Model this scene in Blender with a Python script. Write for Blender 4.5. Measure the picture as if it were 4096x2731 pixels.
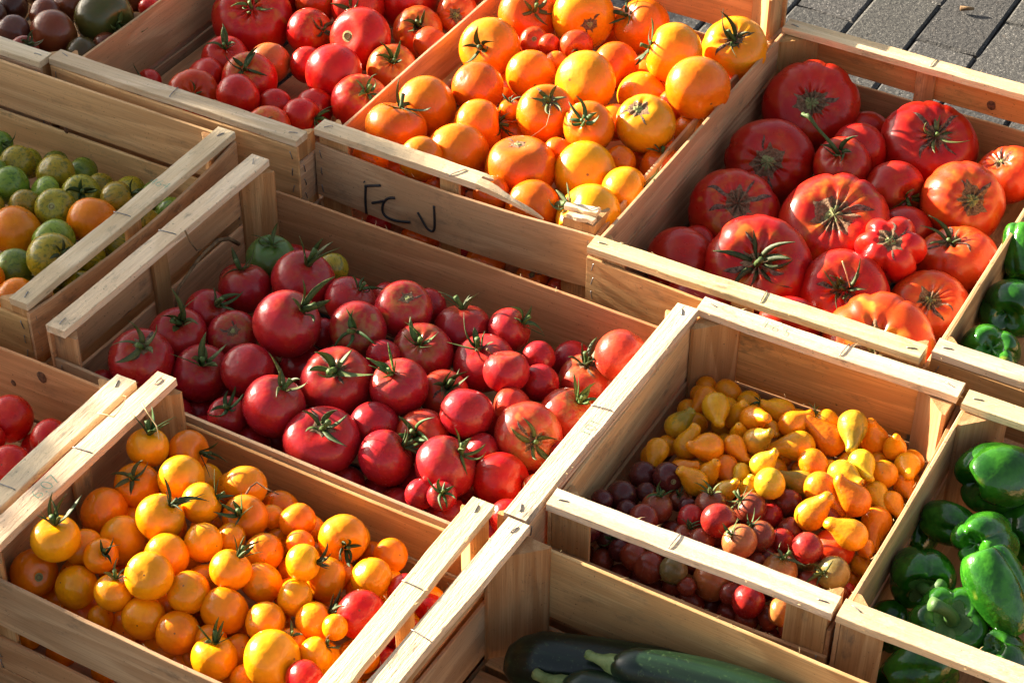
import bpy, bmesh, math, random
import numpy as np
from mathutils import Vector, Matrix, Euler

for o in list(bpy.data.objects):
    bpy.data.objects.remove(o, do_unlink=True)
SC = bpy.context.scene
COL = SC.collection

# ------------------------------------------------------------------ camera, sky, sun, exposure
PITCH, ROLL, YAW = (math.radians(a) for a in (39.524, 0.4, 29.119))
def cam_axes():
    cp, sp = math.cos(PITCH), math.sin(PITCH)
    right, up, fwd = Vector((1, 0, 0)), Vector((0, sp, cp)), Vector((0, cp, -sp))
    cr, sr = math.cos(ROLL), math.sin(ROLL)
    r2, u2 = cr*right + sr*up, -sr*right + cr*up
    Z = Matrix.Rotation(YAW, 3, 'Z')
    return Z @ r2, Z @ u2, Z @ fwd
CR, CU, CF = cam_axes()
CAM = Vector((0, 0, 1.645))
cd = bpy.data.cameras.new('camera'); co = bpy.data.objects.new('camera', cd); COL.objects.link(co)
m = Matrix((CR, CU, -CF)).transposed().to_4x4(); m.translation = CAM
co.matrix_world = m
cd.sensor_width = 36.0; cd.lens = 71.0; cd.clip_start = 0.05; cd.clip_end = 400
SC.camera = co

SUN_EL, SUN_AZ = math.radians(17.0), math.radians(2.0)      # light travels towards +x (azimuth: slight turn towards -y)
SDIR = Vector((math.cos(SUN_EL)*math.cos(SUN_AZ), -math.cos(SUN_EL)*math.sin(SUN_AZ), -math.sin(SUN_EL)))
w = bpy.data.worlds.new("World"); SC.world = w; w.use_nodes = True
nt = w.node_tree; nt.nodes.clear()
sky = nt.nodes.new('ShaderNodeTexSky'); sky.sky_type = 'NISHITA'; sky.sun_disc = False
sky.sun_elevation = SUN_EL; sky.sun_rotation = math.radians(-90) - SUN_AZ * -1
sky.air_density = 1.0; sky.dust_density = 2.5; sky.ozone_density = 1.0
bg = nt.nodes.new('ShaderNodeBackground'); bg.inputs[1].default_value = 0.050
wo = nt.nodes.new('ShaderNodeOutputWorld')
hsv = nt.nodes.new('ShaderNodeHueSaturation'); hsv.inputs['Saturation'].default_value = 0.55
nt.links.new(sky.outputs[0], hsv.inputs['Color']); nt.links.new(hsv.outputs[0], bg.inputs[0]); nt.links.new(bg.outputs[0], wo.inputs[0])
sl = bpy.data.lights.new('sun', 'SUN'); sl.energy = 5.0; sl.angle = math.radians(0.53); sl.color = (1.0, 0.89, 0.72)
so = bpy.data.objects.new('sun', sl); COL.objects.link(so)
so.rotation_euler = SDIR.to_track_quat('-Z', 'Y').to_euler(); so.location = (-3, 1, 3)
vs = SC.view_settings; vs.view_transform = 'Standard'; vs.look = 'None'; vs.exposure = 2.38; vs.gamma = 1.0
try: vs.use_curve_mapping = False
except Exception: pass
SC.render.engine = 'CYCLES'
SC.cycles.max_bounces = 8; SC.cycles.diffuse_bounces = 5; SC.cycles.glossy_bounces = 3
SC.cycles.transmission_bounces = 3; SC.cycles.caustics_reflective = False; SC.cycles.caustics_refractive = False

ORG = Vector((-0.86703527, 1.55654004, 0.175))     # middle of the crate rims, 21.5 cm above the paving
def W(x, y, z): return ORG + Vector((x, y, z)) / 100.0
random.seed(4)

# ------------------------------------------------------------------ materials
class NT:
    def __init__(s, name):
        s.m = bpy.data.materials.new(name); s.m.use_nodes = True
        s.t = s.m.node_tree; s.t.nodes.clear()
        s.out = s.n('ShaderNodeOutputMaterial')
    def n(s, kind, **kw):
        nd = s.t.nodes.new(kind)
        for k, v in kw.items(): setattr(nd, k, v)
        return nd
    def l(s, a, b): s.t.links.new(a, b)
    def set(s, sock, v):
        if hasattr(v, 'node'): s.l(v, sock)
        else: sock.default_value = v
    def math(s, op, a, b=0.0, clamp=False):
        nd = s.n('ShaderNodeMath', operation=op, use_clamp=clamp)
        s.set(nd.inputs[0], a); s.set(nd.inputs[1], b); return nd.outputs[0]
    def vmath(s, op, a, b):
        nd = s.n('ShaderNodeVectorMath', operation=op)
        s.set(nd.inputs[0], a); s.set(nd.inputs[1], b); return nd.outputs[0]
    def mix(s, f, a, b, mode='MIX'):
        nd = s.n('ShaderNodeMix', data_type='RGBA', blend_type=mode)
        s.set(nd.inputs[0], f); s.set(nd.inputs[6], a); s.set(nd.inputs[7], b); return nd.outputs[2]
    def noise(s, vec, scale, detail=2.0, rough=0.5, dist=0.0):
        nd = s.n('ShaderNodeTexNoise'); s.set(nd.inputs['Vector'], vec)
        nd.inputs['Scale'].default_value = scale; nd.inputs['Detail'].default_value = detail
        nd.inputs['Roughness'].default_value = rough; nd.inputs['Distortion'].default_value = dist
        return nd.outputs[0]
    def smooth(s, v, a, b):
        nd = s.n('ShaderNodeMapRange', interpolation_type='SMOOTHSTEP')
        s.set(nd.inputs[0], v); nd.inputs[1].default_value = a; nd.inputs[2].default_value = b
        return nd.outputs[0]
    def mapping(s, vec, scale):
        nd = s.n('ShaderNodeMapping'); s.l(vec, nd.inputs[0]); nd.inputs['Scale'].default_value = scale
        return nd.outputs[0]
    def bsdf(s, **kw):
        b = s.n('ShaderNodeBsdfPrincipled')
        for k, v in kw.items(): s.set(b.inputs[k], v)
        return b
    def bump(s, h, strength, dist):
        b = s.n('ShaderNodeBump'); b.inputs['Strength'].default_value = strength; b.inputs['Distance'].default_value = dist
        s.l(h, b.inputs['Height']); return b.outputs[0]

def rgb(c): return (c[0], c[1], c[2], 1.0)

def mat_wood(name, light, dark, rough_sawn=0.0):
    k = NT(name)
    tc = k.n('ShaderNodeTexCoord'); oi = k.n('ShaderNodeObjectInfo')
    off = k.n('ShaderNodeCombineXYZ')
    k.l(k.math('MULTIPLY', oi.outputs['Random'], 37.1), off.inputs[0]); k.l(k.math('MULTIPLY', oi.outputs['Random'], 11.7), off.inputs[1])
    k.l(k.math('MULTIPLY', oi.outputs['Random'], 5.3), off.inputs[2])
    v = k.vmath('ADD', tc.outputs['Object'], off.outputs[0])
    warp = k.noise(k.mapping(v, (5, 9, 9)), 1.0, 2.0)
    rings = k.noise(k.mapping(v, (1.1, 9, 9)), 1.0, 1.0, 0.4, 0.3)
    bands = k.math('FRACT', k.math('MULTIPLY', k.math('ADD', rings, k.math('MULTIPLY', warp, 0.12)), 11.0))
    bands = k.math('MULTIPLY', k.smooth(bands, 0.0, 0.8), k.math('SUBTRACT', 1.0, k.smooth(bands, 0.86, 1.0)))
    fibre = k.noise(k.mapping(v, (14, 520, 520)), 1.0, 3.0, 0.65)
    fibre2 = k.noise(k.mapping(v, (3, 150, 150)), 1.0, 3.0, 0.7)
    base = k.mix(k.math('MULTIPLY', bands, 0.75), rgb(light), rgb(dark))
    base = k.mix(k.math('MULTIPLY', k.smooth(fibre, 0.42, 0.72), 0.42), base, rgb([c*0.55 for c in dark]))
    base = k.mix(k.math('MULTIPLY', k.smooth(fibre2, 0.44, 0.66), 0.70), base, rgb(dark))
    patch = k.noise(k.mapping(v, (9, 22, 22)), 1.0, 2.0)
    base = k.mix(k.math('MULTIPLY', k.smooth(patch, 0.4, 0.75), 0.25), base, rgb([light[0]*1.1, light[1]*0.98, light[2]*0.85]))
    # weathering: grey stains and dark mould specks with outlines of their own
    stain = k.smooth(k.noise(k.mapping(v, (16, 34, 34)), 1.0, 5.0, 0.7), 0.55, 0.74)
    sp = k.smooth(k.noise(v, 260.0, 3.0, 0.7), 0.64, 0.72)
    base = k.mix(k.math('MULTIPLY', stain, k.math('ADD', 0.18, k.math('MULTIPLY', oi.outputs['Random'], 0.60))), base, (0.10, 0.085, 0.065, 1))
    base = k.mix(k.math('MULTIPLY', k.math('MULTIPLY', sp, k.smooth(patch, 0.34, 0.54)), 0.85), base, (0.045, 0.036, 0.028, 1))
    kv = k.n('ShaderNodeTexVoronoi'); k.l(k.mapping(v, (4.2, 13, 13)), kv.inputs['Vector']); kv.inputs['Scale'].default_value = 1.0
    kn = k.math('MULTIPLY', k.math('SUBTRACT', 1.0, k.smooth(kv.outputs['Distance'], 0.045, 0.075)), k.math('GREATER_THAN', k.noise(kv.outputs['Position'], 3.7, 0.0), 0.56))
    base = k.mix(k.math('MULTIPLY', kn, 0.85), base, (0.10, 0.040, 0.016, 1))
    col = k.mix(1.0, base, oi.outputs['Color'], 'MULTIPLY')
    h = k.math('ADD', k.math('MULTIPLY', fibre, 0.8), k.math('MULTIPLY', k.noise(k.mapping(v, (60, 260, 260)), 1.0, 4.0, 0.75), 0.6 + rough_sawn))
    b = k.bsdf(**{'Base Color': col, 'Roughness': 0.72, 'Normal': k.bump(h, 0.6 + 0.3*rough_sawn, 0.0014 + 0.0016*rough_sawn)})
    b.inputs['Specular IOR Level'].default_value = 0.3
    tr = k.n('ShaderNodeBsdfTranslucent'); k.l(k.mix(1.0, col, (1.0, 0.62, 0.30, 1), 'MULTIPLY'), tr.inputs[0])
    ms = k.n('ShaderNodeMixShader'); ms.inputs[0].default_value = 0.09
    k.l(b.outputs[0], ms.inputs[1]); k.l(tr.outputs[0], ms.inputs[2]); k.l(ms.outputs[0], k.out.inputs[0])
    return k.m

def mat_skin(name, shoulder, sh_lo=0.45, sh_hi=1.15, pattern=None, rough=0.22, sss=0.20, under=None):
    """tomato skin: colour from the object, shoulder tone round the stalk by the object's own 'sh' value"""
    k = NT(name)
    tc = k.n('ShaderNodeTexCoord'); oi = k.n('ShaderNodeObjectInfo')
    off = k.n('ShaderNodeCombineXYZ'); r = oi.outputs['Random']
    k.l(k.math('MULTIPLY', r, 61.0), off.inputs[0]); k.l(k.math('MULTIPLY', r, 23.0), off.inputs[1])
    ob = tc.outputs['Object']
    v = k.vmath('ADD', ob, off.outputs[0])
    at = k.n('ShaderNodeAttribute', attribute_type='OBJECT', attribute_name='sh')
    sep = k.n('ShaderNodeSeparateXYZ'); k.l(ob, sep.inputs[0])
    z = sep.outputs[2]
    blot = k.noise(v, 1.9, 3.0, 0.6)
    streak = k.noise(k.mapping(v, (5.5, 5.5, 0.9)), 1.0, 2.0, 0.5)
    col = oi.outputs['Color']
    hs = k.n('ShaderNodeHueSaturation'); k.l(col, hs.inputs['Color'])
    k.l(k.math('ADD', 0.488, k.math('MULTIPLY', blot, 0.024)), hs.inputs['Hue'])
    k.l(k.math('ADD', 0.78, k.math('MULTIPLY', blot, 0.44)), hs.inputs['Value'])
    c = hs.outputs[0]
    amt = k.smooth(k.math('ADD', z, k.math('MULTIPLY', k.math('SUBTRACT', streak, 0.5), 1.1)), sh_lo, sh_hi)
    c = k.mix(k.math('MULTIPLY', amt, k.math('MULTIPLY', at.outputs['Fac'], 0.62), clamp=True), c, rgb(shoulder))
    # yellow-green blotches where the skin ripened unevenly
    b2 = k.smooth(k.noise(k.mapping(v, (2.6, 2.6, 1.5)), 1.0, 1.5), 0.60, 0.70)
    c = k.mix(k.math('MULTIPLY', k.math('MULTIPLY', b2, k.math('SUBTRACT', at.outputs['Fac'], 0.45, clamp=True)), 0.9, clamp=True), c, rgb(shoulder))
    if pattern == 'zebra':
        s2 = k.noise(k.mapping(v, (6.0, 6.0, 1.3)), 1.0, 3.5, 0.7, 0.4)
        c = k.mix(k.math('MULTIPLY', k.smooth(s2, 0.50, 0.60), 0.6), c, (0.020, 0.075, 0.012, 1))
    # tiny pale lenticels, a few brown flecks, the dry tip at the blossom end
    dots = k.smooth(k.noise(v, 26.0, 2.0, 0.6), 0.70, 0.78)
    c = k.mix(k.math('MULTIPLY', dots, 0.25), c, rgb([min(1, x*1.2+0.12) for x in shoulder]))
    fl = k.smooth(k.noise(v, 7.0, 5.0, 0.75), 0.725, 0.75)
    c = k.mix(k.math('MULTIPLY', fl, 0.55), c, (0.16, 0.075, 0.03, 1))
    tip = k.smooth(k.math('MULTIPLY', z, -1.0), 0.80, 1.2)
    rad = k.math('ADD', k.math('POWER', sep.outputs[0], 2.0), k.math('POWER', sep.outputs[1], 2.0))
    tipm = k.math('MULTIPLY', k.math('SUBTRACT', 1.0, k.smooth(rad, 0.0006, 0.0028)), k.smooth(k.math('MULTIPLY', z, -1.0), 0.2, 0.4))
    c = k.mix(k.math('MULTIPLY', tipm, 0.85), c, (0.13, 0.06, 0.025, 1))
    rg = k.math('ADD', rough, k.math('MULTIPLY', k.noise(v, 3.5, 3.0), 0.14))
    h = k.math('ADD', k.noise(v, 2.6, 2.0), k.math('MULTIPLY', k.noise(v, 40.0, 2.0), 0.02))
    b = k.bsdf(**{'Base Color': c, 'Roughness': rg, 'Normal': k.bump(h, 0.10, 0.012)})
    b.inputs['Specular IOR Level'].default_value = 0.38
    b.inputs['Subsurface Weight'].default_value = sss
    b.inputs['Subsurface Radius'].default_value = (1.0, 0.38, 0.10)
    b.inputs['Subsurface Scale'].default_value = 0.007
    k.l(b.outputs[0], k.out.inputs[0])
    return k.m

def mat_plain(name, col, col2, scale=30, rough=0.6, bump=0.2, spec=0.4, stretch=(1, 1, 1), transl=0.0, objcol=False, dist=0.002):
    k = NT(name)
    tc = k.n('ShaderNodeTexCoord'); oi = k.n('ShaderNodeObjectInfo')
    off = k.n('ShaderNodeCombineXYZ'); k.l(k.math('MULTIPLY', oi.outputs['Random'], 19.0), off.inputs[0])
    v = k.mapping(k.vmath('ADD', tc.outputs['Object'], off.outputs[0]), stretch)
    n = k.noise(v, scale, 4.0, 0.65)
    c = k.mix(k.smooth(n, 0.32, 0.68), rgb(col), rgb(col2))
    if objcol: c = k.mix(1.0, c, oi.outputs['Color'], 'MULTIPLY')
    b = k.bsdf(**{'Base Color': c, 'Roughness': rough, 'Normal': k.bump(n, bump, dist)})
    b.inputs['Specular IOR Level'].default_value = spec
    if transl:
        tr = k.n('ShaderNodeBsdfTranslucent'); k.l(k.mix(1.0, c, (1.0, 1.3, 0.5, 1), 'MULTIPLY'), tr.inputs[0])
        ms = k.n('ShaderNodeMixShader'); ms.inputs[0].default_value = transl
        k.l(b.outputs[0], ms.inputs[1]); k.l(tr.outputs[0], ms.inputs[2]); k.l(ms.outputs[0], k.out.inputs[0])
    else: k.l(b.outputs[0], k.out.inputs[0])
    return k.m

def mat_paver(name):
    k = NT(name)
    tc = k.n('ShaderNodeTexCoord'); oi = k.n('ShaderNodeObjectInfo')
    off = k.n('ShaderNodeCombineXYZ'); k.l(k.math('MULTIPLY', oi.outputs['Random'], 29.0), off.inputs[0]); k.l(k.math('MULTIPLY', oi.outputs['Random'], 7.0), off.inputs[1])
    v = k.vmath('ADD', tc.outputs['Object'], off.outputs[0])
    g = k.noise(v, 170.0, 4.0, 0.75)
    c = k.mix(k.smooth(g, 0.36, 0.66), (0.030, 0.028, 0.026, 1), (0.135, 0.127, 0.115, 1))
    vo = k.n('ShaderNodeTexVoronoi'); k.l(v, vo.inputs['Vector']); vo.inputs['Scale'].default_value = 210.0
    grit = k.math('LESS_THAN', vo.outputs['Distance'], 0.26)
    c = k.mix(k.math('MULTIPLY', grit, k.math('GREATER_THAN', k.noise(v, 420.0, 0.0), 0.53)), c, (0.34, 0.32, 0.29, 1))
    c = k.mix(k.math('MULTIPLY', k.smooth(k.noise(v, 22.0, 4.0, 0.7), 0.45, 0.7), 0.45), c, (0.045, 0.042, 0.038, 1))
    c = k.mix(k.math('MULTIPLY', k.smooth(k.noise(v, 35.0, 3.0, 0.7), 0.62, 0.75), 0.35), c, (0.13, 0.085, 0.05, 1))
    c = k.mix(1.0, c, oi.outputs['Color'], 'MULTIPLY')
    h = k.math('ADD', g, k.math('MULTIPLY', k.noise(v, 90.0, 3.0), 0.7))
    b = k.bsdf(**{'Base Color': c, 'Roughness': 0.8, 'Normal': k.bump(h, 0.8, 0.003)})
    k.l(b.outputs[0], k.out.inputs[0]); return k.m

def mat_courgette(name):
    k = NT(name)
    tc = k.n('ShaderNodeTexCoord'); oi = k.n('ShaderNodeObjectInfo')
    v = k.vmath('ADD', tc.outputs['Object'], k.math('MULTIPLY', oi.outputs['Random'], 9.0))
    st = k.noise(k.mapping(v, (3, 60, 60)), 1.0, 3.0, 0.6)
    c = k.mix(k.smooth(st, 0.40, 0.66), (0.003, 0.010, 0.005, 1), (0.010, 0.030, 0.011, 1))
    d = k.smooth(k.noise(v, 260.0, 2.0, 0.6), 0.60, 0.68)
    c = k.mix(k.math('MULTIPLY', d, 0.22), c, (0.10, 0.17, 0.06, 1))
    b = k.bsdf(**{'Base Color': c, 'Roughness': 0.30, 'Normal': k.bump(k.noise(k.mapping(v, (6, 30, 30)), 1.0, 3.0), 0.25, 0.01)})
    k.l(b.outputs[0], k.out.inputs[0]); return k.m

def mat_pepper(name):
    k = NT(name)
    tc = k.n('ShaderNodeTexCoord'); oi = k.n('ShaderNodeObjectInfo')
    v = k.vmath('ADD', tc.outputs['Object'], k.math('MULTIPLY', oi.outputs['Random'], 9.0))
    n = k.noise(v, 1.6, 4.0, 0.6)
    c = k.mix(k.smooth(n, 0.35, 0.70), (0.009, 0.062, 0.004, 1), (0.036, 0.170, 0.009, 1))
    y = k.smooth(k.noise(v, 1.1, 2.0), 0.66, 0.74)
    c = k.mix(k.math('MULTIPLY', y, 0.6), c, (0.20, 0.22, 0.02, 1))
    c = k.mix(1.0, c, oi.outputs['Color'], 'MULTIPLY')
    h = k.math('ADD', k.noise(v, 3.0, 3.0), k.math('MULTIPLY', k.noise(v, 14.0, 2.0), 0.12))
    b = k.bsdf(**{'Base Color': c, 'Roughness': 0.12, 'Normal': k.bump(h, 0.09, 0.02)})
    b.inputs['Specular IOR Level'].default_value = 0.5
    b.inputs['Subsurface Weight'].default_value = 0.06; b.inputs['Subsurface Scale'].default_value = 0.006
    b.inputs['Subsurface Radius'].default_value = (0.4, 1.0, 0.15)
    k.l(b.outputs[0], k.out.inputs[0]); return k.m

M_VENEER = mat_wood('poplar_veneer', (0.67, 0.455, 0.258), (0.48, 0.285, 0.140))
M_RAIL = mat_wood('sawn_rail', (0.79, 0.645, 0.445), (0.60, 0.445, 0.265), 0.5)
M_POST = mat_wood('pine_post', (0.58, 0.36, 0.17), (0.40, 0.20, 0.075))
M_SKIN = {
 'red': mat_skin('red_tomato_skin', (0.55, 0.33, 0.03)),
 'pink': mat_skin('pink_tomato_skin', (0.30, 0.24, 0.05), rough=0.19),
 'orange': mat_skin('orange_tomato_skin', (0.30, 0.20, 0.02), rough=0.19),
 'yellow': mat_skin('yellow_tomato_skin', (0.50, 0.36, 0.02), rough=0.17),
 'pear': mat_skin('pear_tomato_skin', (0.075, 0.11, 0.012), 0.35, 1.0, rough=0.21),
 'choc': mat_skin('brown_cherry_skin', (0.30, 0.24, 0.04), rough=0.19),
 'dark': mat_skin('dark_tomato_skin', (0.055, 0.075, 0.014), 0.0, 0.9, rough=0.17),
 'zebra': mat_skin('striped_tomato_skin', (0.10, 0.17, 0.025), pattern='zebra', rough=0.19),
}
M_CALYX = mat_plain('tomato_calyx', (0.040, 0.080, 0.024), (0.100, 0.165, 0.050), 40, 0.55, 0.3, 0.35, transl=0.22, objcol=True)
M_CORK = mat_plain('corky_scar', (0.16, 0.085, 0.045), (0.33, 0.21, 0.12), 20, 0.85, 0.6, 0.2, dist=0.02)
M_CRACK = mat_plain('dry_crack', (0.050, 0.026, 0.018), (0.26, 0.17, 0.12), 16, 0.8, 0.5, 0.2, stretch=(1, 1, 1), dist=0.02)
M_SCAR = mat_plain('stalk_scar', (0.20, 0.24, 0.07), (0.42, 0.40, 0.18), 30, 0.7, 0.4, 0.2, dist=0.02)
M_DRY = mat_plain('dry_stalk', (0.10, 0.055, 0.026), (0.26, 0.16, 0.075), 60, 0.8, 0.4, 0.2)
M_STRAW = mat_plain('straw', (0.48, 0.33, 0.15), (0.62, 0.46, 0.24), 60, 0.7, 0.2, 0.3)
M_STEEL = mat_plain('staple_wire', (0.16, 0.15, 0.145), (0.36, 0.34, 0.33), 300, 0.42, 0.1, 0.6)
M_STEEL.node_tree.nodes['Principled BSDF'].inputs['Metallic'].default_value = 0.85
M_INK = mat_plain('marker_ink', (0.008, 0.008, 0.010), (0.022, 0.020, 0.022), 400, 0.55, 0.1)
M_GINK = mat_plain('green_stamp_ink', (0.06, 0.28, 0.19), (0.18, 0.40, 0.28), 900, 0.75, 0.0)
M_KNOT = mat_plain('wood_knot', (0.045, 0.018, 0.008), (0.17, 0.07, 0.03), 220, 0.6, 0.5)
M_PAVER = mat_paver('concrete_paver')
M_SAND = mat_plain('joint_sand', (0.022, 0.019, 0.016), (0.060, 0.052, 0.042), 180, 0.95, 0.8, 0.1)
M_PEPPER = mat_pepper('green_pepper_skin')
M_PSTEM = mat_plain('pepper_stalk', (0.035, 0.095, 0.018), (0.085, 0.17, 0.035), 50, 0.5, 0.3, 0.4)
M_ZUC = mat_courgette('courgette_skin')
M_ZSTEM = mat_plain('courgette_stalk', (0.10, 0.16, 0.045), (0.24, 0.30, 0.11), 60, 0.6, 0.4, 0.3)
M_LEAF = mat_plain('shade_shrub_leaf', (0.025, 0.06, 0.014), (0.06, 0.11, 0.025), 18, 0.5, 0.2, 0.4, transl=0.25)
M_BARK = mat_plain('bark', (0.05, 0.035, 0.022), (0.13, 0.09, 0.06), 30, 0.9, 0.7, 0.2)

# ------------------------------------------------------------------ object helpers
def link(name, me, mat=None, parent=None):
    o = bpy.data.objects.new(name, me); COL.objects.link(o)
    if mat is not None and me is not None and not me.materials: me.materials.append(mat)
    if parent is not None: o.parent = parent
    return o
def mesh(name, verts, faces, smooth=True):
    me = bpy.data.meshes.new(name); me.from_pydata([tuple(v) for v in verts], [], faces)
    me.polygons.foreach_set('use_smooth', [smooth]*len(me.polygons)); me.update(); return me
def tag(o, label, cat, group=None, kind=None):
    if label: o['label'] = label
    if cat: o['category'] = cat
    if group: o['group'] = group
    if kind: o['kind'] = kind
    return o
def tube(pts, rads, seg=6, cap=True, flat=1.0):
    """closed tube along points -> verts, faces"""
    pts = [Vector(p) for p in pts]; V = []; F = []
    up = Vector((0.13, 0.27, 0.95))
    for i, p in enumerate(pts):
        t = (pts[min(i+1, len(pts)-1)] - pts[max(i-1, 0)]).normalized()
        a = t.cross(up)
        if a.length < 1e-4: a = t.cross(Vector((1, 0, 0)))
        a.normalize(); b = a.cross(t); up = b
        for j in range(seg):
            th = 2*math.pi*j/seg
            V.append(p + a*math.cos(th)*rads[i] + b*math.sin(th)*rads[i]*flat)
    for i in range(len(pts)-1):
        for j in range(seg):
            k = (j+1) % seg
            F.append((i*seg+j, i*seg+k, (i+1)*seg+k, (i+1)*seg+j))
    if cap:
        F.append(tuple(range(seg-1, -1, -1))); n = (len(pts)-1)*seg; F.append(tuple(range(n, n+seg)))
    return V, F
def merge(parts):
    V, F = [], []
    for v, f in parts:
        o = len(V); V += list(v); F += [tuple(i+o for i in q) for q in f]
    return V, F

# ------------------------------------------------------------------ ground: sand bed with concrete pavers
def build_pavement():
    bed = link('pavement', mesh('pavement', [(-60, -60, 0.0), (60, -60, 0.0), (60, 60, 0.0), (-60, 60, 0.0)], [(0, 1, 2, 3)]), M_SAND)
    bed.location = (0, 0, -0.052); bed['kind'] = 'structure'
    pw, pl = 0.1055, 0.248
    def paver_mesh(seed):
        rg = random.Random(seed); g, c, h = 0.0012, 0.0042, 0.0
        x, y = pw/2-g, pl/2-g
        V = []
        for ins, z in ((0, -0.03), (0, -0.0050), (c*0.35, -0.0020), (c, 0.0)):
            for sx, sy in ((-1, -1), (0, -1), (1, -1), (1, 0), (1, 1), (0, 1), (-1, 1), (-1, 0)):
                j = rg.uniform(-0.0022, 0.0022)
                V.append((sx*(x-ins)+j, sy*(y-ins)+j, z + (rg.uniform(-0.0006, 0.0006) if z == 0 else 0)))
        F = []
        for r in range(3):
            for j in range(8):
                k = (j+1) % 8; F.append((r*8+j, r*8+k, r*8+8+k, r*8+8+j))
        F.append(tuple(range(24, 32)))
        return mesh('paver', V, F, False)
    ms = [paver_mesh(i) for i in range(6)]
    for q in ms: q.materials.append(M_PAVER)
    rest = []
    rg = random.Random(8)
    x0, y0 = W(-4.7, 120.4, 0).x, W(0, 122.0, 0).y
    n = 0
    for i in range(-18, 22):
        for j in range(-12, 14):
            x = x0 + (i+0.5)*pw; y = y0 + (j+0.5)*pl + (0 if i % 2 else pl/2)
            near = (W(-14, 0, 0).x < x < W(75, 0, 0).x and W(0, 72, 0).y < y < W(0, 230, 0).y)
            z = -0.0015 + rg.uniform(-0.0015, 0.0015)
            if near:
                o = link('paver', ms[n % 6], None, bed); n += 1
                o.location = (x, y, z+0.010); o.rotation_euler = (rg.uniform(-.006, .006), rg.uniform(-.008, .008), rg.uniform(-.008, .008))
                t = rg.uniform(0.50, 0.80); o.color = (t, t*rg.uniform(.97, 1.0), t*rg.uniform(.92, 1.0), 1)
            else:
                src = ms[(i*7+j) % 6]
                vs_ = [(v.co.x+x, v.co.y+y, v.co.z+z+0.010) for v in src.vertices]
                rest.append((vs_, [tuple(p.vertices) for p in src.polygons]))
    V, F = merge(rest)
    o = link('paver_field', mesh('paver_field', V, F, False), M_PAVER, bed); o['kind'] = 'stuff'
build_pavement()

# ------------------------------------------------------------------ crates
def board_mesh(L, w, t, seed, bow=0.0, ragged=0.0004, nseg=10, bowz=0.0, taper=0.0):
    """a sawn board: x along the grain, y width, z thickness, with eased and slightly ragged edges"""
    rg = random.Random(seed)
    V, F = [], []
    e = min(0.0007, t*0.22)
    prof = [(-w/2+e, -t/2), (w/2-e, -t/2), (w/2, -t/2+e), (w/2, t/2-e), (w/2-e, t/2), (-w/2+e, t/2), (-w/2, t/2-e), (-w/2, -t/2+e)]
    ph = rg.uniform(0, 6)
    for i in range(nseg+1):
        u = i/nseg; x = (u-0.5)*L
        b = bow*(1-(2*u-1)**2) + 0.0004*math.sin(ph+u*7)
        bz = bowz*(1-(2*u-1)**2) + 0.0005*math.sin(ph*2+u*5)
        j1, j2 = rg.uniform(-ragged, ragged), rg.uniform(-ragged, ragged)
        for (y, z) in prof:
            V.append((x + (rg.uniform(-ragged, ragged) if i in (0, nseg) else 0), y*(1-taper*u) + bz + (j1 if y > 0 else j2), z + b))
    n = len(prof)
    for i in range(nseg):
        for j in range(n):
            k = (j+1) % n; F.append((i*n+j, (i+1)*n+j, (i+1)*n+k, i*n+k))
    F.append(tuple(range(n))); F.append(tuple(range((nseg+1)*n-1, nseg*n-1, -1)))
    return mesh('board', V, F, False)

def prism_mesh(a, h):
    """three-cornered corner post, right angle at the origin, legs a along +x and +y, from z=0 down to -h"""
    c = 0.004
    P = [(0, 0), (a, 0), (a, c), (c, a), (0, a)]
    V = [(0, x, y) for x, y in P] + [(-h, x, y) for x, y in P]      # grain (local x) upright
    n = len(P)
    F = [tuple(range(n)), tuple(range(2*n-1, n-1, -1))] + [(j, n+j, n+(j+1) % n, (j+1) % n) for j in range(n)]
    return mesh('corner_post', V, F, False)

def staple_mesh(wd):
    pts = [(-wd/2, 0, -0.002), (-wd/2, 0, 0.0007), (-wd*0.3, 0, 0.0011), (wd*0.3, 0, 0.0010), (wd/2, 0, 0.0006), (wd/2, 0, -0.002)]
    V, F = tube(pts, [0.00065]*6, 5)
    me = mesh('staple', V, F); me.materials.append(M_STEEL); return me
ST_S, ST_L = staple_mesh(0.011), staple_mesh(0.024)

SEED = [100]
def nseed(): SEED[0] += 1; return SEED[0]

def staple(parent, x, y, z, rot, big=False):
    o = link('staple', ST_L if big else ST_S, None, parent); o.location = (x, y, z); o.rotation_euler = (0, 0, rot); return o

def tint(o, c, j=0.16):
    rg = random.Random(nseed()); k = 1 + rg.uniform(-j, j)
    o.color = (c[0]*k, c[1]*k*(1+rg.uniform(-.04, .04)), c[2]*k*(1+rg.uniform(-.08, .08)), 1)

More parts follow.
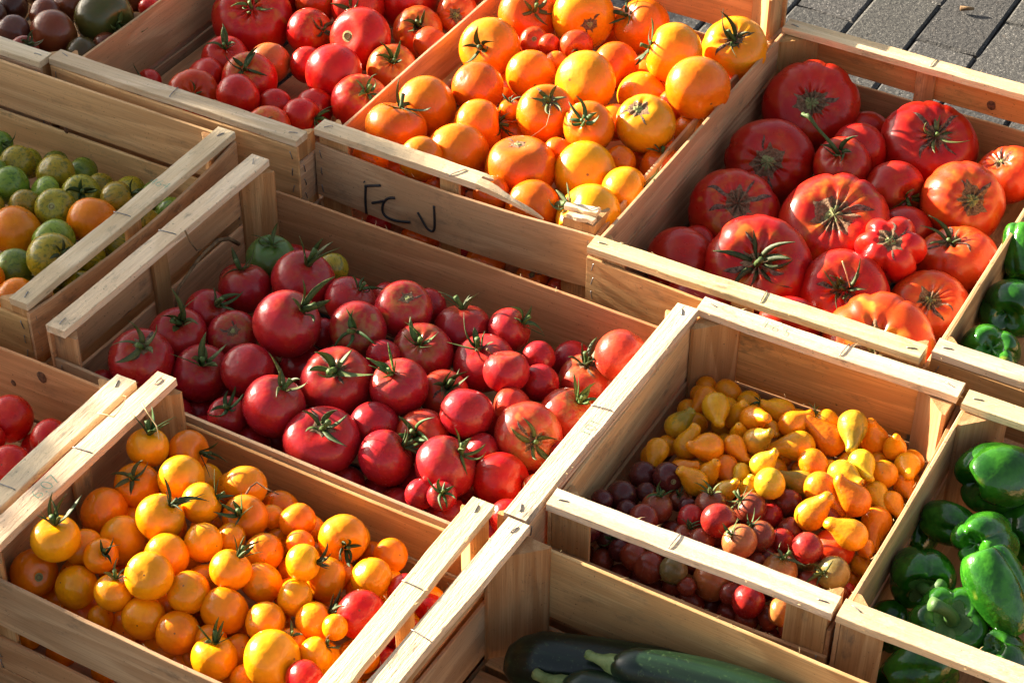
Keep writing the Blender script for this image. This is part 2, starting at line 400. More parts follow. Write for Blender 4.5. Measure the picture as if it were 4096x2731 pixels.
def slat(root, name, side, ext, a0, a1, z0, z1, t, c, mat, bow=0.0, staples=True, taper=0.0, tilt=0.0):
    """upright board on one side of a crate. side L/R: runs along y at x=ext; F/B: runs along x at y=ext (cm, crate frame)"""
    L, w = (a1-a0)/100, (z0-z1)/100
    me = board_mesh(L, w, t/100, nseed(), bow/100, 0.0005, 12, 0.0, taper)
    o = link(name, me, mat, root); tint(o, c)
    mid, zc = (a0+a1)/200, (z0+z1)/200
    # local z (thickness, +bow) looks outwards
    if side in 'FB':
        s = -1 if side == 'F' else 1
        R = Matrix(((-s*-1, 0, 0), (0, 0, s), (0, 1, 0))) if False else None
        X = Vector((1, 0, 0)) if side == 'F' else Vector((-1, 0, 0)); Y = Vector((0, 0, 1)); Zv = X.cross(Y)
        loc = Vector((mid, ext/100, zc))
    else:
        X = Vector((0, -1, 0)) if side == 'L' else Vector((0, 1, 0)); Y = Vector((0, 0, 1)); Zv = X.cross(Y)
        loc = Vector((ext/100, mid, zc))
    X = (X + Y*tilt).normalized(); Y = Zv.cross(X)
    M = Matrix((X, Y, Zv)).transposed().to_4x4(); M.translation = loc
    o.matrix_local = M
    fuzz(o, L, w, t/100, 12)
    if staples:
        for e in (-1, 1):
            for q in (-0.33, 0.0, 0.33):
                staple(o, e*(L/2-0.009), q*w, t/200, math.pi/2 + random.uniform(-.35, .35))
    return o

def fuzz(parent, L, w, t, n):
    rg = random.Random(nseed()); parts = []
    for i in range(n):
        x, s = rg.uniform(-L/2, L/2), rg.choice((-1, 1)); l = rg.uniform(.002, .008)
        p0 = Vector((x, s*w/2, t/2*rg.uniform(-.2, 1))); d = Vector((rg.uniform(-1.4, 1.4), s*rg.uniform(.1, .9), rg.uniform(.0, .8))).normalized()
        parts.append(tube([p0-d*.001, p0+d*l*.5+Vector((0, 0, l*.1)), p0+d*l], [.0003, .00022, .0001], 3))
    V, F = merge(parts); o = link('splinters', mesh('splinters', V, F), M_STRAW, parent); o['kind'] = 'stuff'
def rail(root, along, ext, a0, a1, z, wd, t, c, sag=0.0, name='top_rail', big=True):
    L = (a1-a0)/100
    me = board_mesh(L, wd/100, t/100, nseed(), sag/100, 0.0006, 14, random.uniform(-.0012, .0012))
    o = link(name, me, M_RAIL, root); tint(o, c, 0.08); fuzz(o, L, wd/100, t/100, 16)
    if along == 'x': o.location = ((a0+a1)/200, ext/100, (z-t/2)/100)
    else: o.location = (ext/100, (a0+a1)/200, (z-t/2)/100); o.rotation_euler = (0, 0, math.pi/2)
    for e in (-1, 1):
        staple(o, e*(L/2-0.014), random.uniform(-.004, .004), t/200, random.uniform(-.4, .6))
    if big: staple(o, random.uniform(-.02, .02), 0.002, t/200, math.pi/2+random.uniform(-.15, .15), True)
    return o

CREAM, GREY, TAN, PINK, OCHRE, BROWN = (1.18, 1.16, 1.10), (1.08, 1.08, 1.10), (1, 1, 1), (1.0, 0.90, 0.86), (1.1, 0.95, 0.72), (0.86, 0.72, 0.60)

def crate(label, x0, x1, y0, y1, rails, slats, z=0.0, rot=0.0, H=21.3, floor=-16.2, post=4.4, rail_c=CREAM, norail=(), mids=True, floorboards=7, tiltx=0.0, back_up=0.0):
    """x0..y1 outer size in cm in the stall's frame; rails 'FB' or 'LR' name the two railed ends; slats = {side: [(top, bottom, tint, bow)]}"""
    cx, cy = (x0+x1)/2, (y0+y1)/2
    root = bpy.data.objects.new('wooden_crate', None); COL.objects.link(root)
    root.location = W(cx, cy, z); root.rotation_euler = (tiltx, 0, math.radians(rot))
    tag(root, label, 'crate', 'slatted wooden crates set side by side')
    hx, hy = (x1-x0)/2, (y1-y0)/2
    T = 0.45
    for sd, lst in slats.items():
        for (zt, zb, c, bow) in lst:
            railed = sd in rails
            if sd in 'FB':
                ext = (-hy+T/2) if sd == 'F' else (hy-T/2)
                a = hx if railed else hx-T-0.03
                slat(root, 'end_slat' if railed else 'side_slat', sd, ext, -a, a, zt, zb, T, c, M_VENEER, bow)
            else:
                ext = (-hx+T/2) if sd == 'L' else (hx-T/2)
                a = hy if railed else hy-T-0.03
                slat(root, 'end_slat' if railed else 'side_slat', sd, ext, -a, a, zt, zb, T, c, M_VENEER, bow)
    for sd in 'FBLR':          # lowest boards, standing on the paving
        a = (hx if sd in 'FB' else hy) - (0 if sd in rails else T+0.03)
        ext = {'F': -hy+T/2, 'B': hy-T/2, 'L': -hx+T/2, 'R': hx-T/2}[sd]
        slat(root, 'base_slat', sd, ext, -a, a, -H+4.1, -H+0.15, T, BROWN, M_VENEER, 0, False)
    for sx in (-1, 1):
        for sy in (-1, 1):
            up = back_up/100 if sy > 0 else 0.0
            o = link('corner_post', prism_mesh(post/100, (H-1.15)/100+up), M_POST, root)
            tint(o, (1.05, 0.98, 0.9), 0.12)
            ang = {(-1, -1): 0, (1, -1): math.pi/2, (1, 1): math.pi, (-1, 1): -math.pi/2}[(sx, sy)]
            o.matrix_local = Matrix.Translation((sx*(hx-T-0.04)/100, sy*(hy-T-0.04)/100, -0.0115+up)) @ Matrix.Rotation(ang, 4, 'Z') @ Matrix(((0, 1, 0, 0), (0, 0, 1, 0), (1, 0, 0, 0), (0, 0, 0, 1)))
    for sd in rails:
        if sd not in norail:
            if sd in 'FB':
                e = (-hy+1.35) if sd == 'F' else (hy-1.35)
                rail(root, 'x', e, -hx, hx, 0, 2.7, 1.05, rail_c)
            else:
                e = (-hx+1.35) if sd == 'L' else (hx-1.35)
                rail(root, 'y', e, -hy, hy, 0, 2.7, 1.05, rail_c)
        if mids:
            e = {'F': -hy, 'B': hy, 'L': -hx, 'R': hx}[sd]; s = -1 if e > 0 else 1
            me = board_mesh(0.148, 0.028, 0.006, nseed(), 0, 0.0004, 3)
            o = link('middle_post', me, M_POST, root); tint(o, (1.05, 1.0, 0.9))
            if sd in 'FB':
                M = Matrix(((0, 1, 0), (0, 0, -1 if sd == 'F' else 1), (1, 0, 0)))
                loc = (random.uniform(-.01, .01), (e+s*(T+0.34))/100, -0.087)
                X, Y = Vector((0, 0, -1)), Vector((1, 0, 0))
            else:
                loc = ((e+s*(T+0.34))/100, random.uniform(-.01, .01), -0.087)
                X, Y = Vector((0, 0, -1)), Vector((0, 1, 0))
            Zv = X.cross(Y); Mx = Matrix((X, Y, Zv)).transposed().to_4x4(); Mx.translation = loc; o.matrix_local = Mx
    # floor boards run between the railed ends
    n = floorboards
    for i in range(n):
        if rails == 'FB':
            wd = (2*hx-2.2)/n; me = board_mesh((2*hy-2)/100, (wd-1.0)/100, 0.004, nseed(), 0, 0.0005, 4)
            o = link('floor_board', me, M_VENEER, root); o.location = ((-hx+1.1+wd*(i+.5))/100, 0, floor/100-0.002); o.rotation_euler = (0, 0, math.pi/2)
        else:
            wd = (2*hy-2.2)/n; me = board_mesh((2*hx-2)/100, (wd-1.0)/100, 0.004, nseed(), 0, 0.0005, 4)
            o = link('floor_board', me, M_VENEER, root); o.location = (0, (-hy+1.1+wd*(i+.5))/100, floor/100-0.002)
        tint(o, BROWN)
    return root

S1, S2 = -1.15, -7.0
std_end = lambda c, bow=0.25: [(-1.12, -7.2, c, bow), (-8.6, -15.2, c, 0.0)]
std_side = lambda t, c, bow=0.25: [(t, t-6.6, c, bow), (t-8.2, -16.3, c, 0.0)]

crates = {}
crates['A'] = crate('weathered slatted crate holding the dark brown tomatoes', -127, -85.8, 20.3, 80, 'FB',
    {'L': std_side(-3.5, TAN), 'R': std_side(-4, TAN), 'F': std_end(TAN), 'B': std_end(TAN)}, rail_c=GREY)
crates['B'] = crate('slatted crate of large red tomatoes with its floor boards showing', -85.3, -44.4, 21.7, 82, 'FB',
    {'L': [(-3.2, -12.2, (1.0, .92, .86), 0.2), (-13.2, -16.5, PINK, 0)], 'R': std_side(-4, TAN), 'F': [(-1.12, -9.2, OCHRE, 0.5), (-10.6, -15.8, OCHRE, 0)], 'B': std_end(OCHRE)}, floor=-13.8, rail_c=(1.02, 1.0, 0.93))
crates['C'] = crate('slatted crate of orange tomatoes with black handwriting and a broken front rail', -44.0, -2.3, 25.2, 84, 'FB',
    {'L': std_side(-3.4, (.98, .93, .9)), 'R': std_side(-2.5, PINK, -0.6), 'F': [(-2.3, -10.5, (.98, .92, .84), 0.9), (-13.0, -16.9, BROWN, 0)], 'B': [(4.0, -5.2, (1.1, .85, .6), 0), (-7.2, -15.5, OCHRE, 0)]},
    norail=('F', 'B'), back_up=5.1)
rail(crates['C'], 'x', 28.0, -20.8, 20.8, 5.1, 2.7, 1.05, CREAM)
crates['D'] = crate('pale slatted crate of green striped and orange tomatoes', -112.6, -52.4, -22.2, 19.4, 'LR',
    {'L': std_end(TAN), 'R': [(-1.4, -8.4, (1.0, .86, .74), 1.5), (-9.8, -15.8, TAN, 0)], 'F': std_side(-2.4, OCHRE), 'B': [(-1.0, -8.7, (1.38, 1.34, 1.15), 0.1), (-9.6, -16.6, (1.38, 1.34, 1.15), 0)]}, rail_c=(1.1, 1.07, .98))
crates['E'] = crate('slatted crate of pink-red tomatoes in the middle', -48.0, 15.8, -24.3, 16.2, 'LR',
    {'L': [(-1.12, -7.4, (1.2, .98, .88), 0.1), (-9.2, -15.6, (1.25, 1.08, .98), 0)], 'R': std_end(CREAM, 0.1), 'F': std_side(-5, TAN), 'B': [(-4.6, -16.5, (1.02, .76, .60), 0.3)]}, rail_c=(1.12, 1.11, 1.10), rot=-0.6, post=3.3)
crates['F'] = crate('slatted crate of red tomatoes with two dark knots in its back board', -92, -32.9, -68, -26.9, 'LR',
    {'L': std_end(TAN), 'R': std_end(TAN), 'F': std_side(-4, TAN), 'B': [(-3.0, -12.5, (1.0, .72, .55), 0), (-13.6, -16.4, PINK, 0)]}, rail_c=GREY)
crates['G'] = crate('small slatted crate of yellow-orange cherry tomatoes', -31.7, 11.9, -56.4, -24.7, 'LR',
    {'L': [(-3.0, -9.6, (1.06, .90, .78), 0.1), (-10.6, -16.6, (1.0, .86, .74), 0)], 'R': [(-4.6, -9.4, OCHRE, 0.0), (-10.8, -16.6, OCHRE, 0)], 'F': [(-3.0, -10.3, (.80, .74, .70), 0.3), (-12.7, -17.6, BROWN, 0)], 'B': [(-6.3, -12.4, (1.05, .86, .62), 0.0), (-13.2, -18.0, BROWN, 0)]},
    z=0.5, H=21.8, floor=-16.6, rail_c=(1.12, 1.05, .95), floorboards=5, post=3.2)
crates['H'] = crate('small slatted crate split between yellow pear and brown cherry tomatoes', 15.9, 47.8, -21.2, 18.6, 'FB',
    {'L': [(-1.3, -8.6, (1.1, 1.02, .95), 0.2), (-9.6, -16.0, (1.0, .9, .82), 0)], 'R': [(-3.0, -8.4, (.80, .58, .42), 0.7), (-9.6, -16.0, TAN, 0)], 'F': [(-6.4, -10.6, (1.0, .86, .68), 0.3), (-11.8, -16.2, TAN, 0)], 'B': [(-1.9, -9.8, (1.15, .86, .50), 0.0), (-11.0, -16.2, BROWN, 0)]}, floorboards=5, mids=False, rot=0.5)
crates['I'] = crate('large slatted crate of ribbed beefsteak tomatoes', -1.0, 41.6, 20.3, 82.4, 'FB',
    {'L': [(-0.7, -6.0, (1.02, .88, .80), -0.2), (-6.9, -15.5, (1.0, .86, .78), 0)], 'R': std_side(-4, TAN), 'F': [(-1.7, -8.2, (1.1, .94, .68), 0.7), (-9.6, -15.8, OCHRE, 0)], 'B': [(-1.1, -6.1, (1.2, .80, .46), 0), (-7.4, -15.4, (.86, .68, .52), 0)]}, floor=-14.6, rail_c=(1.16, 1.12, 1.0))
crates['J'] = crate('upper slatted crate of green bell peppers', 42.4, 84, 22.3, 82, 'FB',
    {'L': [(-1.2, -9.2, (.95, .86, .72), 0), (-10.4, -16, TAN, 0)], 'R': std_side(-4, TAN), 'F': [(-1.12, -8.6, (1.0, .84, .60), 0.4), (-9.8, -15.8, TAN, 0)], 'B': std_end(TAN)}, mids=False)
crates['K'] = crate('lower slatted crate of glossy green bell peppers', 48.4, 90, -21.0, 18.0, 'FB',
    {'L': [(-1.4, -8.4, (1.02, .95, .82), 0), (-9.4, -16.0, TAN, 0)], 'R': std_side(-4, TAN), 'F': [(-8.2, -15.8, TAN, 0)], 'B': [(-6.0, -10.0, BROWN, 0), (-11.2, -16, BROWN, 0)]}, mids=False, floorboards=5)
crates['L'] = crate('slatted crate of dark green courgettes at the front', 13.1, 74, -66.6, -25.6, 'LR',
    {'L': [(-1.12, -6.2, (1.05, .98, .88), 0), (-8.0, -15.8, (.9, .86, .84), 0)], 'R': std_end(TAN), 'F': std_side(-4, TAN), 'B': [(-1.9, -11.7, (.98, .92, .76), 0.0), (-13.6, -16.5, PINK, 0)]}, rot=-1.2, post=5.0, H=21.3, floor=-16.2)

# broken front rail of the handwritten crate: a long piece ending in a splintered tongue, and a stub
def broken_rail(root):
    rg = random.Random(3); hx, hy = 20.85, 29.4
    def bar(name, sect, label):
        """sect: rows (x, y0, y1, z_top, thick) in cm"""
        V, F = [], []
        for (x, y0, y1, zt, th) in sect:
            j = lambda: rg.uniform(-.06, .06)
            for y, z in ((y0, zt-th), (y1, zt-th), (y1+j(), zt+j()*.4), (y0+j(), zt+j()*.4)): V.append((x/100, y/100, z/100))
        n = len(sect)-1
        for i in range(n):
            for j in range(4): F.append((i*4+j, i*4+(j+1) % 4, (i+1)*4+(j+1) % 4, (i+1)*4+j))
        F.append((0, 3, 2, 1)); F.append((n*4, n*4+1, n*4+2, n*4+3))
        me = mesh(name, V, F, False); bm = bmesh.new(); bm.from_mesh(me); bmesh.ops.recalc_face_normals(bm, faces=bm.faces); bm.to_mesh(me); bm.free()
        o = link(name, me, M_RAIL, root); o['label'] = label; return o
    xs = np.linspace(-hx, 3.6, 20)
    o = bar('broken_rail', [(x, -hy+.05, -hy+2.65, 0.05-.25*(x+hx)/24, 1.0) for x in xs], 'long splintered front piece of the snapped rail'); tint(o, (1.12, 1.08, .98), .03)
    w_ = bar('rail_splinter', [(3.62, -hy+1.9, -hy+2.62, -.2, .8), (4.4, -hy+2.0, -hy+2.55, -.25, .6), (5.0, -hy+2.2, -hy+2.4, -.35, .3)], 'short tooth at the snapped rail end'); tint(w_, (1.12, 1.08, .98), .03)
    w_ = bar('rail_splinter', [(3.62+q*9.5, -hy+.06+.5*q*q, -hy+1.5-.75*q+.1*math.sin(q*9), -.2-2.4*q**1.4, .9-.62*q) for q in np.linspace(0, 1, 12)], 'thin splinter tapering down along the slat'); tint(w_, (1.1, 1.05, .92), .03)
    s = link('staple', ST_L, None, o); s.location = (0.5/100, (-hy+1.0)/100, 0.0005-0.002); s.rotation_euler = (0.25, 0, math.pi/2-.5)
    s2 = link('staple', ST_S, None, o); s2.location = ((-hx+1.5)/100, (-hy+1.3)/100, 0.0005); s2.rotation_euler = (0, 0, .7)
    o = link('rail_stub', board_mesh(0.044, 0.013, 0.007, 991, 0, 0.0012, 5, 0, .25), M_RAIL, root); o['label'] = 'short splintered stub of the snapped rail'
    o.location = ((hx-3.0)/100, (-hy+2.1)/100, -0.004); o.rotation_euler = (0, 0.06, math.pi+.12); tint(o, CREAM, .02)
    s = link('staple', ST_S, None, o); s.location = (-0.015, 0, 0.0042); s.rotation_euler = (0, 0, .9)
    o = link('rail_splinter', board_mesh(0.036, 0.012, 0.006, 992, 0, 0.0012, 5, 0, .4), M_RAIL, root)
    o.location = ((hx-2.6)/100, (-hy+1.0)/100, -0.0085); o.rotation_euler = (0.1, 0.03, math.pi+.06); tint(o, TAN, .02)
broken_rail(crates['C'])

# black marker strokes on the front slat, on its own outer face
def strokes(root, name, mat, paths, wid, depth, origin, X, Y, N):
    parts = []
    for pts in paths:
        # resample for round strokes
        P3 = [origin + X*p[0] + Y*p[1] + N*depth for p in pts]
        parts.append(tube(P3, [wid]*len(P3), 6))
    V, F = merge(parts)
    o = link(name, mesh(name, V, F), mat, root); return o
def smooth_path(pts, n=5):
    out = []
    P = [Vector((*p, 0)) for p in pts]
    for i in range(len(P)-1):
        a, b = P[max(i-1, 0)], P[i]; c, d = P[i+1], P[min(i+2, len(P)-1)]
        for k in range(n):
            t = k/n
            q = 0.5*((2*b) + (-a+c)*t + (2*a-5*b+4*c-d)*t*t + (-a+3*b-3*c+d)*t**3)
            out.append((q.x, q.y))
    out.append((P[-1].x, P[-1].y)); return out
def handwriting():
    root = crates['C']; cxm = (-44.0-2.3)/2; cym = (25.2+84)/2
    slt = [c for c in root.children if c.name.startswith('end_slat')]
    hostile = [c for c in slt if c.location.y < 0 and c.location.z > -0.10][0]
    inv = hostile.matrix_local.inverted()
    def loc(p):   # stall cm (x,z) on the slat's bowed outer face
        q = inv @ Vector(((p[0]-cxm)/100, (25.2-cym)/100, p[1]/100))
        u = q.x/0.417 + .5
        q.z = 0.00225 + 0.009*(1-(2*u-1)**2) + 0.0004
        return q
    parts = []
    for pts in INK_PATHS:
        P3 = [loc(p) for p in smooth_path(pts)]
        V, F = tube(P3, [0.0019]*len(P3), 6)
        parts.append((V, F))
    V, F = merge(parts)
    V = [Vector((v.x, v.y, min(v.z, 9))) for v in V]
    o = link('marker_lettering', mesh('marker_lettering', V, F), M_INK, hostile)
def stamp(root, txt, x, y, size, ang):
    cu = bpy.data.curves.new('stamped_number', 'FONT'); cu.body = txt; cu.size = size; cu.extrude = 0.00005; cu.align_x = 'CENTER'; cu.align_y = 'CENTER'
    cu.offset = -0.0006*size/0.02
    o = bpy.data.objects.new('stamped_number', cu); COL.objects.link(o)
    me = bpy.data.meshes.new_from_object(o.evaluated_get(bpy.context.evaluated_depsgraph_get()))
    bpy.data.objects.remove(o, do_unlink=True)
    rl = min((c for c in root.children if c.name.startswith('top_rail')), key=lambda c: (root.matrix_basis @ c.location - W(x, y, 0)).length if rails_of(root) is None else abs((root.matrix_basis @ c.location - W(x, y, 0)).dot(rails_of(root))))
    o = link('stamped_number', me, M_GINK, rl)
    Mw = Matrix.Translation(W(x, y, root_z(root)+0.09)) @ Matrix.Rotation(ang, 4, 'Z')
    o.matrix_local = (root.matrix_basis @ rl.matrix_local).inverted() @ Mw
def rails_of(root): return {'x': Vector((1, 0, 0)), 'y': Vector((0, 1, 0))}[root['rail_axis']] if 'rail_axis' in root else None
def root_z(root): return (root.location.z-ORG.z)*100
for k_, ax in (('D', 'x'), ('E', 'x'), ('G', 'x'), ('H', 'y')): crates[k_]['rail_axis'] = ax
stamp(crates['G'], '6,07', -30.3, -45.6, 0.022, math.radians(90))
stamp(crates['H'], '5,94', 25.2, 17.3, 0.020, math.radians(180))
stamp(crates['D'], '464', -53.9, 5.1, 0.020, math.radians(0))
stamp(crates['E'], '101', 14.5, -8.6, 0.020, math.radians(90))
for k_ in 'DEGH': del crates[k_]['rail_axis']

INK_PATHS = [[(-35.8, -5.82), (-35.93, -7.21), (-36.0, -8.78), (-35.93, -10.38)], [(-35.93, -5.96), (-34.96, -5.53), (-33.39, -4.87)], [(-36.08, -5.27), (-35.96, -5.36)], [(-34.89, -8.26), (-34.01, -7.79), (-32.99, -7.22)], [(-31.17, -6.04), (-32.04, -6.38), (-32.78, -7.06), (-33.19, -8.04), (-33.22, -8.95), (-32.72, -9.61), (-31.55, -9.71), (-30.18, -9.44), (-28.88, -9.04)], [(-27.66, -7.03), (-26.96, -8.12), (-26.26, -9.08), (-25.53, -9.27), (-25.18, -8.63), (-25.1, -7.19), (-25.14, -5.05)]]
handwriting()

# two dark knots in the back board of the red crate, one in the beefsteak crate's back board
def knot(root, side, x, z, r, y):
    V, F = [(0, 0, 0.0006)], []
    n = 18; rg = random.Random(int(r*1000))
    for ring, (k, h) in enumerate(((.45, .0009), (.8, .0006), (1.0, .0001))):
        for j in range(n):
            a = 2*math.pi*j/n; q = r*k*(1+rg.uniform(-.08, .08))
            V.append((q*math.cos(a)/100*0.85, q*math.sin(a)/100, h))
    F += [(0, 1+j, 1+(j+1) % n) for j in range(n)]
    for b in (1, 1+n): F += [(b+j, b+n+j, b+n+(j+1) % n, b+(j+1) % n) for j in range(n)]
    o = link('wood_knot', mesh('wood_knot', V, F), M_KNOT, root)
    o.location = (x/100, y/100, z/100); o.rotation_euler = (math.pi/2, 0, 0)

# ------------------------------------------------------------------ fruit geometry
def body_fn(ob, rib, dep, seed, dimple):
    rg = random.Random(seed)
    ph = [rg.uniform(0, 6.28) for _ in range(8)]
    am = [rg.uniform(.2, 1.0) for _ in range(8)]
    warp = rg.uniform(.15, .55) if rib else 0
    def f(th, p):
        s, c = math.sin(th), math.cos(th)
        pp = p + warp*math.sin(p+ph[4]) + warp*.5*math.sin(2*p+ph[5])
        r = 1 + .020*am[0]*math.sin(p+ph[0]) + .022*am[1]*math.sin(2*p+ph[1]) + .012*am[2]*math.sin(3*p+ph[2])
        if rib:
            lobe = (1-(1-abs(math.sin(rib*pp/2 + ph[3])))**2.2)**0.9 if dep < .2 else abs(math.sin(rib*pp/2 + ph[3]))**0.6
            wt = (0.30 + 0.70*(0.5+0.5*c)**1.1) if dep < .2 else 0.9
            r *= 1 - dep*(1-lobe)*wt*min(1, s*1.5)*(0.65+0.35*math.sin(p*2+ph[6])) if dep < .2 else 1 - dep*(1-lobe)*min(1, s*1.6)
        rr = abs(s)**0.90 * r
        z = c*ob*(1 + .03*math.sin(p+ph[7]))
        d = dimple*math.exp(-(th/.42)**2)
        z -= d*(1 + (0.22*math.cos(rib*pp+2*ph[3]) if rib else 0))
        z += .10*math.exp(-((math.pi-th)/.5)**2) * (1 if not rib else .4)*.3
        return Vector((rr*math.cos(p), rr*math.sin(p), z))
    return f
def body_mesh(f, nu=44, nv=24, name='tomato'):
    V = [f(1e-3, 0.0)]; F = []
    for i in range(1, nv):
        th = math.pi*i/nv
        for j in range(nu): V.append(f(th, 2*math.pi*j/nu))
    V.append(f(math.pi-1e-3, 0.0))
    for j in range(nu): F.append((0, 1+j, 1+(j+1) % nu))
    for i in range(nv-2):
        for j in range(nu):
            a = 1+i*nu; F.append((a+j, a+nu+j, a+nu+(j+1) % nu, a+(j+1) % nu))
    a = 1+(nv-2)*nu; e = len(V)-1
    for j in range(nu): F.append((a+j, e, a+(j+1) % nu))
    return mesh(name, V, F)

def sepal(f, p, length, rise, curl, w, rg, th0=.10):
    """one sepal: leaves the stalk at azimuth p, follows or leaves the skin, curls at the tip; closed thin blade"""
    n = 7; base = f(th0, p); d = Vector((math.cos(p), math.sin(p), 0)); pos = base + Vector((0, 0, .02)); ang = rise
    side = Vector((-math.sin(p), math.cos(p), 0)); V = []; F = []
    tw = rg.uniform(-.9, .9); sw = rg.uniform(-.75, .75)
    for i in range(n):
        u = i/(n-1)
        wd = w*(0.75 + 1.5*u)*max(0.0, 1-u)**0.8*1.25
        wd = max(wd, .008); t = .016*(1-u*.6)
        nrm = (d*-math.sin(ang) + Vector((0, 0, 1))*math.cos(ang))
        sd = (side*math.cos(tw*u) + nrm*math.sin(tw*u)); nn = sd.cross(d*math.cos(ang)+Vector((0, 0, 1))*math.sin(ang)).normalized()*-1
        V += [pos - sd*wd + nn*wd*.35, pos + nn*t*.0 - nn*t, pos + sd*wd + nn*wd*.35, pos + nn*t]
        step = length/(n-1)
        pos = pos + (d*math.cos(ang) + Vector((0, 0, 1))*math.sin(ang))*step + side*sw*step*u*2.4
        ang += curl/(n-1)*(0.5+u)
    for i in range(n-1):
        for j in range(4): F.append((i*4+j, i*4+(j+1) % 4, (i+1)*4+(j+1) % 4, (i+1)*4+j))
    F.append((0, 3, 2, 1)); F.append(((n-1)*4, (n-1)*4+1, (n-1)*4+2, (n-1)*4+3))
    return V, F

def calyx(parent, f, style, size, seed, long=False, big=False):
    rg = random.Random(seed); n = rg.choice((5, 5, 6, 6, 7)) if not big else 8
    parts = []; p0 = rg.uniform(0, 6.28)
    for i in range(n):
        p = p0 + 2*math.pi*i/n + rg.uniform(-.28, .28)
        L = size*rg.uniform(.55, 1.2)
        if style == 'u': rise, curl = rg.uniform(.75, 1.35), rg.uniform(-.9, .5)
        else: rise, curl = rg.uniform(.0, .95), rg.uniform(-1.3, 2.3)
        if big: rise, curl, L = rg.uniform(.05, .7), rg.uniform(-.5, .9), size*rg.uniform(.7, 1.1)
        parts.append(sepal(f, p, L, rise, curl, size*rg.uniform(.055, .105), rg))
    V, F = merge(parts)
    o = link('calyx', mesh('calyx', V, F), M_CALYX, parent)
    k = rg.uniform(.6, 1.35); o.color = (k*rg.uniform(.85, 1.6), k, k*rg.uniform(.7, 1.1), 1)
    b = f(0.01, 0); a = rg.uniform(0, 6.28); t = rg.uniform(.1, .5)
    d = Vector((math.cos(a)*t, math.sin(a)*t, 1)).normalized()
    if long:
        d = Vector(long)
        side = Vector((0, 0, .25)); pts = [b, b+d*.25+Vector((0, 0, .22)), b+d*.7+side, b+d*1.15+side*.9, b+d*1.5+side*1.7, b+d*1.62+side*1.6, b+d*1.85+side*.4, b+d*2.0]
        rd = [.085, .07, .055, .055, .075, .085, .075, .09]
    else:
        L = size*rg.uniform(.32, .62)
        e = Vector((rg.uniform(-.12, .12), rg.uniform(-.12, .12), 0))
        pts = [b-d*.03, b+d*L*.35, b+d*L*.7+e*L, b+d*L+e*L*1.6]; q = size*.085
        rd = [q*1.35, q*.9, q*.95, q*1.15]
    V, F = tube(pts, rd, 7)
    s = link('stalk', mesh('stalk', V, F), M_CALYX, o); s.color = (k*1.5, k*1.35, k*1.1, 1)
    return o

def skin_patch(f, thmax, n, rings, lift):
    V = [f(.012, 0)+Vector((0, 0, lift))]; F = []
    for r in range(1, rings+1):
        for j in range(n):
            p = 2*math.pi*j/n; th = thmax(p)*r/rings
            v = f(th, p); nv = Vector((v.x*.9, v.y*.9, v.z+.25)).normalized()
            V.append(v + nv*lift*(1 if r < rings else -.4))
    F += [(0, 1+j, 1+(j+1) % n) for j in range(n)]
    for r in range(rings-1):
        a = 1+r*n
        F += [(a+j, a+n+j, a+n+(j+1) % n, a+(j+1) % n) for j in range(n)]
    return V, F
def crack(f, p, th0, th1, wd, rg, lift=.012):
    n = 9; V, F = [], []; wob = rg.uniform(-.25, .25)
    for i in range(n):
        u = i/(n-1); th = th0+(th1-th0)*u; pc = p + wob*u*u + .05*math.sin(u*5+p)
        w = wd*math.sin(math.pi*min(1, u*.92+.08))**.8/max(.25, math.sin(th))
        for q, h in ((-1, -.02), (-.62, 1.1), (0, .1), (.62, 1.1), (1, -.02)):
            v = f(th, pc+q*w); nv = Vector((v.x, v.y, v.z*1.2)).normalized(); V.append(v+nv*lift*h)
    for i in range(n-1):
        for j in range(4): F.append((i*5+j, (i+1)*5+j, (i+1)*5+j+1, i*5+j+1))
    return V, F
def cork(parent, f, seed, rib=0, size=.30, cracks=3, star=False):
    rg = random.Random(seed); ph = [rg.uniform(0, 6.28) for _ in range(4)]; nsp = rib if rib else rg.choice((5, 6, 7))
    sp = [rg.uniform(.3, 1.0) for _ in range(nsp)]
    def tm(p):
        u = (p*nsp/6.2832+ph[0]) % nsp; i = int(u); v = abs((u-i)-.5)*2
        return size*(.80 + .12*math.sin(2*p+ph[1]) + .60*sp[i % nsp]*max(0, 1-v*2.1)**1.4)
    V, F = skin_patch(f, tm, 84, 5, .014)
    o = link('corky_crown', mesh('corky_crown', V, F), M_CORK, parent)
    parts = []
    for i in range(cracks):
        p = rg.uniform(0, 6.28) if not star else 6.28*i/cracks+rg.uniform(-.3, .3)
        parts.append(crack(f, p, size*.7, size+rg.uniform(.15, .42)*(1.3 if star else 1), rg.uniform(.024, .048)*(1.25 if star else 1), rg))
    for V, F in parts: link('skin_crack', mesh('skin_crack', V, F), M_CRACK, o)
    if not star:
        V, F = skin_patch(f, lambda p: size*.40*(1+.15*math.sin(3*p+ph[2])), 20, 3, .035)
        link('stalk_scar', mesh('stalk_scar', V, F), M_SCAR, o)
    return o
def ringscar(parent, f, size=.15):
    V, F = skin_patch(f, lambda p: size, 22, 2, .012); o = link('stalk_scar', mesh('stalk_scar', V, F), M_SCAR, parent)
    pts = [f(size*.45, 6.2832*j/14)+Vector((0, 0, .02)) for j in range(14)]; pts.append(pts[0])
    V, F = tube(pts, [.016]*15, 5); link('scar_ring', mesh('scar_ring', V, F), M_DRY, o)

def axis_quat(axis, spin):
    q = Vector(axis).normalized().to_track_quat('Z', 'Y')
    from mathutils import Quaternion
    return q @ Quaternion((0, 0, 1), spin)

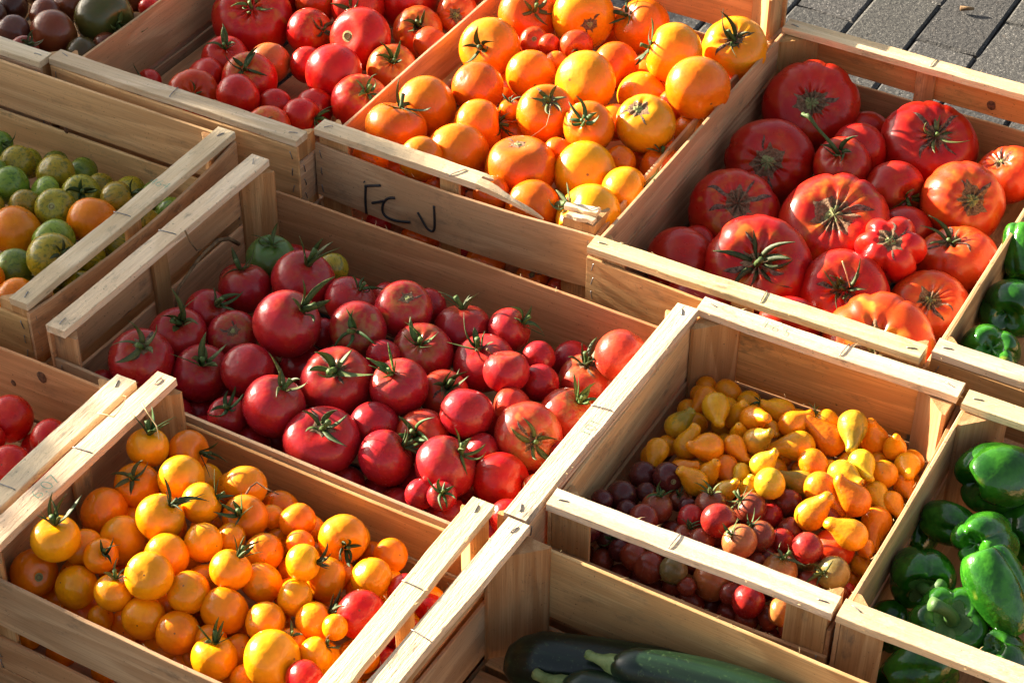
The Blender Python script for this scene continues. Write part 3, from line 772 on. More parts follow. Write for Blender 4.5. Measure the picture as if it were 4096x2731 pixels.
def pear_mesh(seed, neck):
    rg = random.Random(seed)
    prof = []
    n = 26; bend = rg.uniform(-.18, .18)
    L = 1.0+neck
    for i in range(n+1):
        z = -1 + (L+1.0)*i/n
        if z < .25: r = math.sqrt(max(0, 1-z*z))
        else:
            r0 = math.sqrt(1-.25**2); u = (z-.25)/(L-.25); k = .40+.04*math.sin(seed)
            q = min(1, u*1.22); r = r0 + (k-r0)*(q*q*(3-2*q)*.75+q*.25)
            if u > .80: r *= math.sqrt(max(0.0, 1-((u-.80)/.20)**2.4))
        prof.append((max(r, .012), z))
    V, F = [], []; nu = 26
    for r, z in prof:
        o = bend*max(0, z)**2
        for j in range(nu):
            a = 6.2832*j/nu; rr = r*(1+.018*math.sin(2*a+seed)+.012*math.sin(3*a+seed*2))
            V.append((rr*math.cos(a)+o, rr*math.sin(a), z))
    for i in range(n):
        for j in range(nu): F.append((i*nu+j, i*nu+(j+1) % nu, (i+1)*nu+(j+1) % nu, (i+1)*nu+j))
    F.append(tuple(range(nu-1, -1, -1))); F.append(tuple(range(n*nu, n*nu+nu)))
    return mesh('pear_tomato', V, F), Vector((bend*L*L, 0, L-.03))

COLR = {'red': (0.5, 0.012, 0.005), 'redor': (0.56, 0.05, 0.006), 'tan': (0.48, 0.14, 0.025), 'pink': (0.39, 0.013, 0.016), 'pinkor': (0.46, 0.038, 0.016), 'orange': (0.76, 0.19, 0.003), 'dorange': (0.7, 0.13, 0.003), 'yorange': (0.82, 0.28, 0.004), 'yellow': (0.86, 0.3, 0.003), 'dyel': (0.78, 0.22, 0.003), 'pear': (0.72, 0.29, 0.007), 'pearor': (0.74, 0.22, 0.005), 'pearye': (0.7, 0.4, 0.015), 'peargr': (0.58, 0.3, 0.015), 'choc': (0.22, 0.035, 0.016), 'dchoc': (0.09, 0.014, 0.013), 'chred': (0.34, 0.018, 0.014), 'chtan': (0.42, 0.13, 0.035), 'chgr': (0.19, 0.12, 0.045), 'dark': (0.085, 0.024, 0.013), 'dusk': (0.14, 0.05, 0.035), 'brown': (0.17, 0.036, 0.012), 'moss': (0.075, 0.05, 0.012), 'olive': (0.25, 0.13, 0.025), 'rust': (0.26, 0.045, 0.018), 'zebra': (0.15, 0.21, 0.02), 'zolive': (0.33, 0.25, 0.015), 'zgreen': (0.24, 0.32, 0.03), 'unripe': (0.1, 0.15, 0.035), 'beef': (0.42, 0.013, 0.005), 'beefor': (0.55, 0.046, 0.006), 'beefsm': (0.54, 0.014, 0.008)}
SKIN_OF = {'red': 'red', 'redor': 'red', 'tan': 'red', 'beef': 'red', 'beefor': 'red', 'beefsm': 'red', 'rust': 'dark', 'pink': 'pink', 'pinkor': 'pink', 'unripe': 'yellow', 'orange': 'orange', 'dorange': 'orange', 'yorange': 'orange', 'yellow': 'yellow', 'dyel': 'yellow', 'pear': 'pear', 'pearor': 'pear', 'pearye': 'pear', 'peargr': 'pear', 'choc': 'choc', 'dchoc': 'choc', 'chred': 'choc', 'chtan': 'choc', 'chgr': 'choc', 'dark': 'dark', 'dusk': 'dark', 'brown': 'dark', 'moss': 'dark', 'olive': 'dark', 'zebra': 'zebra', 'zolive': 'zebra', 'zgreen': 'zebra'}
# rows: name, label, category, group, x, y, z (cm, stall frame), radius cm, axis (3), style, colour, oblateness, ribs, rib depth, shoulder, flags
GROUPS = ['dark tomatoes in the far left crate', 'red tomatoes in the back crate', 'orange tomatoes in the handwritten crate', 'striped and orange tomatoes in the left crate', 'pink-red tomatoes in the middle crate', 'red tomatoes in the left edge crate', 'yellow-orange tomatoes in the front left crate', 'yellow pear tomatoes in the small crate', 'brown cherry tomatoes in the small crate', 'beefsteak tomatoes in the right crate', 'tomatoes half hidden deep in the dark tomato crate', 'tomatoes half hidden deep in the handwritten orange crate', 'tomatoes half hidden deep in the striped tomato crate', 'tomatoes half hidden deep in the pink-red tomato crate', 'tomatoes half hidden deep in the knotty red-tomato crate', 'tomatoes half hidden deep in the yellow-orange tomato crate', 'pear tomatoes half hidden deep in the pear tomato crate', 'cherry tomatoes half hidden deep in the pear tomato crate', 'tomatoes half hidden deep in the beefsteak crate']
FRUIT = [
('dark_tomato', 'blackish brown tomato, no stalk showing, left side of dark tomato crate', 0, -105.15, 36.54, -5.33, 2.39, -0.914, -0.105, -0.392, 'x', 'dark', 0.92, 0, 0, 0.3, ''),
('dark_tomato', 'greyish brown tomato, no stalk showing, front middle of dark tomato crate', 0, -100.24, 30.99, -5.0, 2.4, -0.36, 0.086, -0.929, 'x', 'dusk', 0.92, 0, 0, 0.2, ''),
('dark_tomato', 'large chestnut brown tomato, no stalk showing, right side of dark tomato crate', 0, -94.8, 33.27, -4.99, 3.57, 0.346, 0.934, 0.09, 'x', 'brown', 0.92, 0, 0, 0.3, ''),
('dark_tomato', 'chestnut brown tomato, no stalk showing, centre of dark tomato crate', 0, -99.18, 36.7, -4.7, 2.37, 0.321, 0.541, -0.778, 'x', 'brown', 0.92, 0, 0, 0.3, ''),
('dark_tomato', 'chestnut brown tomato, no stalk showing, back middle of dark tomato crate', 0, -98.2, 41.37, -5.3, 2.86, 0.003, 0.737, -0.676, 'x', 'brown', 0.92, 0, 0, 0.3, ''),
('dark_tomato', 'large dark green-brown tomato, star calyx, right side of dark tomato crate', 0, -90.85, 40.05, -4.77, 4.39, 0.962, -0.272, -0.002, 's', 'moss', 0.92, 0, 0, 0.8, ''),
('dark_tomato', 'small olive tomato, no stalk showing, back right of dark tomato crate', 0, -88.55, 44.18, -7.08, 1.79, -0.432, 0.131, -0.892, 'x', 'olive', 0.92, 0, 0, 0.3, ''),
('dark_tomato', 'dark green-brown tomato, no stalk showing, right side of dark tomato crate', 0, -88.89, 32.32, -6.05, 2.45, -0.719, -0.473, -0.51, 'x', 'moss', 0.92, 0, 0, 0.8, ''),
('dark_tomato', 'chestnut brown tomato, no stalk showing, right side of dark tomato crate', 0, -87.68, 36.36, -6.65, 2.21, -0.644, -0.376, -0.666, 'x', 'brown', 0.92, 0, 0, 0.3, ''),
('dark_tomato', 'rusty red tomato, star calyx, front middle of dark tomato crate', 0, -95.43, 27.66, -5.0, 2.11, 0.582, -0.048, 0.812, 's', 'rust', 0.92, 0, 0, 0, ''),
('dark_tomato', 'small red tomato, no stalk showing, back right of dark tomato crate', 0, -88.21, 47.3, -5.99, 1.8, 0.051, 0.959, 0.28, 'x', 'red', 0.92, 0, 0, 0.12, ''),
('dark_tomato', 'blackish brown tomato, no stalk showing, back left of dark tomato crate', 0, -105.66, 42.69, -5.0, 3.02, -0.914, -0.11, 0.39, 'x', 'dark', 0.92, 0, 0, 0.3, ''),
('dark_tomato', 'chestnut brown tomato, no stalk showing, back right of dark tomato crate', 0, -92.19, 48.86, -5.7, 3.02, -0.775, 0.546, -0.32, 'x', 'brown', 0.92, 0, 0, 0.3, ''),
('dark_tomato', 'blackish brown tomato, no stalk showing, front left of dark tomato crate', 0, -105.27, 31.99, -4.67, 2.62, 0.485, 0.855, -0.181, 'x', 'dark', 0.92, 0, 0, 0.3, ''),
('red_tomato', 'largest ribbed red tomato with curled stalk, back left of red tomato crate', 1, -76.62, 56.68, -9.0, 6.2, 0.318, -0.356, 0.879, 's', 'red', 0.72, 8, 0.09, 0.75, ''),
('red_tomato', 'red tomato, upright calyx, left side of red tomato crate', 1, -73.77, 45.61, -9.38, 3.48, 0.253, -0.238, 0.938, 'u', 'red', 0.92, 6, 0.04, 0.12, ''),
('red_tomato', 'tan-orange tomato, no stalk showing, back middle of red tomato crate', 1, -67.56, 48.1, -9.47, 3.08, -0.325, 0.873, 0.365, 'x', 'tan', 0.92, 0, 0, 0, ''),
('red_tomato', 'red tomato, no stalk showing, left side of red tomato crate', 1, -73.16, 39.77, -9.15, 2.91, 0.443, 0.579, -0.684, 'x', 'red', 0.8, 0, 0, 0.12, ''),
('red_tomato', 'red tomato, star calyx, centre of red tomato crate', 1, -66.6, 41.69, -8.58, 4.05, 0.124, -0.436, 0.892, 's', 'red', 0.92, 0, 0, 0.75, ''),
('red_tomato', 'red tomato, no stalk showing, front middle of red tomato crate', 1, -64.01, 35.55, -7.15, 3.21, -0.619, -0.533, -0.577, 'x', 'red', 0.92, 0, 0, 0.12, ''),
('red_tomato', 'orange-red tomato, star calyx, front left of red tomato crate', 1, -70.9, 33.97, -8.46, 3.94, 0.486, -0.559, 0.671, 's', 'redor', 0.72, 9, 0.09, 0.25, ''),
('red_tomato', 'small red tomato, no stalk showing, centre of red tomato crate', 1, -60.04, 38.57, -9.0, 2.41, -0.508, 0.265, -0.82, 'x', 'red', 0.92, 0, 0, 0.12, ''),
('red_tomato', 'small red tomato, upright calyx, front left of red tomato crate', 1, -79.25, 34.66, -9.0, 1.87, -0.315, -0.693, 0.649, 'u', 'red', 0.92, 0, 0, 0.12, ''),
('red_tomato', 'orange-red tomato, corky brown crown, front right of red tomato crate', 1, -56.52, 31.8, -7.92, 3.22, 0.064, -0.547, 0.835, 'k', 'redor', 0.92, 0, 0, 0.75, ''),
('red_tomato', 'red tomato, star calyx, right side of red tomato crate, leftmost of two', 1, -54.29, 36.7, -8.25, 2.87, 0.973, 0.162, 0.163, 's', 'red', 0.92, 0, 0, 0.12, ''),
('red_tomato', 'red tomato, no stalk showing, right side of red tomato crate', 1, -55.38, 41.46, -9.71, 2.86, -0.977, 0.106, -0.187, 'x', 'red', 0.92, 0, 0, 0.12, ''),
('red_tomato', 'red tomato, star calyx, back middle of red tomato crate, leftmost of two', 1, -66.81, 57.51, -9.0, 3.6, 0.881, -0.052, 0.471, 's', 'red', 0.92, 0, 0, 0.75, ''),
('red_tomato', 'orange-red tomato, no stalk showing, back middle of red tomato crate', 1, -70.47, 64.89, -8.8, 3.27, -0.564, 0.823, 0.074, 'x', 'redor', 0.92, 0, 0, 0.75, ''),
('red_tomato', 'red tomato, upright calyx, back middle of red tomato crate', 1, -62.19, 50.01, -9.21, 2.68, 0.837, -0.073, 0.542, 'u', 'red', 0.92, 0, 0, 0.12, ''),
('red_tomato', 'glossy sunlit red tomato with a small round hole, red tomato crate', 1, -57.78, 57.45, -7.38, 4.73, -0.187, -0.829, 0.528, 'o', 'red', 0.8, 0, 0, 0.12, ''),
('red_tomato', 'red tomato, star calyx, back middle of red tomato crate, rightmost of two', 1, -63.73, 65.94, -8.13, 4.06, 0.223, -0.892, 0.393, 's', 'red', 0.92, 0, 0, 0.12, ''),
('red_tomato', 'large red tomato, no stalk showing, back right of red tomato crate', 1, -56.16, 47.86, -7.8, 4.37, 0.58, 0.775, -0.25, 'x', 'red', 0.92, 3, 0.05, 0.12, ''),
('red_tomato', 'orange-red tomato, upright calyx, back right of red tomato crate, rightmost of two', 1, -53.5, 66.48, -9.53, 3.82, 0.376, -0.586, 0.718, 'u', 'redor', 0.92, 9, 0.054, 0.75, ''),
('red_tomato', 'large red tomato, no stalk showing, back middle of red tomato crate', 1, -59.09, 72.87, -8.92, 5.13, -0.943, -0.245, -0.224, 'x', 'red', 0.92, 0, 0, 0.12, ''),
('red_tomato', 'orange-red tomato, corky brown crown, back right of red tomato crate', 1, -50.09, 72.26, -8.41, 3.17, 0.376, -0.831, 0.41, 'k', 'redor', 0.92, 8, 0.072, 0.25, ''),
('red_tomato', 'orange-red tomato, upright calyx, back right of red tomato crate, leftmost of two', 1, -50.61, 54.55, -8.81, 3.7, 0.356, -0.427, 0.831, 'u', 'redor', 0.92, 8, 0.05, 0.75, ''),
('red_tomato', 'orange-red tomato, no stalk showing, back right of red tomato crate', 1, -48.83, 62.83, -8.46, 2.77, 0.073, 0.847, 0.526, 'x', 'redor', 0.92, 0, 0, 0.25, ''),
('red_tomato', 'red tomato, star calyx, right side of red tomato crate, rightmost of two', 1, -49.29, 44.14, -8.38, 4.17, 0.498, -0.138, 0.856, 's', 'red', 0.92, 7, 0.054, 0.75, ''),
('red_tomato', 'red tomato, no stalk showing, back left of red tomato crate', 1, -76.58, 65.85, -9.3, 3.44, -0.977, 0.212, -0.005, 'x', 'red', 0.92, 0, 0, 0.12, ''),
('red_tomato', 'red tomato, no stalk showing, back right of red tomato crate', 1, -51.27, 77.54, -6.75, 3.07, -0.588, 0.606, 0.536, 'x', 'red', 0.92, 0, 0, 0.12, ''),
('orange_tomato', 'large orange tomato, star calyx, left side of handwritten orange crate', 2, -36.82, 58.9, -3.5, 4.46, 0.006, -0.846, 0.533, 's', 'orange', 0.85, 0, 0, 0.8, ''),
('orange_tomato', 'large deep orange tomato, star calyx, back left of handwritten orange crate', 2, -36.85, 70.43, -4.06, 4.45, 0.562, -0.449, 0.694, 's', 'dorange', 0.92, 0, 0, 0, ''),
('orange_tomato', 'large golden orange tomato, corky brown crown, back middle of handwritten orange crate', 2, -28.8, 72.28, -2.94, 4.61, 0.659, -0.709, 0.252, 'k', 'yorange', 0.92, 0, 0, 0.1, ''),
('orange_tomato', 'deep orange tomato, star calyx, back middle of handwritten orange crate', 2, -20.78, 75.16, -3.5, 4.14, -0.55, -0.475, 0.687, 's', 'dorange', 0.92, 0, 0, 0, ''),
('red_tomato', 'small orange-red tomato, round stalk scar, back left of handwritten orange crate', 2, -32.6, 64.45, -3.99, 2.18, 0.327, -0.61, 0.722, 'o', 'redor', 0.92, 0, 0, 0.25, ''),
('red_tomato', 'small orange-red tomato, no stalk showing, back left of handwritten orange crate', 2, -29.55, 63.37, -3.01, 1.59, -0.22, 0.966, 0.138, 'x', 'redor', 0.92, 0, 0, 0.25, ''),
('red_tomato', 'small red tomato with a green star lying among the orange tomatoes', 2, -25.75, 64.37, -2.6, 2.41, 0.555, -0.83, 0.056, 's', 'redor', 0.92, 0, 0, 0.25, ''),
('orange_tomato', 'orange tomato, no stalk showing, centre of handwritten orange crate', 2, -28.3, 55.63, -3.41, 3.5, -0.637, 0.765, -0.088, 'x', 'orange', 0.92, 0, 0, 0.03, ''),
('orange_tomato', 'small orange tomato, no stalk showing, centre of handwritten orange crate', 2, -26.75, 60.29, -3.59, 1.77, -0.403, 0.898, -0.177, 'x', 'orange', 0.92, 0, 0, 0.03, ''),
('orange_tomato', 'deep orange tomato, no stalk showing, back middle of handwritten orange crate', 2, -19.25, 63.63, -3.5, 3.46, -0.957, 0.281, -0.074, 'x', 'dorange', 0.92, 0, 0, 0, ''),
('orange_tomato', 'golden orange tomato, star calyx, back right of handwritten orange crate', 2, -11.14, 65.15, 0.22, 4.21, -0.864, -0.396, 0.312, 's', 'yorange', 0.92, 3, 0.04, 0.1, ''),
('orange_tomato', 'golden ribbed tomato with cracked crown in the back right of handwritten crate', 2, -5.0, 72.41, -0.98, 4.64, 0.195, -0.56, 0.805, 's', 'yorange', 0.85, 9, 0.04, 0.1, 'k'),
('orange_tomato', 'large orange tomato, no stalk showing, right side of handwritten orange crate', 2, -4.39, 58.89, 0.14, 4.41, -0.792, 0.61, 0.025, 'x', 'orange', 0.92, 0, 0, 0.03, ''),
('orange_tomato', 'large golden orange tomato, no stalk showing, centre of handwritten orange crate', 2, -19.51, 55.09, -1.7, 4.48, 0.283, 0.807, -0.519, 'x', 'yorange', 0.78, 0, 0, 0.1, ''),
('orange_tomato', 'deep orange tomato, no stalk showing, left side of handwritten orange crate', 2, -33.1, 49.16, -3.5, 3.71, 0.364, 0.52, -0.773, 'x', 'dorange', 0.92, 0, 0, 0, ''),
('orange_tomato', 'orange tomato, no stalk showing, front left of handwritten orange crate, rightmost of two', 2, -37.3, 42.74, -4.24, 4.24, -0.641, -0.439, -0.63, 'x', 'orange', 0.92, 0, 0, 0.03, ''),
('orange_tomato', 'deep orange tomato, star calyx, front left of handwritten orange crate', 2, -37.55, 35.09, -3.34, 4.21, 0.041, 0.474, 0.88, 's', 'dorange', 0.8, 0, 0, 0, ''),
('orange_tomato', 'orange tomato, star calyx, front middle of handwritten orange crate', 2, -28.91, 42.29, -4.42, 3.64, 0.891, 0.417, 0.178, 's', 'orange', 0.92, 0, 0, 0.03, ''),
('orange_tomato', 'orange tomato, no stalk showing, front middle of handwritten orange crate', 2, -28.15, 35.22, -4.39, 4.23, -0.5, 0.732, 0.462, 'x', 'orange', 0.9, 0, 0, 0.03, ''),
('orange_tomato', 'orange tomato, no stalk showing, front left of handwritten orange crate, leftmost of two', 2, -30.35, 29.68, -2.76, 2.93, -0.901, 0.337, -0.274, 'x', 'orange', 0.92, 0, 0, 0.03, ''),
('orange_tomato', 'orange tomato, star calyx, centre of handwritten orange crate', 2, -21.12, 46.88, -2.6, 4.05, 0.298, -0.249, 0.922, 's', 'orange', 0.92, 0, 0, 0.03, 'k'),
('orange_tomato', 'orange tomato, star calyx, right side of handwritten orange crate', 2, -14.07, 45.75, -1.73, 3.51, 0.045, -0.69, 0.723, 's', 'orange', 0.92, 6, 0.03, 0.03, ''),
('orange_tomato', 'golden orange tomato, corky brown crown, right side of handwritten orange crate', 2, -7.91, 50.23, -1.72, 4.06, -0.201, -0.383, 0.901, 'k', 'yorange', 0.92, 5, 0.04, 0.1, ''),
('orange_tomato', 'golden orange tomato, no stalk showing, right side of handwritten orange crate', 2, -13.3, 60.46, -4.95, 3.6, 0.385, 0.859, 0.338, 'x', 'yorange', 0.92, 0, 0, 0.1, ''),
('orange_tomato', 'large deep orange tomato, corky brown crown, front middle of handwritten orange crate', 2, -18.91, 35.96, -3.97, 4.82, -0.161, 0.059, 0.985, 'k', 'dorange', 0.86, 0, 0, 0, ''),
('orange_tomato', 'small deep orange tomato, no stalk showing, front right of handwritten orange crate, leftmost of two', 2, -16.35, 41.67, -3.85, 1.96, 0.009, 0.853, 0.521, 'x', 'dorange', 0.92, 0, 0, 0, ''),
('orange_tomato', 'golden orange tomato, no stalk showing, front right of handwritten orange crate', 2, -10.9, 38.89, -4.01, 4.22, -0.445, 0.703, -0.554, 'x', 'yorange', 0.92, 3, 0.054, 0.1, ''),
('orange_tomato', 'small deep orange tomato, no stalk showing, front right of handwritten orange crate, rightmost of two', 2, -8.41, 44.04, -4.3, 2.13, -0.214, 0.676, -0.705, 'x', 'dorange', 0.92, 0, 0, 0, ''),
('orange_tomato', 'deep orange tomato, no stalk showing, front right of handwritten orange crate', 2, -13.88, 30.19, -5.02, 3.63, 0.092, 0.974, -0.207, 'x', 'dorange', 0.92, 0, 0, 0, ''),
('orange_tomato', 'golden orange tomato, upright calyx, front right of handwritten orange crate', 2, -4.24, 37.42, -3.75, 3.47, 0.813, 0.444, 0.377, 'u', 'yorange', 0.92, 0, 0, 0.1, ''),
('orange_tomato', 'golden orange tomato, star calyx, front right of handwritten orange crate', 2, -6.16, 30.85, -4.24, 4.33, -0.646, -0.486, 0.588, 's', 'yorange', 0.92, 4, 0.03, 0.1, ''),
('orange_tomato', 'small deep orange tomato, no stalk showing, front middle of handwritten orange crate', 2, -19.51, 29.22, -4.36, 2.43, 0.158, 0.659, -0.735, 'x', 'dorange', 0.92, 0, 0, 0, ''),
('orange_tomato', 'deep orange tomato, star calyx, right side of handwritten orange crate', 2, -3.65, 47.26, -5.57, 3.03, -0.094, 0.086, 0.992, 's', 'dorange', 0.92, 0, 0, 0, ''),
('orange_tomato', 'small orange tomato, no stalk showing, right side of handwritten orange crate, rightmost of two', 2, -4.02, 57.17, -5.61, 2.68, -0.274, 0.839, 0.47, 'x', 'orange', 0.92, 0, 0, 0.03, ''),
('orange_tomato', 'small orange tomato, no stalk showing, right side of handwritten orange crate, leftmost of two', 2, -13.18, 51.82, -4.15, 2.55, -0.922, 0.379, -0.082, 'x', 'orange', 0.92, 0, 0, 0.03, ''),
('orange_tomato', 'small orange tomato, no stalk showing, front left of handwritten orange crate', 2, -37.85, 29.15, -4.78, 2.5, -0.776, 0.454, -0.438, 'x', 'orange', 0.92, 0, 0, 0.03, ''),
('orange_tomato', 'small orange tomato, star calyx, centre of handwritten orange crate', 2, -26.55, 46.72, -3.5, 1.59, 0.001, -0.011, 1.0, 's', 'orange', 0.92, 0, 0, 0.03, ''),
('red_tomato', 'small orange-red tomato, no stalk showing, back right of handwritten orange crate', 2, -2.71, 68.59, -5.95, 2.0, -0.368, -0.023, -0.93, 'x', 'redor', 0.92, 0, 0, 0.25, ''),
('orange_tomato', 'small deep orange tomato, no stalk showing, right side of handwritten orange crate, rightmost of two', 2, -2.96, 61.9, -5.7, 2.22, 0.472, 0.646, -0.6, 'x', 'dorange', 0.92, 0, 0, 0, ''),
('orange_tomato', 'small deep orange tomato, no stalk showing, right side of handwritten orange crate, leftmost of two', 2, -8.17, 59.45, -4.23, 2.46, -0.974, 0.194, 0.121, 'x', 'dorange', 0.92, 0, 0, 0, ''),
('orange_tomato', 'small deep orange tomato, no stalk showing, front left of handwritten orange crate', 2, -29.64, 27.79, -14.24, 2.62, 0.133, -0.326, -0.936, 'x', 'dorange', 0.92, 0, 0, 0, ''),
('red_tomato', 'small red tomato, no stalk showing, front left of handwritten orange crate', 2, -36.35, 28.07, -14.26, 1.79, -0.543, -0.127, -0.83, 'x', 'red', 0.92, 0, 0, 0.12, ''),
('orange_tomato', 'deep orange tomato, no stalk showing, front middle of handwritten orange crate', 2, -19.3, 27.33, -14.12, 2.76, 0.409, 0.271, -0.872, 'x', 'dorange', 0.92, 0, 0, 0, ''),
('red_tomato', 'small pink-red tomato, no stalk showing, front middle of handwritten orange crate', 2, -22.93, 28.19, -14.68, 1.39, -0.982, -0.1, -0.159, 'x', 'pink', 0.92, 0, 0, 0.32, ''),
('orange_tomato', 'small deep orange tomato, corky brown crown, front right of handwritten orange crate', 2, -12.58, 27.83, -14.48, 2.19, 0.262, -0.495, 0.829, 'k', 'dorange', 0.92, 0, 0, 0, ''),
('red_tomato', 'small orange-red tomato, no stalk showing, front right of handwritten orange crate', 2, -8.45, 27.72, -14.38, 1.63, -0.524, -0.387, -0.758, 'x', 'redor', 0.92, 0, 0, 0.25, ''),
('striped_tomato', 'small green-striped tomato, star calyx, back left of striped tomato crate', 3, -86.05, 10.57, -8.0, 1.84, 0.861, -0.257, 0.439, 's', 'zebra', 0.92, 0, 0, 0, ''),
('striped_tomato', 'olive-yellow tomato, no stalk showing, back left of striped tomato crate, leftmost of two', 3, -81.47, 8.65, -8.45, 2.48, -0.361, 0.8, -0.479, 'x', 'zolive', 0.92, 0, 0, 0.25, ''),
('striped_tomato', 'olive-yellow tomato, no stalk showing, back left of striped tomato crate, rightmost of two', 3, -75.37, 9.19, -8.24, 2.58, 0.082, 0.482, -0.873, 'x', 'zolive', 0.92, 0, 0, 0.25, ''),
('striped_tomato', 'green-striped tomato, no stalk showing, left side of striped tomato crate', 3, -78.16, 3.54, -7.83, 2.62, -0.823, -0.341, -0.454, 'x', 'zebra', 0.92, 0, 0, 0, ''),
('striped_tomato', 'pale green tomato, no stalk showing, back left of striped tomato crate', 3, -73.76, 5.08, -8.21, 2.2, 0.561, 0.514, -0.649, 'x', 'zgreen', 0.8, 0, 0, 0.0, ''),
('striped_tomato', 'olive-yellow tomato, star calyx, back left of striped tomato crate', 3, -69.22, 7.04, -8.24, 2.67, 0.557, -0.475, 0.681, 's', 'zolive', 0.92, 0, 0, 0.25, ''),
('striped_tomato', 'olive-yellow tomato, star calyx, back middle of striped tomato crate', 3, -63.96, 8.19, -8.0, 2.54, 0.684, 0.632, 0.363, 's', 'zolive', 0.92, 0, 0, 0.25, ''),
('striped_tomato', 'olive-yellow tomato, no stalk showing, left side of striped tomato crate, rightmost of two', 3, -73.72, 1.11, -7.99, 2.17, -0.481, 0.761, -0.435, 'x', 'zolive', 0.92, 0, 0, 0.25, ''),
('striped_tomato', 'olive-yellow tomato, round stalk scar, left side of striped tomato crate', 3, -69.36, 2.08, -7.52, 2.75, 0.306, -0.642, 0.703, 'o', 'zolive', 0.92, 0, 0, 0.25, ''),
('orange_tomato', 'large orange tomato, no stalk showing, centre of striped tomato crate', 3, -63.76, 2.62, -7.8, 3.31, -0.399, 0.767, 0.503, 'x', 'orange', 0.9, 0, 0, 0.03, ''),
('orange_tomato', 'large orange tomato, no stalk showing, left side of striped tomato crate', 3, -71.29, -3.67, -8.21, 3.47, -0.355, -0.463, -0.812, 'x', 'orange', 0.9, 0, 0, 0.03, ''),
('striped_tomato', 'pale green tomato, no stalk showing, centre of striped tomato crate', 3, -65.42, -3.24, -7.79, 2.87, -0.812, 0.203, 0.548, 'x', 'zgreen', 0.92, 0, 0, 0.0, ''),
('striped_tomato', 'olive-yellow tomato, star calyx, front right of striped tomato crate', 3, -61.66, -7.74, -6.2, 3.2, 0.786, -0.083, 0.612, 's', 'zolive', 0.92, 0, 0, 0.25, ''),
('striped_tomato', 'green-striped tomato, no stalk showing, front middle of striped tomato crate', 3, -66.62, -9.62, -8.56, 2.66, -0.019, 0.523, -0.852, 'x', 'zebra', 0.92, 0, 0, 0, ''),
('orange_tomato', 'orange tomato, no stalk showing, front middle of striped tomato crate, rightmost of two', 3, -62.02, -14.54, -8.0, 2.49, -0.536, 0.479, -0.695, 'x', 'orange', 0.92, 0, 0, 0.03, ''),
('striped_tomato', 'small green-striped tomato, no stalk showing, back left of striped tomato crate', 3, -82.18, 4.78, -7.72, 1.92, 0.557, 0.555, -0.617, 'x', 'zebra', 0.92, 0, 0, 0, ''),
('striped_tomato', 'olive-yellow tomato, no stalk showing, left side of striped tomato crate, leftmost of two', 3, -77.63, -1.89, -8.0, 2.34, 0.213, 0.413, -0.885, 'x', 'zolive', 0.92, 0, 0, 0.25, ''),
('orange_tomato', 'orange tomato, no stalk showing, front middle of striped tomato crate, leftmost of two', 3, -67.2, -13.88, -7.44, 2.23, -0.093, 0.529, -0.843, 'x', 'orange', 0.92, 0, 0, 0.03, ''),
('pink_tomato', 'unripe green tomato at the back left of the pink-red tomato crate', 4, -38.53, 6.6, -7.0, 3.22, 0.112, 0.046, 0.993, 's', 'unripe', 0.85, 0, 0, 0, ''),
('pink_tomato', 'pink-red tomato, star calyx, left side of pink-red tomato crate', 4, -37.88, 0.01, -7.0, 3.33, -0.235, 0.097, 0.967, 's', 'pink', 0.92, 0, 0, 0.32, ''),
('pink_tomato', 'large pink-red tomato, upright calyx, back left of pink-red tomato crate', 4, -31.58, 3.73, -5.92, 4.04, 0.258, 0.09, 0.962, 'u', 'pink', 0.85, 0, 0, 0.32, ''),
('pink_tomato', 'small olive-yellow tomato, no stalk showing, back left of pink-red tomato crate', 4, -31.07, 9.15, -7.51, 2.14, -0.693, 0.497, 0.523, 'x', 'zolive', 0.92, 0, 0, 0.25, ''),
('pink_tomato', 'pink-red tomato, upright calyx, left side of pink-red tomato crate', 4, -39.1, -6.2, -6.83, 2.73, 0.719, 0.093, 0.688, 'u', 'pink', 0.92, 0, 0, 0.32, ''),
('pink_tomato', 'large pink-red tomato, upright calyx, left side of pink-red tomato crate', 4, -27.07, -6.18, -4.04, 4.15, 0.608, 0.215, 0.764, 'u', 'pink', 0.92, 0, 0, 0.32, ''),
('pink_tomato', 'pink-red tomato, upright calyx, front left of pink-red tomato crate, leftmost of two', 4, -39.1, -11.89, -6.68, 3.54, 0.315, -0.182, 0.932, 'u', 'pink', 0.92, 0, 0, 0.32, ''),
('pink_tomato', 'pink-red tomato, corky brown crown, left side of pink-red tomato crate', 4, -33.7, -8.35, -7.0, 3.12, 0.393, -0.438, 0.809, 'k', 'pink', 0.92, 0, 0, 0.75, ''),
('pink_tomato', 'pink-red tomato, star calyx, front left of pink-red tomato crate', 4, -39.24, -18.75, -5.68, 3.94, 0.246, -0.146, 0.958, 's', 'pink', 0.92, 0, 0, 0.32, 'k'),
('pink_tomato', 'pink-red tomato, upright calyx, front left of pink-red tomato crate, rightmost of two', 4, -33.25, -15.37, -7.46, 3.49, 0.36, -0.264, 0.895, 'u', 'pink', 0.92, 0, 0, 0.32, ''),
('pink_tomato', 'pink-red tomato, no stalk showing, front left of pink-red tomato crate', 4, -27.55, -13.93, -5.65, 3.19, -0.0, 0.557, -0.83, 'x', 'pink', 0.92, 0, 0, 0.32, ''),
('pink_tomato', 'pink-red tomato, star calyx, front middle of pink-red tomato crate', 4, -20.92, -17.97, -5.21, 3.68, 0.375, 0.214, 0.902, 's', 'pink', 0.92, 0, 0, 0.32, ''),
('pink_tomato', 'small pink-red tomato, star calyx, front left of pink-red tomato crate', 4, -25.83, -20.43, -7.0, 2.36, 0.239, -0.193, 0.952, 's', 'pink', 0.92, 0, 0, 0.32, ''),
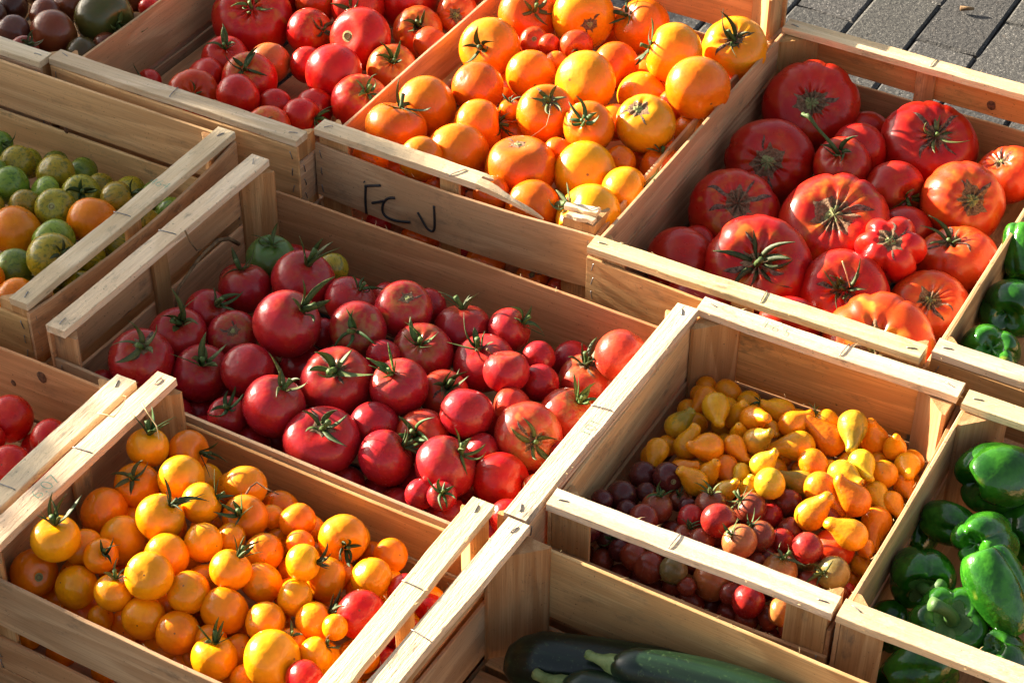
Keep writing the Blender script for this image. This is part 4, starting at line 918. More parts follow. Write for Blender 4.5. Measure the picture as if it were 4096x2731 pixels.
('pink_tomato', 'small pink-red tomato, no stalk showing, front left of pink-red tomato crate', 4, -42.82, -21.9, -8.35, 1.79, -0.562, 0.827, 0.03, 'x', 'pink', 0.92, 0, 0, 0.32, ''),
('pink_tomato', 'large pink-red tomato, star calyx, centre of pink-red tomato crate', 4, -17.37, -10.38, -6.1, 4.42, 0.149, -0.333, 0.931, 's', 'pink', 0.92, 7, 0.05, 0.32, 'k'),
('pink_tomato', 'pink-red tomato, corky brown crown, back middle of pink-red tomato crate', 4, -17.41, 4.3, -5.3, 3.63, 0.329, -0.185, 0.926, 'k', 'pink', 0.92, 0, 0, 0.75, ''),
('pink_tomato', 'small pink-red tomato, no stalk showing, back middle of pink-red tomato crate', 4, -16.86, 8.98, -7.85, 2.32, -0.712, 0.606, -0.354, 'x', 'pink', 0.92, 0, 0, 0.32, ''),
('pink_tomato', 'pink-red tomato, star calyx, centre of pink-red tomato crate', 4, -20.01, -1.82, -5.14, 3.47, 0.273, -0.764, 0.584, 's', 'pink', 0.92, 0, 0, 1, ''),
('pink_tomato', 'pink-red tomato, star calyx, back middle of pink-red tomato crate', 4, -24.83, 3.88, -6.66, 3.29, 0.505, 0.246, 0.827, 's', 'pink', 0.85, 0, 0, 0.32, ''),
('pink_tomato', 'pink-red tomato, upright calyx, centre of pink-red tomato crate, rightmost of two', 4, -12.35, 0.26, -7.12, 3.79, 0.15, -0.407, 0.901, 'u', 'pink', 0.92, 7, 0.04, 0.75, ''),
('pink_tomato', 'pink-red tomato, upright calyx, back middle of pink-red tomato crate', 4, -10.65, 6.86, -7.5, 3.53, -0.155, 0.283, 0.946, 'u', 'pink', 0.92, 0, 0, 0.32, ''),
('pink_tomato', 'pink-red tomato, star calyx, back right of pink-red tomato crate', 4, -5.17, 8.61, -6.52, 2.7, 0.726, 0.298, 0.62, 's', 'pink', 0.92, 0, 0, 0.32, ''),
('pink_tomato', 'pink-red tomato, upright calyx, back right of pink-red tomato crate', 4, -5.25, 2.67, -7.4, 3.83, -0.206, -0.157, 0.966, 'u', 'pink', 0.8, 0, 0, 0.32, ''),
('pink_tomato', 'pink-red tomato with a dry brown stick on top, pink-red tomato crate', 4, -0.71, -0.02, -4.79, 2.76, -0.177, 0.307, 0.88, 'x', 'pink', 0.92, 0, 0, 0.32, 't'),
('pink_tomato', 'small pink-red tomato, no stalk showing, back right of pink-red tomato crate, leftmost of two', 4, 0.16, 6.22, -7.0, 2.07, -0.05, 0.898, -0.438, 'x', 'pink', 0.92, 0, 0, 0.32, ''),
('pink_tomato', 'small pink-red tomato, no stalk showing, back right of pink-red tomato crate, rightmost of two', 4, 2.36, 2.54, -7.19, 2.26, -0.096, 0.66, -0.745, 'x', 'pink', 0.92, 0, 0, 0.32, ''),
('pink_tomato', 'pale red tomato, upright calyx, back right of pink-red tomato crate', 4, 6.19, 7.07, -8.74, 3.5, -0.042, 0.018, 0.999, 'u', 'pinkor', 0.92, 6, 0.05, 0.75, 'k'),
('pink_tomato', 'pale red tomato, no stalk showing, back right of pink-red tomato crate', 4, 10.03, 8.56, -4.4, 3.35, -0.362, -0.456, -0.813, 'x', 'pinkor', 0.92, 0, 0, 0.3, ''),
('pink_tomato', 'pink-red tomato, upright calyx, centre of pink-red tomato crate, leftmost of two', 4, -10.11, -8.43, -4.98, 3.46, -0.225, -0.274, 0.935, 'u', 'pink', 0.92, 0, 0, 0.32, ''),
('pink_tomato', 'pale red tomato, upright calyx, right side of pink-red tomato crate, leftmost of two', 4, -6.5, -4.5, -7.52, 2.98, 0.337, -0.333, 0.881, 'u', 'pinkor', 0.92, 0, 0, 0.3, 'k'),
('pink_tomato', 'pink-red tomato, no stalk showing, right side of pink-red tomato crate', 4, -0.93, -8.65, -4.72, 3.1, 0.005, -0.493, -0.87, 'x', 'pink', 0.92, 0, 0, 0.32, ''),
('pink_tomato', 'small pale red tomato, no stalk showing, right side of pink-red tomato crate', 4, 1.99, -3.26, -6.78, 2.48, -0.742, -0.284, -0.607, 'x', 'pinkor', 0.8, 0, 0, 0.3, ''),
('pink_tomato', 'pale red tomato, upright calyx, right side of pink-red tomato crate, rightmost of two', 4, 7.78, -0.77, -7.43, 3.4, 0.45, 0.219, 0.865, 'u', 'pinkor', 0.92, 0, 0, 1, ''),
('pink_tomato', 'pink-red tomato with pale cracks and star calyx facing out, near right rail', 4, 6.2, -7.25, -6.13, 3.94, 0.589, -0.643, 0.49, 's', 'pinkor', 0.92, 6, 0.04, 0.75, 'k'),
('pink_tomato', 'pink-red tomato, no stalk showing, front middle of pink-red tomato crate', 4, -10.18, -13.75, -6.78, 2.86, -0.544, 0.839, -0.011, 'x', 'pink', 0.92, 0, 0, 0.32, ''),
('pink_tomato', 'pale red tomato, upright calyx, front right of pink-red tomato crate', 4, -4.86, -12.06, -7.39, 3.16, 0.022, -0.706, 0.708, 'u', 'pinkor', 0.92, 0, 0, 0.3, ''),
('pink_tomato', 'pink-red tomato, upright calyx, front right of pink-red tomato crate', 4, -6.05, -17.81, -6.6, 3.25, 0.628, 0.511, 0.587, 'u', 'pink', 0.9, 0, 0, 0.32, ''),
('pink_tomato', 'large pink-red tomato, star calyx, front middle of pink-red tomato crate', 4, -13.58, -19.31, -6.2, 4.33, 0.154, -0.132, 0.979, 's', 'pink', 0.7, 0, 0, 0.32, 'k'),
('pink_tomato', 'pink-red tomato, star calyx, front right of pink-red tomato crate', 4, 0.84, -16.26, -6.0, 3.57, 0.546, 0.329, 0.77, 's', 'pink', 0.88, 0, 0, 0.32, ''),
('pink_tomato', 'red tomato, no stalk showing, front right of pink-red tomato crate', 4, 6.56, -13.93, -7.42, 3.28, -0.806, -0.078, -0.586, 'x', 'red', 0.92, 0, 0, 0.12, ''),
('pink_tomato', 'small pink-red tomato, no stalk showing, front right of pink-red tomato crate, leftmost of two', 4, 0.21, -20.81, -6.7, 1.77, -0.917, 0.396, 0.042, 'x', 'pink', 0.92, 0, 0, 0.32, ''),
('pink_tomato', 'small pink-red tomato, no stalk showing, front right of pink-red tomato crate, rightmost of two', 4, 2.42, -11.3, -6.83, 2.12, 0.413, 0.105, -0.905, 'x', 'pink', 0.92, 0, 0, 0.32, ''),
('pink_tomato', 'small red tomato, no stalk showing, front right of pink-red tomato crate', 4, 10.11, -18.95, -7.0, 2.04, -0.79, 0.036, -0.612, 'x', 'red', 0.92, 0, 0, 0.12, ''),
('pink_tomato', 'small pink-red tomato, no stalk showing, right side of pink-red tomato crate', 4, 11.27, -7.87, -6.19, 1.7, 0.068, 0.901, 0.427, 'x', 'pink', 0.92, 0, 0, 0.32, ''),
('pink_tomato', 'small pink-red tomato, no stalk showing, centre of pink-red tomato crate, leftmost of two', 4, -24.82, -2.25, -7.26, 1.84, -0.778, -0.445, -0.443, 'x', 'pink', 0.92, 0, 0, 0.32, ''),
('pink_tomato', 'small orange-red tomato, upright calyx, front right of pink-red tomato crate', 4, 10.88, -13.81, -6.47, 1.58, 0.304, 0.069, 0.95, 'u', 'redor', 0.92, 0, 0, 0.25, ''),
('pink_tomato', 'small pink-red tomato, star calyx, front right of pink-red tomato crate', 4, 2.97, -20.75, -5.76, 1.66, 0.254, -0.393, 0.884, 's', 'pink', 0.92, 0, 0, 0.32, ''),
('pink_tomato', 'small pink-red tomato, no stalk showing, centre of pink-red tomato crate, rightmost of two', 4, -15.16, -3.93, -5.78, 2.11, -0.879, 0.267, -0.394, 'x', 'pink', 0.92, 0, 0, 0.32, ''),
('red_tomato', 'red tomato, no stalk showing, back left of knotty red-tomato crate', 5, -47.35, -33.01, -7.24, 2.77, 0.032, 0.552, -0.833, 'x', 'red', 0.92, 0, 0, 0.12, ''),
('red_tomato', 'red tomato, no stalk showing, back middle of knotty red-tomato crate', 5, -41.13, -33.51, -7.0, 2.23, -0.996, -0.053, 0.071, 'x', 'red', 0.92, 0, 0, 0.12, ''),
('red_tomato', 'red tomato, no stalk showing, centre of knotty red-tomato crate', 5, -41.9, -39.41, -7.0, 2.49, -0.162, 0.646, -0.746, 'x', 'red', 0.92, 0, 0, 0.12, ''),
('red_tomato', 'red tomato, no stalk showing, left side of knotty red-tomato crate', 5, -46.83, -37.4, -6.76, 2.02, -0.25, 0.273, -0.929, 'x', 'red', 0.92, 0, 0, 0.12, ''),
('red_tomato', 'red tomato, no stalk showing, right side of knotty red-tomato crate', 5, -37.61, -38.02, -7.0, 1.79, -0.262, 0.958, 0.116, 'x', 'red', 0.92, 0, 0, 0.12, ''),
('yellow_tomato', 'yellow-orange tomato, upright calyx, back left of yellow-orange tomato crate', 6, -27.24, -32.73, -2.7, 2.3, 0.079, 0.254, 0.964, 'u', 'yellow', 0.92, 0, 0, 0.05, ''),
('yellow_tomato', 'dull amber tomato, upright calyx, back left of yellow-orange tomato crate', 6, -24.38, -29.58, -4.5, 2.38, 0.965, 0.054, 0.256, 'u', 'dyel', 0.92, 0, 0, 0, ''),
('yellow_tomato', 'yellow-orange tomato, no stalk showing, back left of yellow-orange tomato crate', 6, -21.07, -34.95, -2.7, 2.6, -0.958, 0.07, -0.279, 'x', 'yellow', 0.92, 0, 0, 0.05, ''),
('yellow_tomato', 'dull amber tomato, star calyx, left side of yellow-orange tomato crate', 6, -25.67, -37.0, -4.27, 2.57, 0.091, -0.37, 0.925, 's', 'dyel', 0.92, 0, 0, 0, ''),
('yellow_tomato', 'dull amber tomato, no stalk showing, left side of yellow-orange tomato crate', 6, -26.71, -41.54, -4.72, 2.59, 0.59, 0.283, -0.757, 'x', 'dyel', 0.92, 0, 0, 0, ''),
('yellow_tomato', 'yellow-orange tomato, upright calyx, left side of yellow-orange tomato crate', 6, -18.97, -41.39, -2.06, 2.63, 0.501, 0.437, 0.747, 'u', 'yellow', 0.92, 0, 0, 0.05, ''),
('yellow_tomato', 'yellow-orange tomato, star calyx, left side of yellow-orange tomato crate', 6, -16.93, -36.99, -2.7, 2.28, 0.67, 0.653, 0.352, 's', 'yellow', 0.92, 0, 0, 0.05, ''),
('yellow_tomato', 'dull amber tomato, no stalk showing, back middle of yellow-orange tomato crate, leftmost of two', 6, -15.61, -31.14, -4.5, 2.43, -0.502, 0.8, 0.328, 'x', 'dyel', 0.92, 0, 0, 0, ''),
('yellow_tomato', 'dull amber tomato, upright calyx, back middle of yellow-orange tomato crate', 6, -12.61, -35.34, -4.13, 2.48, 0.096, -0.564, 0.82, 'u', 'dyel', 0.92, 0, 0, 0, ''),
('yellow_tomato', 'yellow-orange tomato, upright calyx, front left of yellow-orange tomato crate, leftmost of two', 6, -26.24, -49.44, -1.68, 2.59, 0.013, 0.141, 0.99, 'u', 'yellow', 0.88, 0, 0, 0.05, ''),
('yellow_tomato', 'yellow-orange tomato, no stalk showing, left side of yellow-orange tomato crate', 6, -22.53, -43.65, -5.2, 2.65, -0.18, 0.908, -0.379, 'x', 'yellow', 0.92, 0, 0, 0.05, ''),
('yellow_tomato', 'yellow-orange tomato, no stalk showing, front left of yellow-orange tomato crate, rightmost of two', 6, -25.15, -46.83, -4.82, 2.16, -0.835, 0.469, 0.288, 'x', 'yellow', 0.92, 0, 0, 0.05, ''),
('yellow_tomato', 'dull amber tomato, upright calyx, front left of yellow-orange tomato crate', 6, -21.95, -47.8, -3.58, 1.86, 0.574, -0.225, 0.787, 'u', 'dyel', 0.92, 0, 0, 0, ''),
('yellow_tomato', 'dull amber tomato, round stalk scar, front left of yellow-orange tomato crate', 6, -28.4, -51.31, -6.25, 2.53, 0.772, -0.421, 0.476, 'o', 'dyel', 0.92, 0, 0, 0, ''),
('yellow_tomato', 'yellow-orange tomato, no stalk showing, front left of yellow-orange tomato crate, leftmost of two', 6, -23.09, -50.91, -5.95, 2.28, 0.395, 0.607, -0.689, 'x', 'yellow', 0.92, 0, 0, 0.05, ''),
('yellow_tomato', 'yellow-orange tomato, upright calyx, front left of yellow-orange tomato crate, rightmost of two', 6, -17.8, -50.98, -3.83, 2.06, 0.014, 0.284, 0.959, 'u', 'yellow', 0.92, 0, 0, 0.05, ''),
('yellow_tomato', 'yellow-orange tomato, no stalk showing, front middle of yellow-orange tomato crate, second from left', 6, -14.53, -49.08, -1.57, 2.5, -0.278, 0.594, -0.755, 'x', 'yellow', 0.92, 0, 0, 0.05, ''),
('yellow_tomato', 'yellow-orange tomato, no stalk showing, front middle of yellow-orange tomato crate, third from left', 6, -15.85, -44.64, -3.3, 2.41, -0.116, 0.969, -0.217, 'x', 'yellow', 0.92, 0, 0, 0.05, ''),
('yellow_tomato', 'yellow-orange tomato, no stalk showing, front middle of yellow-orange tomato crate, rightmost of four', 6, -11.13, -47.34, -3.75, 2.24, -0.068, 0.396, -0.916, 'x', 'yellow', 0.92, 0, 0, 0.05, ''),
('yellow_tomato', 'yellow-orange tomato, no stalk showing, centre of yellow-orange tomato crate, leftmost of two', 6, -13.62, -41.29, -3.14, 2.1, -0.971, 0.018, -0.239, 'x', 'yellow', 0.92, 0, 0, 0.05, ''),
('yellow_tomato', 'yellow-orange tomato, upright calyx, centre of yellow-orange tomato crate', 6, -8.49, -43.5, -2.55, 2.2, 0.292, 0.534, 0.793, 'u', 'yellow', 0.92, 0, 0, 0.05, ''),
('yellow_tomato', 'yellow-orange tomato, no stalk showing, centre of yellow-orange tomato crate, rightmost of two', 6, -6.33, -41.52, -5.16, 2.22, -0.314, -0.655, -0.687, 'x', 'yellow', 0.92, 0, 0, 0.05, ''),
('yellow_tomato', 'dull amber tomato, no stalk showing, centre of yellow-orange tomato crate, rightmost of two', 6, -8.32, -38.06, -4.81, 2.11, -0.815, -0.013, -0.58, 'x', 'dyel', 0.92, 0, 0, 0, ''),
('yellow_tomato', 'dull amber tomato, no stalk showing, back middle of yellow-orange tomato crate, rightmost of two', 6, -7.77, -32.68, -4.5, 2.0, 0.546, -0.146, -0.825, 'x', 'dyel', 0.92, 0, 0, 0, ''),
('yellow_tomato', 'small yellow-orange tomato, no stalk showing, back middle of yellow-orange tomato crate', 6, -11.32, -32.66, -5.86, 1.54, -0.392, 0.918, 0.063, 'x', 'yellow', 0.92, 0, 0, 0.05, ''),
('yellow_tomato', 'yellow-orange tomato, upright calyx, right side of yellow-orange tomato crate, leftmost of two', 6, -2.28, -39.42, -2.02, 1.93, 0.908, 0.357, 0.218, 'u', 'yellow', 0.92, 0, 0, 0.05, ''),
('yellow_tomato', 'yellow-orange tomato, no stalk showing, right side of yellow-orange tomato crate', 6, -1.63, -42.21, -4.26, 1.92, 0.693, 0.503, -0.517, 'x', 'yellow', 0.92, 0, 0, 0.05, ''),
('yellow_tomato', 'dull amber tomato, no stalk showing, front middle of yellow-orange tomato crate, rightmost of four', 6, -7.2, -46.78, -4.89, 2.51, 0.022, 0.998, 0.053, 'x', 'dyel', 0.92, 0, 0, 0, ''),
('yellow_tomato', 'yellow-orange tomato, no stalk showing, front right of yellow-orange tomato crate', 6, -2.55, -46.13, -4.75, 2.13, 0.529, 0.644, -0.553, 'x', 'yellow', 0.92, 0, 0, 0.05, ''),
('yellow_tomato', 'yellow-orange tomato, upright calyx, right side of yellow-orange tomato crate, rightmost of two', 6, 1.73, -43.49, -4.95, 2.13, 0.583, 0.687, 0.434, 'u', 'yellow', 0.92, 0, 0, 0.05, ''),
('yellow_tomato', 'yellow-orange tomato, no stalk showing, front middle of yellow-orange tomato crate, leftmost of four', 6, -14.18, -51.12, -5.59, 2.28, -0.312, 0.856, -0.411, 'x', 'yellow', 0.92, 0, 0, 0.05, ''),
('yellow_tomato', 'dull amber tomato, no stalk showing, front middle of yellow-orange tomato crate, second from left', 6, -10.13, -50.88, -5.89, 2.27, -0.345, 0.594, -0.726, 'x', 'dyel', 0.92, 0, 0, 0, ''),
('yellow_tomato', 'yellow-orange tomato, upright calyx, front middle of yellow-orange tomato crate', 6, -5.05, -51.59, -6.04, 2.38, -0.012, 0.193, 0.981, 'u', 'yellow', 0.9, 0, 0, 0.05, ''),
('yellow_tomato', 'large yellow-orange tomato, no stalk showing, front right of yellow-orange tomato crate', 6, 1.17, -50.3, -4.15, 3.01, -0.916, -0.192, -0.351, 'x', 'yellow', 0.9, 0, 0, 0.05, ''),
('yellow_tomato', 'yellow-orange tomato, star calyx, front right of yellow-orange tomato crate', 6, 4.33, -47.21, -4.58, 1.74, 0.486, 0.726, 0.487, 's', 'yellow', 0.92, 0, 0, 0.05, ''),
('red_tomato', 'red tomato, no stalk showing, front right of yellow-orange tomato crate', 6, 5.59, -51.08, -3.83, 2.01, 0.414, 0.909, -0.051, 'x', 'red', 0.92, 0, 0, 0.12, ''),
('yellow_tomato', 'small yellow-orange tomato, no stalk showing, front left of yellow-orange tomato crate', 6, -19.34, -51.91, -7.61, 1.39, -0.703, -0.273, -0.657, 'x', 'yellow', 0.92, 0, 0, 0.05, ''),
('yellow_tomato', 'small yellow-orange tomato, no stalk showing, front right of yellow-orange tomato crate', 6, -1.37, -51.68, -7.06, 1.52, -0.868, 0.493, -0.05, 'x', 'yellow', 0.92, 0, 0, 0.05, ''),
('yellow_tomato', 'yellow-orange tomato, star calyx, back right of yellow-orange tomato crate', 6, -2.06, -32.56, -4.5, 2.64, 0.648, -0.686, 0.33, 's', 'yellow', 0.92, 3, 0.05, 0.05, ''),
('yellow_tomato', 'yellow-orange tomato, no stalk showing, back right of yellow-orange tomato crate', 6, 3.45, -35.69, -4.69, 2.18, 0.505, 0.378, -0.776, 'x', 'yellow', 0.92, 0, 0, 0.05, ''),
('red_tomato', 'red tomato, no stalk showing, right side of yellow-orange tomato crate, leftmost of two', 6, 5.47, -40.8, -4.31, 2.54, -0.258, 0.46, -0.85, 'x', 'red', 0.92, 0, 0, 0.12, ''),
('red_tomato', 'red tomato, no stalk showing, right side of yellow-orange tomato crate, rightmost of two', 6, 7.32, -36.68, -9.76, 2.14, -0.416, 0.897, 0.147, 'x', 'red', 0.92, 0, 0, 0.12, ''),
('red_tomato', 'small red tomato, upright calyx, right side of yellow-orange tomato crate', 6, 7.88, -40.82, -10.1, 1.61, 0.235, -0.963, 0.135, 'u', 'red', 0.92, 0, 0, 0.12, ''),
('red_tomato', 'red tomato, no stalk showing, back right of yellow-orange tomato crate', 6, 7.89, -31.55, -10.83, 1.71, -0.062, -0.342, -0.938, 'x', 'red', 0.92, 0, 0, 0.12, ''),
('red_tomato', 'red tomato, upright calyx, back right of yellow-orange tomato crate', 6, 7.0, -34.9, -5.56, 1.85, 0.719, -0.549, 0.426, 'u', 'red', 0.92, 0, 0, 0.12, ''),
('yellow_tomato', 'small yellow-orange tomato, no stalk showing, right side of yellow-orange tomato crate, rightmost of two', 6, 7.52, -43.49, -7.15, 1.54, -0.658, 0.744, -0.117, 'x', 'yellow', 0.92, 0, 0, 0.05, ''),
('yellow_tomato', 'dull amber tomato, no stalk showing, right side of yellow-orange tomato crate', 6, -0.84, -37.79, -5.18, 2.32, 0.729, 0.57, -0.38, 'x', 'dyel', 0.92, 0, 0, 0, ''),
('yellow_tomato', 'dull amber tomato, no stalk showing, centre of yellow-orange tomato crate, leftmost of two', 6, -11.53, -44.11, -5.75, 2.14, -0.653, 0.628, -0.423, 'x', 'dyel', 0.92, 0, 0, 0, ''),
('yellow_tomato', 'dull amber tomato, no stalk showing, front middle of yellow-orange tomato crate, third from left', 6, -6.85, -49.86, -6.17, 1.72, -0.311, 0.932, 0.187, 'x', 'dyel', 0.92, 0, 0, 0, ''),
('yellow_tomato', 'small dull amber tomato, no stalk showing, front right of yellow-orange tomato crate', 6, -4.16, -48.74, -7.22, 1.63, -0.517, 0.242, -0.821, 'x', 'dyel', 0.92, 0, 0, 0, ''),
('yellow_tomato', 'dull amber tomato, star calyx, front right of yellow-orange tomato crate', 6, 0.84, -46.7, -5.65, 1.71, 0.095, -0.008, 0.995, 's', 'dyel', 0.92, 0, 0, 0, ''),
('yellow_tomato', 'small yellow-orange tomato, no stalk showing, right side of yellow-orange tomato crate, leftmost of two', 6, 4.56, -44.08, -3.55, 1.34, -0.751, -0.016, -0.661, 'x', 'yellow', 0.92, 0, 0, 0.05, ''),
('yellow_tomato', 'dull amber tomato, no stalk showing, front middle of yellow-orange tomato crate, leftmost of four', 6, -13.86, -47.68, -6.48, 1.94, 0.261, 0.952, -0.158, 'x', 'dyel', 0.92, 0, 0, 0, ''),
('yellow_tomato', 'small dull amber tomato, no stalk showing, back middle of yellow-orange tomato crate', 6, -5.53, -35.43, -4.5, 1.6, -0.534, -0.605, -0.59, 'x', 'dyel', 0.92, 0, 0, 0, ''),
('yellow_tomato', 'small dull amber tomato, no stalk showing, centre of yellow-orange tomato crate', 6, -12.09, -38.67, -3.97, 1.6, 0.377, 0.52, -0.766, 'x', 'dyel', 0.92, 0, 0, 0, ''),
('yellow_tomato', 'small dull amber tomato, no stalk showing, front left of yellow-orange tomato crate, leftmost of two', 6, -29.34, -53.04, -15.17, 1.35, 0.167, -0.482, -0.86, 'x', 'dyel', 0.92, 0, 0, 0, ''),
('yellow_tomato', 'dull amber tomato, no stalk showing, front left of yellow-orange tomato crate', 6, -25.29, -52.51, -15.58, 1.79, 0.524, 0.318, -0.79, 'x', 'dyel', 0.92, 0, 0, 0, ''),
('yellow_tomato', 'small dull amber tomato, no stalk showing, front left of yellow-orange tomato crate, rightmost of two', 6, -19.64, -52.48, -15.41, 1.47, -0.592, -0.348, -0.727, 'x', 'dyel', 0.92, 0, 0, 0, ''),
('pear_tomato', 'yellow pear tomato, neck pointing down, back left of pear tomato crate', 7, 23.03, 6.37, -4.7, 1.66, 0.473, -0.872, -0.126, 'p', 'pear', 0.92, 0, 0, 0, ''),
('pear_tomato', 'amber pear tomato, neck pointing left, back left of pear tomato crate', 7, 20.6, 9.27, -6.5, 1.31, -0.324, -0.932, -0.164, 'p', 'pearor', 0.92, 0, 0, 0, ''),
('pear_tomato', 'green-necked yellow pear tomato, neck pointing right, left side of pear tomato crate', 7, 19.86, 2.95, -6.5, 1.44, 0.437, 0.486, 0.756, 'p', 'peargr', 0.92, 0, 0, 0.95, ''),
('pear_tomato', 'yellow pear tomato, neck pointing up, left side of pear tomato crate, leftmost of two', 7, 22.38, 0.16, -6.22, 1.48, 0.275, 0.459, 0.845, 'p', 'pear', 0.92, 0, 0, 0, ''),
('pear_tomato', 'amber pear tomato, neck pointing left, left side of pear tomato crate', 7, 25.04, 0.43, -5.36, 1.68, -0.264, -0.906, 0.331, 'p', 'pearor', 0.92, 0, 0, 0, ''),
('pear_tomato', 'yellow pear tomato, neck pointing down, left side of pear tomato crate', 7, 20.07, -2.52, -5.6, 1.36, 0.205, -0.95, -0.235, 'p', 'pear', 0.92, 0, 0, 0, 'c'),
('pear_tomato', 'yellow pear tomato, neck pointing at the camera, back left of pear tomato crate', 7, 24.92, 7.83, -6.78, 1.45, 0.347, 0.065, 0.936, 'p', 'pear', 0.92, 0, 0, 0, ''),
('pear_tomato', 'amber pear tomato, neck pointing at the camera, back middle of pear tomato crate', 7, 27.26, 7.21, -5.47, 1.55, 0.487, -0.273, 0.829, 'p', 'pearor', 0.92, 0, 0, 0, ''),
('pear_tomato', 'yellow pear tomato, neck pointing left, back middle of pear tomato crate, leftmost of two', 7, 29.33, 11.19, -6.5, 1.56, -0.873, -0.435, 0.219, 'p', 'pear', 0.92, 0, 0, 0, 'c'),
('pear_tomato', 'amber pear tomato, neck pointing right, back middle of pear tomato crate, leftmost of two', 7, 31.4, 8.83, -5.74, 1.54, 0.731, 0.466, 0.499, 'p', 'pearor', 0.92, 0, 0, 0, 'c'),
('pear_tomato', 'amber pear tomato, neck pointing down, centre of pear tomato crate, rightmost of two', 7, 27.23, 2.29, -5.51, 1.26, 0.747, -0.613, -0.259, 'p', 'pearor', 0.92, 0, 0, 0, ''),
('pear_tomato', 'green-necked yellow pear tomato, neck pointing right, back middle of pear tomato crate', 7, 29.0, 4.19, -5.69, 1.53, 0.721, -0.035, 0.692, 'p', 'peargr', 0.92, 0, 0, 0.95, ''),
('pear_tomato', 'yellow pear tomato, neck pointing left, back middle of pear tomato crate, rightmost of two', 7, 33.45, 6.65, -6.29, 1.74, -0.757, -0.597, 0.267, 'p', 'pear', 0.92, 0, 0, 0, ''),
('pear_tomato', 'amber pear tomato, neck pointing down, centre of pear tomato crate, leftmost of two', 7, 27.45, -0.31, -6.69, 1.47, 0.715, -0.662, -0.226, 'p', 'pearor', 0.92, 0, 0, 0, ''),
('pear_tomato', 'lemon yellow pear tomato, neck pointing right, centre of pear tomato crate', 7, 31.57, -0.01, -4.7, 1.4, 0.639, 0.393, 0.661, 'p', 'pearye', 0.92, 0, 0, 0.2, ''),
('pear_tomato', 'small lemon yellow pear tomato, neck pointing at the camera, centre of pear tomato crate', 7, 29.56, -0.62, -6.11, 0.99, 0.004, -0.999, -0.036, 'p', 'pearye', 0.92, 0, 0, 0.2, ''),
('pear_tomato', 'lemon yellow pear tomato, neck pointing away, centre of pear tomato crate', 7, 33.82, -3.17, -3.8, 1.73, -0.112, 0.664, -0.739, 'p', 'pearye', 0.92, 0, 0, 0.2, ''),
('pear_tomato', 'amber pear tomato, neck pointing right, left side of pear tomato crate', 7, 23.18, -3.22, -6.9, 1.31, 0.783, 0.257, 0.566, 'p', 'pearor', 0.92, 0, 0, 0, ''),
('pear_tomato', 'yellow pear tomato, neck pointing at the camera, left side of pear tomato crate', 7, 25.91, -4.83, -6.02, 1.45, -0.546, -0.304, 0.78, 'p', 'pear', 0.92, 0, 0, 0, ''),
('pear_tomato', 'yellow pear tomato, neck pointing up, left side of pear tomato crate, rightmost of two', 7, 26.14, -2.49, -6.78, 1.3, 0.414, 0.147, 0.898, 'p', 'pear', 0.92, 0, 0, 0, ''),
('pear_tomato', 'amber pear tomato, neck pointing right, back middle of pear tomato crate, rightmost of two', 7, 35.94, 4.08, -5.6, 1.62, 0.872, -0.453, -0.188, 'p', 'pearor', 0.92, 0, 0, 0, ''),
('pear_tomato', 'green-necked yellow pear tomato, neck pointing left, centre of pear tomato crate', 7, 36.23, 1.17, -6.51, 1.6, -0.836, -0.335, 0.435, 'p', 'peargr', 0.92, 0, 0, 0.95, ''),
('pear_tomato', 'small yellow pear tomato, neck pointing up, back left of pear tomato crate', 7, 26.66, 4.98, -6.31, 1.12, 0.06, -0.313, 0.948, 'p', 'pear', 0.92, 0, 0, 0, ''),
('pear_tomato', 'green-necked yellow pear tomato, neck pointing down, back right of pear tomato crate', 7, 37.88, 10.82, -4.42, 1.74, 0.483, -0.829, -0.281, 'p', 'peargr', 0.92, 0, 0, 0.95, ''),
('pear_tomato', 'amber pear tomato, neck pointing up, back right of pear tomato crate', 7, 40.2, 12.37, -6.97, 1.65, -0.272, 0.087, 0.958, 'p', 'pearor', 0.92, 0, 0, 0, ''),
('pear_tomato', 'amber pear tomato, neck pointing left, back middle of pear tomato crate', 7, 35.93, 9.7, -6.79, 1.81, -0.638, -0.127, 0.759, 'p', 'pearor', 0.92, 0, 0, 0, ''),
('pear_tomato', 'lemon yellow pear tomato, neck pointing down, back right of pear tomato crate', 7, 40.85, 6.19, -5.03, 1.51, 0.527, -0.807, -0.265, 'p', 'pearye', 0.92, 0, 0, 0.2, ''),
('pear_tomato', 'lemon yellow pear tomato, neck pointing right, right side of pear tomato crate', 7, 39.62, 3.59, -5.26, 1.65, 0.948, -0.318, 0.015, 'p', 'pearye', 0.92, 0, 0, 0.2, ''),
('pear_tomato', 'yellow pear tomato, neck pointing away, back right of pear tomato crate', 7, 43.31, 7.16, -6.4, 1.56, -0.062, 0.685, -0.726, 'p', 'pear', 0.92, 0, 0, 0, ''),
('pear_tomato', 'lemon yellow pear tomato, neck pointing at the camera, back right of pear tomato crate', 7, 43.32, 4.71, -7.35, 1.45, 0.833, -0.549, 0.064, 'p', 'pearye', 0.92, 0, 0, 0.2, ''),
('pear_tomato', 'yellow pear tomato, neck pointing down, back right of pear tomato crate, rightmost of two', 7, 44.89, 10.27, -6.81, 1.47, 0.528, -0.842, 0.106, 'p', 'pear', 0.92, 0, 0, 0, ''),
('pear_tomato', 'amber pear tomato, neck pointing right, right side of pear tomato crate', 7, 38.52, -0.11, -4.69, 1.79, 0.839, -0.492, -0.232, 'p', 'pearor', 0.92, 0, 0, 0, ''),
('pear_tomato', 'amber pear tomato, neck pointing left, right side of pear tomato crate', 7, 42.58, -0.13, -4.7, 1.78, -0.772, -0.175, 0.612, 'p', 'pearor', 0.92, 0, 0, 0, ''),
